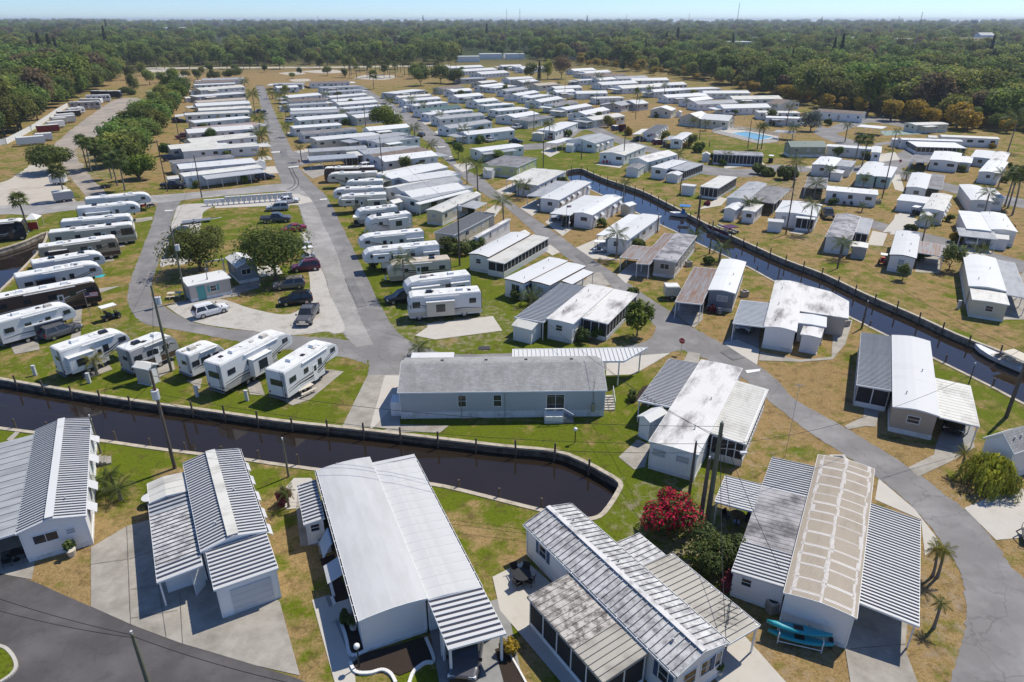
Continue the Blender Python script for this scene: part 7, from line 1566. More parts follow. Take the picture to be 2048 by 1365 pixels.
for i,(py,X,Y,px,st) in enumerate(WOOD):
 v = pick(px,py,X,Y); s = scale_of(v,st)
 if px < 245: s *= 1.12
 side = 'left' if px < 245 else ('right' if px > 1100 else 'field')
 if cnt[side] < {'left': 95,'right': 130,'field': 60}[side] and v != 8:
  cnt[side] += 1; nm,cr,tr_,cz = VAR[v]; k = v if v > 4 else 0
  where = {'left': 'behind the white storage fence','right': 'bordering the right-hand homes','field': 'across the dry field'}[side]
  o = empty(nm,(X,Y,0),rw.uniform(0,6.28),LBL[k]+' '+where,'tree' if v != 9 else 'palm tree',{'left': 'wood trees at left','right': 'wood trees at right','field': 'wood trees across the field'}[side]); o.scale = (s,s,s*rw.uniform(.85,1.15))
  put('trunk',tr_,o); put('crown',cr,o,(0,0,cz))
 else: REST.append((X,Y,v,s))
# storage-lot hedge of trees
hedge = [(215,335),(240,330),(255,315),(232,305),(262,330),(270,295),(285,300),(250,285),(300,285),(280,270),(310,268),(295,255),(325,255),(262,268),(312,243),(335,240),(290,240),(345,228),(320,226),(352,216),(335,212),(312,215),(345,203),(362,205),(330,200),(355,193),(340,190),(368,192),(228,318),(244,300),(258,296),(275,310),(290,278),(305,256),(300,232),(322,243),(338,222),(328,210),(350,208),(362,198)]
for k,(x,y) in enumerate(hedge):
 nm,cr,tr_,cz = VAR[k % 6]; p = P(x,y); s = rw.uniform(.68,.98)
 o = empty('tree',p,k*1.1,'bushy green tree in the hedge between storage lot and homes','tree','trees lining the storage lot'); o.scale = (s,s,s*.95); put('trunk',tr_,o); put('crown',cr,o,(0,0,cz*.5))
for k,(x,y,s) in enumerate([(300,170,.8),(322,166,.6),(345,160,.7),(262,160,.8),(372,158,.55),(405,150,.5),(830,158,.9),(846,152,.7),(770,150,.6),(700,140,1.0),(735,141,1.2),(640,138,.8),(560,139,.9),(500,138,.8),(455,139,.7),(380,139,.9),(330,139,.8),(790,139,1.3),(420,146,.6),(470,143,.5),(530,145,.5),(600,150,.45),(655,152,.6),(690,156,.5),(585,158,.4),(395,160,.6),(285,152,.8)]):
 nm,cr,tr_,cz = VAR[k % 5]; o = empty('tree',P(x,y),k,f'{ORD[k]} scattered tree of the dry field edge','tree','scattered trees of the dry field'); o.scale = (s,s,s); put('trunk',tr_,o); put('crown',cr,o,(0,0,cz))
# landmark conifers
for lb,b_,t_,w_ in [('tall dark pine standing among the far cluster of homes',u3(785,165),u3(785,-40),1.5),('leftmost tall casuarina in the left wood',(92,138),(88,64),1.6),('second tall casuarina in the left wood',(112,140),(103,66),1.6),('third tall casuarina in the left wood',(124,141),(112,72),1.4),('left tall casuarina of the right wood',(1660,142),(1662,73),1.3),('middle tall casuarina of the right wood',(1675,142),(1682,66),1.3),('short casuarina of the right wood',(1690,138),(1692,96),1.0),('dark spire pine beyond the field',(974,92),(974,46),1.5),('pine left of the skyline flag',(838,76),(838,46),1.5),('second pine left of the skyline flag',(852,76),(852,50),1.5),('dark pine at the right of the centre wood',(1330,110),(1332,62),1.5),('tallest pine at the right of the centre wood',(1352,110),(1356,54),1.7),('pine beside the field edge in the left wood',(75,138),(78,72),1.2)]:
 h_ = hgt(b_,t_); p = P(*b_); o = empty('pine_tree',p,0,lb,'pine tree'); s = h_/17.5; o.scale = (s*w_*.8,s*w_*.8,s); put('trunk',PINET,o); put('crown',PINE[0],o)
vc = bpy.data.collections.new('wood_variants')
for k,(nm,cr,tr_,cz) in enumerate(VAR):
 ob = bpy.data.objects.new(f'wood_variant_{k:02d}',cr.copy()); ob.data.transform(Matrix.Translation((0,0,cz))); vc.objects.link(ob)
me = bpy.data.meshes.new('woodland'); me.from_pydata([(x,y,0) for x,y,v,s in REST],[],[])
a1 = me.attributes.new('vi','INT','POINT'); a1.data.foreach_set('value',[v for x,y,v,s in REST])
a2 = me.attributes.new('scl','FLOAT','POINT'); a2.data.foreach_set('value',[s for x,y,v,s in REST])
a3 = me.attributes.new('rot','FLOAT_VECTOR','POINT'); a3.data.foreach_set('vector',[c for x,y,v,s in REST for c in (0,0,(x*12.9+y*7.7) % 6.28)])
wd = put('woodland',me); tag(wd,'distant mixed woodland of treetops running to the horizon','woodland',kind='stuff')
ng = bpy.data.node_groups.new('scatter','GeometryNodeTree'); ng.interface.new_socket('Geometry',in_out='INPUT',socket_type='NodeSocketGeometry'); ng.interface.new_socket('Geometry',in_out='OUTPUT',socket_type='NodeSocketGeometry')
gi = ng.nodes.new('NodeGroupInput'); go = ng.nodes.new('NodeGroupOutput'); ip = ng.nodes.new('GeometryNodeInstanceOnPoints'); ci = ng.nodes.new('GeometryNodeCollectionInfo')
ci.inputs[0].default_value = vc; ci.inputs['Separate Children'].default_value = True; ci.inputs['Reset Children'].default_value = True; ip.inputs['Pick Instance'].default_value = True
def named(nm,ty): n = ng.nodes.new('GeometryNodeInputNamedAttribute'); n.data_type = ty; n.inputs[0].default_value = nm; return n.outputs['Attribute']
ng.links.new(gi.outputs[0],ip.inputs['Points']); ng.links.new(ci.outputs[0],ip.inputs['Instance']); ng.links.new(named('vi','INT'),ip.inputs['Instance Index'])
ng.links.new(named('scl','FLOAT'),ip.inputs['Scale']); e2r = ng.nodes.new('FunctionNodeEulerToRotation'); ng.links.new(named('rot','FLOAT_VECTOR'),e2r.inputs[0]); ng.links.new(e2r.outputs[0],ip.inputs['Rotation']); ng.links.new(ip.outputs[0],go.inputs[0])
md = wd.modifiers.new('scatter','NODES'); md.node_group = ng
print('WOOD',len(WOOD),len(REST))
# ------------------------------------------------------------------ utility poles and lines
pm('wire',(.03,.03,.03),.6,.1,3); pm('plastic_teal',(.02,.30,.36),.35,.08,2); pm('plastic_red',(.45,.03,.03),.45,.06,2); pm('canvas_blue',(.04,.17,.42),.6,.06,2); pm('canvas_cream',(.58,.52,.42),.7,.06,2); pm('deck_pale',(.55,.50,.44),.8,.12,1.5); pm('sign_red',(.40,.015,.02),.4,.05,2); pm('globe',(.80,.80,.78),.3,.03,2); pm('tarp',(.10,.10,.105),.8,.25,2); pm('terracotta',(.32,.13,.07),.8,.1,3); pm('rug_teal',(.03,.38,.45),.8,.08,2); pm('court',(.22,.29,.26),.8,.15,.8); pm('hull_maroon',(.10,.015,.04),.3,.1,2)
POLES = {}
def pole(key,label,base,top,r=.14,mat='pole_wood',can=None,arm=False,lamp=None,h=None):
 p = P(*base); h = h or hgt(base,top); o = empty('utility_pole',p,0,label,'utility pole','utility poles')
 # lean read from the photograph's top
 m = MB(); m.tube([(0,0,-.2),(0,0,h*.5),(0,0,h)],[r*1.15,r,r*.75],9); m.build('shaft',mat,o)
 if can:
  m = MB(); cx,cz = can; m.tube([(cx,-.1,cz-.75),(cx,-.1,cz)],.3,12); m.tube([(cx,-.1,cz),(cx,-.1,cz+.06)],.32,12); c = m.build('transformer','can_grey',o)
  for k in (-1,1): m = MB(); m.tube([(cx+.12*k,-.1,cz+.06),(cx+.12*k,-.1,cz+.3)],.035,6); m.build('bushing','tail_lamp',c)
  m = MB(); m.box(min(0,cx),-.14,cz-.5,max(0,cx),-.04,cz-.42); m.build('bracket','steel',c)
 if arm: m = MB(); m.box(-1.1,-.06,h-.55,1.1,.06,h-.43); m.build('crossarm',mat,o)
 m = MB(); m.tube([(0,0,h),(0,0,h+.22)],[.05,.08],6); m.build('insulator','can_grey',o)
 if lamp: m = MB(); m.tube([(0,0,lamp),(.9,-.5,lamp+.25),(1.5,-.8,lamp+.2)],.035,5); a = m.build('lamp_arm','steel',o); m = MB(); m.box(1.35,-.95,lamp+.1,1.85,-.7,lamp+.24); m.build('lamp_head','can_grey',a)
 POLES[key] = p+Vector((0,0,h)); return o
pole('a','tall pole with white transformer standing on the near canal bank',(350,937),(299,742),.14,'pole_wood',(.0,7.9))
pole('b','pole with white transformer between the grey-brown trailer and small trailer',m0(1115,1180),m0(990,625),.14,'pole_green',(.45,9.0))
pole('c','pole with grey transformer beside the laundry hut',m0(1212,722),m0(1108,240),.13,'pole_green',(.4,8.2))
pole('d','thick greenish pole with streetlight by the bougainvillea',(1413,1050),(1430,846),.19,'pole_green',lamp=7.2)
pole('e','dark stub pole leaning beside the thick streetlight pole',(1399,1054),(1411,918),.17,'pole_wood')
pole('f','grey service post with meter boxes by the weathered home',(1378,992),(1387,885),.12,'pole_wood')
pole('g','bare pole at the bottom left driveway edge',(298,1372),(269,1268),.13,'pole_green')
pole('h','slim service post with meter behind the ribbed lower-left home',z1(487,258),z1(440,82),.09,'pole_green')
pole('i','slim service post with meter and antenna by the narrow shed',z2(158,372),z2(124,195),.09,'pole_green')
pole('j','thick pole at the right edge beside the motor boat',(2012,835),(2052,705),.17,'pole_wood',lamp=None)
pole('k','dark pole beside the leafy shrubs in the centre column',m2(908,492),m2(893,98),.14,'pole_wood',(.3,9.8))
for k,lb,b_,t_ in [('l','pole behind the centre-column trailers',u2(735,1062),u2(712,640)),('m','pole between the two home rows',u2(582,592),u2(556,350)),('n','pole on the cross street verge',u1(458,1170),u1(372,795)),('o','pale lamp pole beside the black pickup',u1(155,1117),u1(70,668)),('p','pole behind the left home row',u1(268,702),u1(225,462)),('q','pole on the right canal bank by the pontoon boat',n0(175,172),n0(188,-95)),('r','pole beside the flat-topped white shed',n0(790,168),n0(806,-120)),('s','short pole on the canal bank by the clumping palm',n0(268,302),n0(283,78)),('t','short service pole before the black-stained roof home',n1(90,402),n1(106,228)),('u','leaning-looking service post beside the angled wing',n0(1307,812),n0(1350,632)),('v','thin post on the lawn beside the right canal',n1(987,1190),n1(1037,1058)),('w','dark pole in the rockery corner',u4(1657,1362),u4(1682,1008)),('x','short pole by the white box shed',u4(702,1152),u4(706,1005)),('y','pole with box beside the screened lanai',u4(868,1345),u4(872,1088)),('z','pole beside the swimming pool',u4(1300,732),u4(1322,492)),('aa','pole behind the yellow-walled home row',u4(312,480),u4(332,262)),('bb','pole on the middle block lawn',u3(738,578),u3(724,348)),('cc','pole at the canal head lawn',u3(820,908),u3(818,580)),('dd','short leaning pole on the green lawn',u3(1157,835),u3(1177,672)),('ee','tall pole beside the red chairs',u3(1527,855),u3(1530,528)),('ff','black pole beside the aqua-walled home',u5(640,962),u5(718,580)),('gg','flagpole-like post before the long white home',u5(355,985),u5(372,870)),('hh','pole beside the blue-fascia home',u5(205,765),u5(218,660)),('ii','pole in the far home rows, left',u2(340,400),u2(333,195)),('jj','pole in the far home rows, right',u3(1010,290),u3(1008,150)),('kk','pole beyond the middle lane',u3(1288,370),u3(1290,235)),('ll','bollard pole on the middle lawn',u4(962,720),u4(965,665)),('mm','pole behind the pool lawn',u4(875,660),u4(880,570)),('nn','slender light pole by the laundry hut',m1(396,692),m1(366,520)),('oo','service post behind the laundry hut',m1(333,532),m1(316,410)),('pp','short post by the awninged home canal corner',m3(1022,280),m3(1028,160))]:
 pole(k,lb,b_,t_,.12 if k not in ('v','gg','nn','oo') else .06)
def wire(label,a,b_,sag=.8,r=.02,n=14):
 a = Vector(a); b_ = Vector(b_); o = Vector((a.x,a.y,0)); m = MB()
 m.tube([a.lerp(b_,k/n)-o-Vector((0,0,sag*4*(k/n)*(1-k/n))) for k in range(n+1)],r,4); ob = m.build('power_line','wire',None,loc=o); tag(ob,label,'power line','overhead lines'); return ob
Vd = lambda p,dz=0,dx=0: p+Vector((dx,0,dz))
wire('line between the two transformer poles at left',Vd(POLES['a'],-.3),Vd(POLES['b'],-.2)); wire('line from the trailer pole to the laundry hut pole',Vd(POLES['b'],-.2),Vd(POLES['c'],-.2)); wire('line from the laundry hut pole up the loop road',Vd(POLES['c'],-.2),Vd(POLES['n'],-.2),1.5)
wire('upper line across the dark canal',Vd(POLES['a'],-.5),Vd(POLES['d'],-.3),1.2); wire('lower line across the dark canal',Vd(POLES['a'],-2.2),Vd(POLES['d'],-1.8),1.4); wire('third line across the dark canal',Vd(POLES['a'],-3.0),Vd(POLES['d'],-2.6),1.5)
wire('service line to the ribbed lower-left home',Vd(POLES['a'],-1),Vd(POLES['h'],0),.8); wire('service line leaving the lower-left edge',Vd(POLES['h'],0),P(-120,770,9),.8); wire('service line to the post by the narrow shed',Vd(POLES['a'],-2.5),Vd(POLES['i'],0),.6)
wire('line along the bottom left road, upper',Vd(POLES['g'],-.1),P(-300,1080,8),.8,.022); wire('line along the bottom left road, lower',Vd(POLES['g'],-.3),P(-300,1120,7.6),.9,.022); wire('line leaving the bottom left pole to the right',Vd(POLES['g'],-.2),P(900,1420,8),.8,.022)
for k,(lb,e) in enumerate([('guy line from the streetlight pole to the tan-roofed home',P(1480,1130,.3)),('steep service line from the streetlight pole to the lower right',P(1640,1290,.3)),('line from the streetlight pole to the diagonal home',P(1452,1282,3.1)),('line from the streetlight pole to the blue-grey house',P(1205,728,4.2)),('second line from the streetlight pole over the blue-grey house',P(1100,650,4.5)),('line from the streetlight pole to the service post',Vd(POLES['f'],0)),('line from the streetlight pole to the far right',P(2060,690,9))]): wire(lb,Vd(POLES['d'],-.4-.25*k),e,.7 if k != 6 else 2)
wire('line along the right canal lawn',Vd(POLES['r'],-.2),Vd(POLES['t'],0),.8); wire('line between canal poles',Vd(POLES['q'],-.2),Vd(POLES['y'],-.2),.8); wire('line over the home rows',Vd(POLES['k'],-.2),Vd(POLES['l'],-.2),1.2); wire('line further over the home rows',Vd(POLES['l'],-.2),Vd(POLES['m'],-.2),1.5); wire('line from the canal pole to the rockery pole',Vd(POLES['y'],-.2),Vd(POLES['w'],-.2),1); wire('line from the rockery pole to the aqua home pole',Vd(POLES['w'],-.2),Vd(POLES['ff'],-.2),1); wire('line from the right edge pole to the lawn service pole',Vd(POLES['j'],-.2),Vd(POLES['t'],-.1),1.2)
# ------------------------------------------------------------------ canal posts, boats
MP = cached('mpost',lambda: MB().tube([(0,0,-2.2),(0,0,.95)],[.11,.09],7).mesh('mooring_post','pole_wood'))
def posts_along(line,step,side,desc,dz=0):
 ln = resample(line,400); tot = sum((b_-a).length for a,b_ in zip(ln,ln[1:])); n = int(tot/step); got = []
 for k in range(n):
  i = int(399*(k+.5)/n); q = ln[i]; d = (ln[min(i+1,399)]-ln[i-1]).normalized(); px,py = project(q)
  if -20 < px < 2065 and py < 1400: got.append((px,q+Vector((-d.y,d.x,0))*side*.3))
 for k,(px,q) in enumerate(sorted(got,key=lambda t: t[0])):
  o = put('mooring_post',MP,None,q+Vector((0,0,rng.uniform(-.25,.2)))); o.rotation_euler = (rng.uniform(-.03,.03),rng.uniform(-.03,.03),0); tag(o,f'{ORD[k]} wooden mooring post from the left along the {desc}','mooring post','mooring posts on the '+desc)
posts_along(canalA_far,3.6,-1,'far bank of the dark canal'); posts_along(canalA_near,3.6,-1,'near bank of the dark canal'); posts_along(canalB_far,3.6,-1,'far bank of the right canal'); posts_along(canalB_near,5.5,-1,'near bank of the right canal')
def hull(m,Ln,W,Hh,z0,mi=0):
 rings = []
 for t,w_,zb in ((0,.92,0),(.3,1,0),(.6,.92,.02),(.82,.6,.1),(.95,.22,.3),(1,.03,.5)):
  x = Ln*t; y = W/2*w_; rings.append([(x,-y,z0+Hh*(1+.25*t*t)),(x,-y*.82,z0+Hh*(.35+zb*.6)),(x,0,z0+Hh*zb),(x,y*.82,z0+Hh*(.35+zb*.6)),(x,y,z0+Hh*(1+.25*t*t)),(x,y*.8,z0+Hh*(.95+.25*t*t)),(x,-y*.8,z0+Hh*(.95+.25*t*t))])
 m.loft([r[::-1] for r in rings],mi)
def boat(label,stern,bow,Ln,W,extra):
 a = P(*stern,WATER_Z); b_ = P(*bow,WATER_Z); d = b_-a; o = empty('motor_boat',(a.x,a.y,WATER_Z),math.atan2(d.y,d.x),label,'boat','boats moored in the right canal'); m = MB(); hull(m,Ln,W,.8,-.15); m.build('hull','rv_white',o)
 m = MB(); m.box(Ln*.08,-W*.34,.68,Ln*.6,W*.34,.72); m.build('deck','deck_pale',o); m = MB(); m.box(-.35,-.2,-.2,.05,.2,1.05); m.build('outboard_motor','black',o); extra(o,Ln,W)
def bimini(o,Ln,W):
 m = MB(); m.box(Ln*.2,-W*.45,2.25,Ln*.62,W*.45,2.33); m.build('bimini_top','canvas_blue',o)
 for x in (.22,.6):
  for y in (-.42,.42): MB().tube([(Ln*(.41+(x-.41)*.6),W*y,.8),(Ln*x,W*y,2.26)],.02,5).build('bimini_post','steel',o)
 m = MB(); m.hexa([(Ln*.38,-.45,.7),(Ln*.55,-.45,.7),(Ln*.55,.45,.7),(Ln*.38,.45,.7)],[(Ln*.4,-.4,1.5),(Ln*.5,-.4,1.5),(Ln*.5,.4,1.5),(Ln*.4,.4,1.5)]); m.build('console_cover','canvas_blue',o)
boat('white centre-console boat with blue canopy on the right canal',m3(1265,180),m3(1130,170),5.2,2.1,bimini)
def runabout(o,Ln,W):
 m = MB(); m.hexa([(0,-W*.45,1.5),(Ln*.42,-W*.45,1.6),(Ln*.42,W*.45,1.6),(0,W*.45,1.5)],[(.1,-W*.4,1.62),(Ln*.4,-W*.4,1.72),(Ln*.4,W*.4,1.72),(.1,W*.4,1.62)]); m.build('boat_cover','canvas_cream',o); m = MB(); m.hexa([(Ln*.5,-W*.38,.85),(Ln*.53,-W*.38,.85),(Ln*.53,W*.38,.85),(Ln*.5,W*.38,.85)],[(Ln*.44,-W*.34,1.25),(Ln*.46,-W*.34,1.25),(Ln*.46,W*.34,1.25),(Ln*.44,W*.34,1.25)]); m.build('windscreen','glass',o)
 for y in (-.4,.4): MB().tube([(Ln*.05,W*y,.8),(Ln*.05,W*y,1.5)],.02,5).build('canopy_post','steel',o)
 for x in (.3,.38): MB().box(Ln*x-.2,-.6,.72,Ln*x+.2,.6,1.05).build('seat','canvas_cream',o)
boat('white runabout motor boat with cream canopy at the right edge',(2050,745),(1975,712),6.4,2.4,runabout)
def pontoon(label,A,B):
 a = P(*A,WATER_Z); b_ = P(*B,WATER_Z); d = b_-a; Ln = 6.4; o = empty('pontoon_boat',(a.x,a.y,WATER_Z),math.atan2(d.y,d.x),label,'boat','boats moored in the right canal')
 for y in (-.9,.9): MB().tube([(0,y,.15),(Ln-.6,y,.15),(Ln,y,.35)],[.3,.3,.08],9).build('pontoon','steel',o)
 MB().box(0,-1.25,.42,Ln-.2,1.25,.52).build('deck','deck_pale',o); m = MB()
 for y in (-1.22,1.22): m = MB(); m.box(.1,y-.02,.55,Ln-.4,y+.02,1.2); m.build('side_panel','hull_maroon',o); m = MB(); m.box(.1,y-.04,1.2,Ln-.4,y+.04,1.27); m.build('rail','rv_cream',o)
 for x0,x1,y0,y1 in ((.4,2.0,-1.15,-.5),(.4,2.0,.5,1.15),(3.8,5.6,-1.15,-.5),(3.8,5.6,.5,1.15)): m = MB(); m.box(x0,y0,.52,x1,y1,.95); m.box(x0,(y0 if y0 < 0 else y1-.15),.95,x1,(y0+.15 if y0 < 0 else y1),1.3); m.build('bench_seat','rv_cream',o)
 MB().box(2.5,-.9,.52,3.0,-.2,1.5).build('console','rv_white',o); MB().box(-.4,-.2,0,0,.2,1.1).build('outboard_motor','black',o); m = MB(); m.box(.2,-1.2,1.9,2.2,1.2,2.0); m.build('folded_canopy','hull_maroon',o)
 for y in (-1.15,1.15): MB().tube([(1.2,y,1.2),(1.2,y,1.92)],.02,5).build('canopy_post','steel',o)
pontoon('maroon and cream pontoon boat moored at the right canal',n0(430,195),n0(255,125))
# ------------------------------------------------------------------ mailbox bank, fences, signs
a,b_ = P(*m1(355,108)),P(*m1(930,66)); d = (b_-a); n = 17
for k in range(n):
 p = a.lerp(b_,(k+.5)/n); o = empty('mailbox_cabinet',p,math.atan2(d.y,d.x),f'{ORD[k]} grey-white mailbox cabinet of the bank, counted from its left end','mailbox','mailbox bank'); w_ = d.length/n*.9; hh_ = 1.5 if k > 3 else 1.15
 MB().box(-w_/2,-.22,.55,w_/2,.22,hh_+.2).build('cabinet','can_grey' if k > 2 else 'trim',o); MB().box(-.12,-.12,0,.12,.12,.55).build('pedestal','trim',o); MB().box(-w_/2-.02,-.25,hh_+.2,w_/2+.02,.25,hh_+.25).build('lid','trim',o)
fl = [P(*u0(*q)) for q in ((-120,735),(0,708),(62,700),(140,660),(240,605),(320,560),(420,490),(500,432),(600,372))]
o = empty('white_fence',fl[0],0,'long white panel fence enclosing the storage lot','fence')
for q,q2 in zip(fl,fl[1:]):
 n = max(1,round((q2-q).length/2.4)); dd = (q2-q)/n; ang = math.atan2(dd.y,dd.x); me = cached(('fp',round(dd.length,2)),lambda: MB().box(.08,-.03,.05,dd.length-.08,.03,1.8).mesh('fence_panel','trim')); mp = cached('fpo',lambda: MB().box(-.08,-.08,0,.08,.08,1.95).mesh('fence_post','trim'))
 for k in range(n): l = q+dd*k-fl[0]; put('fence_panel',me,o,l,ang); put('fence_post',mp,o,l,ang)
def lamp_post(label,base,top,r=.2):
 h = hgt(base,top); o = empty('lamp_post',P(*base),0,label,'lamp post','globe lamp posts'); MB().tube([(0,0,0),(0,0,h)],.045,7).build('post','black',o); m = MB(); k = 8
 m.loft([[(r*math.sin(math.pi*i/6)*math.cos(6.283*j/k),r*math.sin(math.pi*i/6)*math.sin(6.283*j/k),h+r-r*math.cos(math.pi*i/6)) for j in range(k)] for i in range(1,6)]); m.smooth = True; m.build('globe','globe',o)
for lb,b_,t_ in [('globe lamp post in the mulch bed of the large white home',z2(500,1292),z2(499,1205)),('globe lamp post beside the cream-roofed glazed porch',m3(288,400),m3(288,352)),('globe lamp post before the blue-shuttered home',u3(775,1300),u3(775,1245)),('globe lamp at the awninged home carport',m3(450,262),m3(450,222)),('globe lamp beside the curved-front home',n1(608,140),n1(610,88)),('lantern post on the canal lawn below the blue-grey house',z3(304,208),z3(304,150)),('globe lamp by the flat cream-white home',u3(527,1150),u3(527,1085)),('globe lamp by the far right row carport',u4(1268,490),u4(1270,455)),('globe lamp by the pavilion lane',u5(640,365),u5(641,330))]: lamp_post(lb,b_,t_)
def stop_sign(label,base,top):
 h = hgt(base,top); o = empty('stop_sign',P(*base),0,label,'stop sign'); MB().tube([(0,0,0),(0,0,h)],.03,6).build('post','steel',o); m = MB(); q = [(.38*math.cos(R(22.5+45*k)),.38*math.sin(R(22.5+45*k))) for k in range(8)]
 m.add([(x,-.045,h-.35+z_) for x,z_ in q]+[(x,-.03,h-.35+z_) for x,z_ in q],[tuple(range(8)),tuple(range(15,7,-1))]+[(i,i+8,(i+1) % 8+8,(i+1) % 8) for i in range(8)]); m.build('sign_plate','sign_red',o,rz=R(-35))
 cu = bpy.data.curves.new('t','FONT'); cu.body = 'STOP'; cu.size = .26; cu.align_x = 'CENTER'; cu.align_y = 'CENTER'; fo = bpy.data.objects.new('f',cu); COL.objects.link(fo); lm = bpy.data.meshes.new_from_object(fo.evaluated_get(bpy.context.evaluated_depsgraph_get())); bpy.data.objects.remove(fo); lm.materials.append(MAT['paint_white']); t = put('lettering',lm,o,(-.03,-.045,h-.35)); t.rotation_euler = (math.pi/2,0,R(-35))
stop_sign('red stop sign at the diagonal road junction',m3(1174,1068),m3(1179,965)); stop_sign('red stop sign at the side street corner',u1(1320,900),u1(1325,832)); stop_sign('red stop sign on the right-hand lane',u5(780,690),u5(780,662))
# ------------------------------------------------------------------ furniture and yard things
def picnic(label,at_,rz):
 o = empty('picnic_table',P(*at_),rz,label,'picnic table','picnic tables'); MB().box(-.95,-.38,.7,.95,.38,.76).build('table_top','canvas_cream',o)
 for y in (-.72,.72): MB().box(-.95,y-.14,.42,.95,y+.14,.47).build('bench','canvas_cream',o)
 for x in (-.65,.65):
  for s in (-1,1): MB().tube([(x,s*.75,0),(x,s*.2,.7)],.045,4).build('leg','canvas_cream',o)
  MB().box(x-.04,-.75,.36,x+.04,.75,.42).build('crossbar','canvas_cream',o)
picnic('pale picnic table beside the black-swoosh fifth wheel',m1(1010,1320),R(52)); picnic('pale picnic table beside the laundry hut',m1(165,700),R(12))
def chair(label,at_,rz,mat='black',group='black patio chairs',name='patio_chair'):
 o = empty(name,P(*at_),rz,label,'chair',group); MB().box(-.27,-.27,.38,.27,.27,.43).build('seat',mat,o); m = MB(); m.hexa([(-.27,.22,.42),(.27,.22,.42),(.27,.27,.42),(-.27,.27,.42)],[(-.27,.36,.98),(.27,.36,.98),(.27,.4,.98),(-.27,.4,.98)]); m.build('backrest',mat,o)
 for x in (-.25,.25):
  for y in (-.25,.25): MB().tube([(x,y,0),(x,y,.4)],.02,4).build('leg',mat,o)
  MB().box(x-.03,-.27,.6,x+.03,.3,.64).build('armrest',mat,o)
def ptable(label,at_,r=.6,mat='black'):
 o = empty('patio_table',P(*at_),0,label,'table','patio tables'); MB().tube([(0,0,.7),(0,0,.74)],r,14).build('table_top',mat,o); MB().tube([(0,0,0),(0,0,.7)],.05,6).build('pedestal',mat,o); MB().tube([(0,0,0),(0,0,.04)],r*.5,10).build('base',mat,o)
ptable('round black table on the patio left of the diagonal home',z3(48,880),.65)
for k,(q,a,w_) in enumerate([((15,850),.4,'upper left'),((62,850),-.4,'upper right'),((28,905),2.2,'lower left'),((85,895),-2.0,'lower right')]): chair(f'black patio chair at the round patio table, {w_}',z3(*q),a)
chair('black chair under the white patio cover, left',z3(1035,585),.6); chair('black chair under the white patio cover, right',z3(1130,600),-1); ptable('glass-topped table under the white patio cover',z3(1085,590),.6,'glass')
ptable('grey square-looking table beside the ribbed garage home',z1(730,505),.6,'can_grey'); chair('black chair above the grey table by the garage home',z1(728,478),0); chair('black chair below the grey table by the garage home',z1(738,545),3.1)
chair('dark chair under the lower-left carport, left',z1(40,800),.5); chair('dark chair under the lower-left carport, right',z1(110,755),-1.2); ptable('dark table under the lower-left carport',z1(80,775),.5)
for k in range(5): chair(f'{ORD[k]} red lawn chair from the left before the white-roofed home',u4(30+k*32,875),.2*k,'plastic_red','red lawn chairs','lawn_chair')
for k,q in enumerate([(345,1025),(400,1025)]): chair(f'black lawn chair before the long white home, {("left", "right")[k]}',u5(*q),0)
# kayak rack
p = P(1597,1288); o = empty('kayak_rack',p,R(-17),'white pipe rack holding teal kayaks against the white wall','rack')
for x in (-1.3,1.3):
 for y in (-.35,.35): MB().tube([(x,y,0),(x,y,1.5 if y > 0 else .9)],.035,6).build('upright','trim',o)
 for z_ in (.35,.95): MB().tube([(x,-.45,z_),(x,.45,z_)],.035,6).build('crossbar','trim',o)
MB().tube([(-1.3,-.35,.2),(1.3,-.35,.2)],.035,6).build('rail','trim',o)
def kayak(label,off):
 m = MB(); rings = []
 for t in (-1,-.8,-.5,-.15,.2,.55,.82,1):
  w_ = .42*max(.06,(1-abs(t)**2.2)); z_ = .12*abs(t)**3; rings.append([(1.95*t,-w_,.2+z_),(1.95*t,-w_*.6,.02+z_),(1.95*t,w_*.6,.02+z_),(1.95*t,w_,.2+z_),(1.95*t,w_*.5,.3+z_),(1.95*t,-w_*.5,.3+z_)])
 m.loft([r[::-1] for r in rings]); m.smooth = True; ob = m.build('kayak','plastic_teal',None,loc=p+Vector(off),rz=R(-17)+off[3] if False else R(-17)); tag(ob,label,'kayak','teal kayaks'); MB().box(-.35,-.2,.29,.25,.2,.31).build('cockpit','black',ob)
kayak('upper teal kayak on the white pipe rack',(-.15,.1,1.0)); kayak('lower teal kayak on the white pipe rack',(-.05,-.1,.4))
o = empty('spare_tyre',P(*z4(298,1195)),R(70),'black tyre leaning against the white end wall','tyre'); t = wheel(o,0,0,.36,.2,'tyre');
# potted plants, birdbath, pedestals, drains
def pot(label,at_,s=1,plant='leaf_shrub'):
 o = empty('potted_plant',P(*at_),0,label,'potted plant','potted plants'); MB().tube([(0,0,0),(0,0,.5*s)],[.22*s,.32*s],12).build('pot','canvas_cream',o); put('foliage',crown_mesh('foliage',int(at_[0]),.5*s,.8*s,160,.12*s,plant,5),o,(0,0,.45*s))
pot('potted plant at the front wall of the lower-left ribbed home',z1(350,752),1.1); pot('pale urn in the mulch bed of the large white home',z2(472,1110),.8); pot('flower pot beside the porch of the diagonal home',(1437,1350),.8); pot('planter by the orange-door wing',n0(1030,850),.8); pot('flower pot by the slide-out trailer',m0(655,1075),.8,'leaf_red')
o = empty('fountain',P(*n0(332,712)),0,'tiered stone fountain before the blue-grey home','fountain'); MB().tube([(0,0,0),(0,0,.9)],.09,8).build('column','concrete',o)
for z_,r_ in ((.3,.55),(.6,.38),(.9,.22)): MB().tube([(0,0,z_-.06),(0,0,z_+.04)],[r_*.6,r_],14).build('basin','concrete',o)
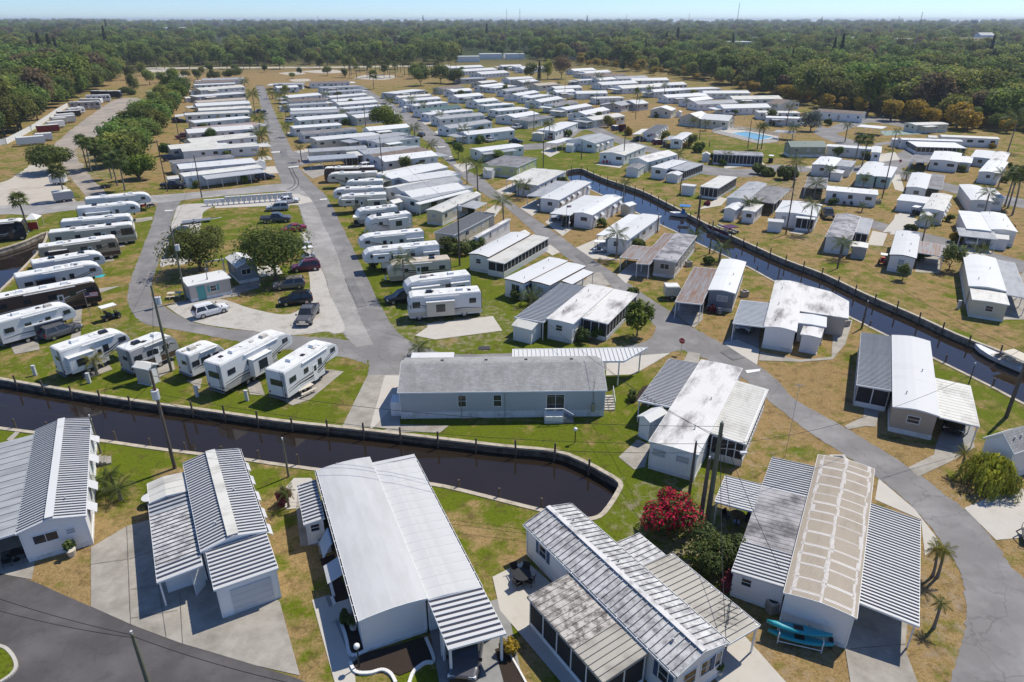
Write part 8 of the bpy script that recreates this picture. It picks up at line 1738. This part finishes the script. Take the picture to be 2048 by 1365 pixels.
for k,(lb,q) in enumerate([('white utility pedestal near the slide-out trailer',m0(232,1205)),('white utility pedestal below the yellowish palm',m0(583,1255)),('white utility pedestal between the shed and lettered trailer',m1(308,1345)),('white utility pedestal by the black-swoosh trailer',m1(632,1370)),('white utility pedestal at the black motorhome',m0(78,318)),('white bollard on the lawn of the long grey carport home',n1(915,675)),('white pump box beside the canal at right',n1(345,1000))]):
 o = put('utility_pedestal',cached('uped',lambda: MB().box(-.16,-.12,0,.16,.12,1.15).box(-.19,-.15,1.15,.19,.15,1.22).mesh('utility_pedestal','can_grey')),None,P(*q)); tag(o,lb,'pedestal','utility pedestals')
for lb,q in [('air conditioner beside the sooty-roofed home',n0(125,385)),('second air conditioner at the canal home with white roof',n0(505,590)),('air conditioner beside the large white home',z2(335,722)),('air conditioner at the white end of the tan-roofed home',z4(20,1010)),('air conditioner by the long white home with striped end',u5(605,1005)),('air conditioner behind the mildew-streaked angled wing',n0(1190,790))]: ac_unit(P(*q),.3,lb)
shed('small pale metal shed on the canal lawn between trailers',m0(960,1170),m0(1035,1140),m0(855,1150),2.1,'wall_beige','roof_cream')
# awning tent, mats, canopy tent
h = Home('awning_tent','grey-walled awning tent with white roof beside the fifth wheel',m0(215,875),m0(405,825),2.4,2.2,'tent'); m = MB(); m.box(0,0,0,h.a,2.4,2.05); m.build('tent_wall','tarp',h.o); h.roof((-.9,-.1,h.a,2.4),2.3,[(0,-.15),(1,.25)],'x','roof_white',name='tent_roof')
tag(MB().box(-1.2,-.7,0,1.2,.7,.02).build('ground_mat','rug_teal',None,loc=P(*m0(622,562)),rz=.15),'teal outdoor mat beside the grey fifth wheel','mat')
h = Home('canopy_tent','red and white canopy tent behind the left palm',m0(150,195),m0(235,190),3,2.2,'tent'); m = MB(); a = h.a; m.add([(0,0,2.1),(a,0,2.1),(a,3,2.1),(0,3,2.1),(a/2,1.5,3.0)],[(0,1,4),(1,2,4),(2,3,4),(3,0,4)]); m.build('tent_roof','rv_white',h.o); MB().box(.1,.1,.2,a-.1,.14,1.6).build('tent_wall','plastic_red',h.o)
for x in (.05,a-.05):
 for y in (.05,2.95): MB().tube([(x,y,0),(x,y,2.1)],.03,5).build('pole','trim',h.o)
# boat trailer on the gravel, motorcycles, red utility tractor, low trailer at right edge
def flat_trailer(label,A,B,mat='steel',L=None,boat_=False,rails=False):
 a = P(*A); b_ = P(*B); d = b_-a; Ln = d.length; o = empty('utility_trailer',a,math.atan2(d.y,d.x),label,'trailer'); MB().box(0,-.8,.45,Ln*.72,.8,.52).build('deck',mat,o); MB().tube([(Ln*.72,-.6,.48),(Ln,0,.5)],.05,5).build('drawbar',mat,o); MB().tube([(Ln*.72,.6,.48),(Ln,0,.5)],.05,5).build('drawbar',mat,o)
 for y in (-.9,.9): wheel(o,Ln*.3,y,.3,.18)
 if rails:
  for y in (-.78,.78): MB().tube([(0,y,.52),(0,y,.95),(Ln*.72,y,.95),(Ln*.72,y,.52)],.03,5).build('rail',mat,o)
flat_trailer('empty boat trailer on the gravel strip',m1(210,225),m1(470,195)); flat_trailer('black utility trailer on the dirt lane verge',u0(890,1085),u0(1020,1075),'black',rails=True); flat_trailer('black utility trailer at the right edge below the driveway',z4(1290,690),z4(1190,660),'black',rails=True)
def motorcycle(label,A,B,mat):
 a = P(*A); b_ = P(*B); d = b_-a; o = empty('motorcycle',a,math.atan2(d.y,d.x),label,'motorcycle','motorcycles')
 for x in (0,1.5): wheel(o,x,0,.32,.14)
 m = MB(); m.hexa([(.2,-.15,.35),(1.2,-.15,.35),(1.2,.15,.35),(.2,.15,.35)],[(.4,-.12,.75),(1.15,-.12,.8),(1.15,.12,.8),(.4,.12,.75)]); m.build('body',mat,o); MB().box(-.1,-.14,.72,.65,.14,.84).build('seat','black',o); MB().tube([(1.2,-.4,1.1),(1.25,0,1.0),(1.2,.4,1.1)],.025,5).build('handlebar','chrome',o); MB().tube([(1.5,0,.32),(1.22,0,1.02)],.035,5).build('fork','chrome',o)
motorcycle('dark red motorcycle at the nose of the top left trailer',u0(1240,1270),u0(1290,1255),'car_red'); motorcycle('black motorcycle beside the red one at the top left trailer',u0(1310,1265),u0(1360,1250),'car_black')
o = empty('garden_tractor',P(*n1(395,370)),R(60),'red garden tractor beside the blue-trimmed home','tractor'); MB().box(-.9,-.4,.4,.3,.4,.75).build('body','plastic_red',o); MB().box(-.1,-.3,.75,.35,.3,1.1).build('hood','plastic_red',o); MB().box(-.75,-.25,.75,-.35,.25,.95).build('seat','black',o); MB().box(-1.0,-.5,1.75,.2,.5,1.8).build('canopy','trim',o)
for x,r_ in ((-.55,.42),(.45,.28)):
 for y in (-.5,.5): wheel(o,x,y,r_,.25)
for y in (-.4,.4): MB().tube([(-.8,y,.7),(-.8,y,1.76)],.025,5).build('post','black',o)
# ------------------------------------------------------------------ pool
pp = [P(*u4(*q)) for q in ((990,595),(1140,560),(1300,580),(1580,630),(1570,680),(1400,695))]; o0 = pp[0]
sheet('pool_deck',pp,'concrete_pale',6,.02); wp = [P(*u4(*q)) for q in ((1150,605),(1290,588),(1545,640),(1395,670))]
o = empty('swimming_pool',wp[0],0,'turquoise swimming pool with pale deck near the clubhouse','swimming pool'); m = MB(); m.prism([((q-wp[0]).x,(q-wp[0]).y) for q in wp],.04,.06); m.build('water','pool_water',o); m = MB()
for a,b_ in zip(wp,wp[1:]+wp[:1]):
 a = a-wp[0]; b_ = b_-wp[0]; d = (b_-a).normalized(); nn = Vector((d.y,-d.x,0))*.35; MB().hexa([(a.x,a.y,.03),(b_.x,b_.y,.03),(b_.x+nn.x,b_.y+nn.y,.03),(a.x+nn.x,a.y+nn.y,.03)][::-1],[(a.x,a.y,.13),(b_.x,b_.y,.13),(b_.x+nn.x,b_.y+nn.y,.13),(a.x+nn.x,a.y+nn.y,.13)][::-1]).build('coping','trim',o)
o = empty('pool_fence',o0,0,'low white picket fence round the swimming pool','fence')
for a,b_ in zip(pp,pp[1:]+pp[:1]):
 n = max(1,round((b_-a).length/1.8)); dd = (b_-a)/n
 for k in range(n):
  l = a+dd*k-o0; mm = cached(('pf',round(dd.length,1)),lambda: (lambda m: ([m.box(i*.2,-.015,.1,i*.2+.05,.015,1.15) for i in range(int(dd.length/.2))],m.box(0,-.025,.3,dd.length,.025,.36),m.box(0,-.025,1.0,dd.length,.025,1.06),m.mesh('fence_panel','trim'))[-1])(MB())); put('fence_panel',mm,o,l,math.atan2(dd.y,dd.x))
for k,x in enumerate((1160,1190,1220,1245,1270)):
 o = empty('pool_lounger',P(*u4(x,575-k*2)),R(70),f'{ORD[k]} white pool lounger from the left of the row','lounger','white pool loungers'); MB().box(-.3,-.6,.3,.3,.6,.36).build('seat','trim',o); MB().hexa([(-.3,.6,.3),(.3,.6,.3),(.3,.65,.3),(-.3,.65,.3)],[(-.3,1.05,.85),(.3,1.05,.85),(.3,1.1,.85),(-.3,1.1,.85)]).build('backrest','trim',o)
 for xx in (-.28,.28):
  for y in (-.55,.55): MB().tube([(xx,y,0),(xx,y,.3)],.02,4).build('leg','trim',o)
h = Home('pool_cabana','open white cabana behind the swimming pool',u4(1530,585),u4(1700,600),4,2.5,'cabana'); h.carport((0,0,h.a,h.b),2.5,'roof_grey',body=(99,99,99,99))
sheet('shuffleboard_court',[P(*u5(*q)) for q in ((620,440),(890,428),(1010,460),(660,476))],'court',5,.02)
# ------------------------------------------------------------------ right edge house, kerbs
h = H('grey-shingled white house cut by the right edge',z4(1190,262),z4(1330,215),z4(1045,182),3.0,[],cat='house',rmat='shingle',roof='gable',rise=1.3,windows=False,axis='x')
isl = catmull(pts([(-60,1288),(0,1294),(22,1308),(33,1330),(26,1348),(0,1367),(-60,1400)]),4)
def kerb(label,line,w_=.16,hh_=.14,mat='paint_white'):
 o0 = line[0]; m = MB()
 for a,b_ in zip(line,line[1:]):
  a = a-o0; b_ = b_-o0; d = (b_-a).normalized(); nn = Vector((-d.y,d.x,0))*w_/2; q = [a-nn,b_-nn,b_+nn,a+nn]; m.hexa([(v.x,v.y,0) for v in q],[(v.x,v.y,hh_) for v in q])
 tag(m.build('kerb',mat,None,loc=o0),label,kind='structure')
kerb('white kerb',isl,.2,.14,'concrete_pale')
sheet('traffic_island',isl,'grass',20,.02)
for k,l in enumerate([[(700,1326),(712,1346),(740,1348),(765,1342),(782,1350),(792,1368)],[(818,1370),(828,1345),(850,1328),(868,1322),(852,1278)],[(664,1196),(690,1270),(702,1312),(735,1302)],[(652,1135),(668,1195)]]): kerb('white garden kerb',catmull(pts(l),4),.2,.16)
kerb('dark garden kerb',catmull(pts([(1020,1310),(1040,1345),(1056,1375)]),3),.12,.12)
for k,(lb,q,s_) in enumerate([('square storm drain cover in the dry verge',(1677,916),.7),('dark drain grate on the lawn below the concrete pad',m2(1068,1030),.7)]): o = tag(MB().box(-s_,-s_*.6,.0,s_,s_*.6,.06).build('drain_cover','concrete_pale' if k == 0 else 'trim_dark',None,loc=P(*q)),lb,'drain cover'); MB().box(-s_*.6,-s_*.35,.06,s_*.6,s_*.35,.065).build('grate','trim_dark',o)
# thin antenna mast beside the tan home
o = empty('antenna_mast',P(*z4(82,275)),0,'thin television antenna mast behind the tan-roofed home','antenna'); MB().tube([(0,0,0),(0,0,7.5)],.025,5).build('mast','steel',o)
for k in range(4): MB().tube([(-.5+.08*k,-.1+.12*k,7.4),(.5-.08*k,-.1+.12*k,7.4)],.012,4).build('element','steel',o)
# ------------------------------------------------------------------ yard life along the rows
SHM = [crown_mesh('foliage',300+k,1.3,1.7,420,.26,('leaf_shrub','leaf_bright','leaf_oak','leaf_gold')[k],7) for k in range(4)]
def shed_at(label,p,rz):
 o = empty('garden_shed',p,rz,label,'shed','small sheds along the rows'); put('wall',cached('sw',lambda: MB().box(-1.2,-1,0,1.2,1,2.0).add([(-1.2,-1,2),(-1.2,1,2),(-1.2,0,2.45),(1.2,-1,2),(1.2,1,2),(1.2,0,2.45)],[(0,2,1),(3,4,5)]).mesh('wall','wall_white')),o)
 put('roof',cached('sr',lambda: MB().hexa([(-1.3,-1.12,1.95),(1.3,-1.12,1.95),(1.3,0,2.46),(-1.3,0,2.46)],[(-1.3,-1.12,2.0),(1.3,-1.12,2.0),(1.3,0,2.52),(-1.3,0,2.52)]).hexa([(-1.3,0,2.46),(1.3,0,2.46),(1.3,1.12,1.95),(-1.3,1.12,1.95)],[(-1.3,0,2.52),(1.3,0,2.52),(1.3,1.12,2.0),(-1.3,1.12,2.0)]).mesh('roof','roof_cream')),o); put('door',cached('sdr',lambda: MB().box(-.5,-1.05,.05,.5,-1.0,1.8).mesh('door','wall_beige')),o)
CC = ['car_white','car_silver','car_grey','car_black','car_navy','car_maroon','car_white']
for h,nm,rv_ in ROWH:
 extra = rv_ < 0; rv_ = rv_ % 1
 r = random.Random(int(rv_*1e6)); at = lambda x,y: h.f+h.e1*x+h.e2*y; ang = h.o.rotation_euler[2]
 sp = at(h.a*r.uniform(.1,.9),-1.0)
 if r.random() < .7 and free(sp,.5):
  o = empty('shrub',sp,r.uniform(0,6),'shrub by the '+nm,'shrub','shrubs along the rows'); s_ = r.uniform(.6,1.25); o.scale = (s_,s_,s_); put('foliage',r.choice(SHM),o)
 e = r.random(); pp_ = at(r.choice([-2.2,h.a+2.0]),r.uniform(-1,h.b*.5)); ps = at(r.choice([-1.9,h.a+1.8]),h.b*.7)
 if e < .3 and free(pp_,.4): palm('small palm by the '+nm,pp_,None,r.uniform(2.0,5.5),r.uniform(1.8,2.8),'queen',15,'leaf_palm',int(rv_*100),.03,.13,'small palms along the rows',joined=True)
 elif e < .55 and not extra:
  x = r.choice([-2.9,h.a+2.9]); p0,p1 = at(x-2,h.b*.45),at(x+2,h.b*.45); p0,p1 = (p0,p1) if r.random() < .5 else (p1,p0); car(r.choice(['suv','sedan','pickup']),'car parked by the '+nm,p0,p1,r.choice(CC),'cars parked at the row homes')
 elif e < .72 and free(ps,1.3): shed_at('shed by the '+nm,ps,ang+r.choice([0,1.57]))
 elif e < .85 and free(at(h.a*.3,-2.2),.4): o = empty('tree',at(h.a*.3,-2.2),r.uniform(0,6),'tree by the '+nm,'tree','small trees along the rows'); s_ = r.uniform(.28,.42); o.scale = (s_,s_,s_); put('trunk',VAR[0][2],o); put('crown',VAR[r.randrange(6)][1],o,(0,0,2.4))
# ------------------------------------------------------------------ flags, masts on the skyline
pm('flag_red',(.38,.04,.05),.7,.1,2); pm('flag_white',(.7,.7,.7),.7,.1,2)
def flag(label,base,h_,s=1.0):
 o = empty('flag',P(*base),.4,label,'flag','flags on poles'); MB().tube([(0,0,0),(0,0,h_)],.035*max(1,s*.5),6).build('pole','steel',o); n = 7
 for k in range(n): m = MB(); z_ = h_-.15*s-.11*s*k; m.box(.03 if k > 3 else .75*s,-.01,z_-.11*s,1.9*s,.01,z_); m.build('stripe','flag_red' if k % 2 == 0 else 'flag_white',o)
 MB().box(.03,-.012,h_-.15*s-.44*s,.75*s,.012,h_-.15*s).build('canton','stripe_navy',o)
flag('striped flag on a leaning pole by the loop road trailers',m0(590,830),3.6,.8); flag('striped flag before the awninged home carport',m3(428,280),5.2,.5); flag('striped flag by the red chairs',u4(430,740),4.5,.9); flag('large striped flag on the skyline',(866,52),34,14)
def mast(label,x,ytop,dist_,w_=1.0):
 u = (x-1024)/FPX; p = Vector((u*dist_,dist_,0)); px,py = project(p); h_ = 5
 while project(p+Vector((0,0,h_)))[1] > ytop and h_ < 600: h_ += 1
 o = empty('radio_mast',p,0,label,'radio mast','masts on the skyline')
 for k in range(3): a = 2.094*k; MB().tube([(w_*math.cos(a),w_*math.sin(a),0),(w_*.5*math.cos(a),w_*.5*math.sin(a),h_)],w_*.22,4).build('leg','steel',o)
 for k in range(8): z_ = h_*(k+.5)/8; MB().tube([(-w_*.8,0,z_),(w_*.8,0,z_+w_)],w_*.15,4).build('brace','steel',o)
for lb,x,y,d_,w_ in [('tallest lattice mast right of centre on the skyline',1432,9,600,.3),('left of two close masts at centre skyline',1014,20,700,.3),('right of two close masts at centre skyline',1038,20,700,.34),('mast with platform on the right skyline',1764,26,640,.35),('thin mast left of the right group',1344,28,800,.25),('thin mast at the far left skyline',225,38,800,.25),('small mast above the left wood',673,33,800,.25),('mast at the right edge skyline',2000,30,800,.25),('mast left of the two close masts',1231,30,800,.25)]: mast(lb,x,y,d_,w_)
p = P(1944,68); o = empty('billboard',p,-.3,'tall roadside billboard with dark blue panel at far right','billboard'); h_ = hgt((1944,68),(1944,47)); MB().tube([(0,0,0),(0,0,h_)],.7,8).build('column','black',o); MB().box(-7.5,-.5,h_,7.5,.5,h_+6.5).build('panel','stripe_navy',o); MB().box(-3,-.6,h_+2,1.5,-.52,h_+5).build('printed_patch','rug_teal',o); MB().box(2,-.6,h_+2.5,5.5,-.52,h_+5).build('printed_patch','leaf_gold' if False else 'canvas_cream',o)
# ------------------------------------------------------------------ haze
b = bpy.data.materials.new('haze'); b.use_nodes = True; b.node_tree.nodes.clear(); on = b.node_tree.nodes.new('ShaderNodeOutputMaterial'); pv = b.node_tree.nodes.new('ShaderNodeVolumePrincipled')
pv.inputs['Color'].default_value = (.78,.87,1,1); pv.inputs['Density'].default_value = 1.25e-4; pv.inputs['Anisotropy'].default_value = .2; b.node_tree.links.new(pv.outputs[0],on.inputs['Volume']); MAT['haze'] = b
hz = MB().box(-13000,-13000,-4,13000,13000,54).build('haze','haze'); tag(hz,kind='stuff',label='thin blue haze over the whole place',cat='haze')
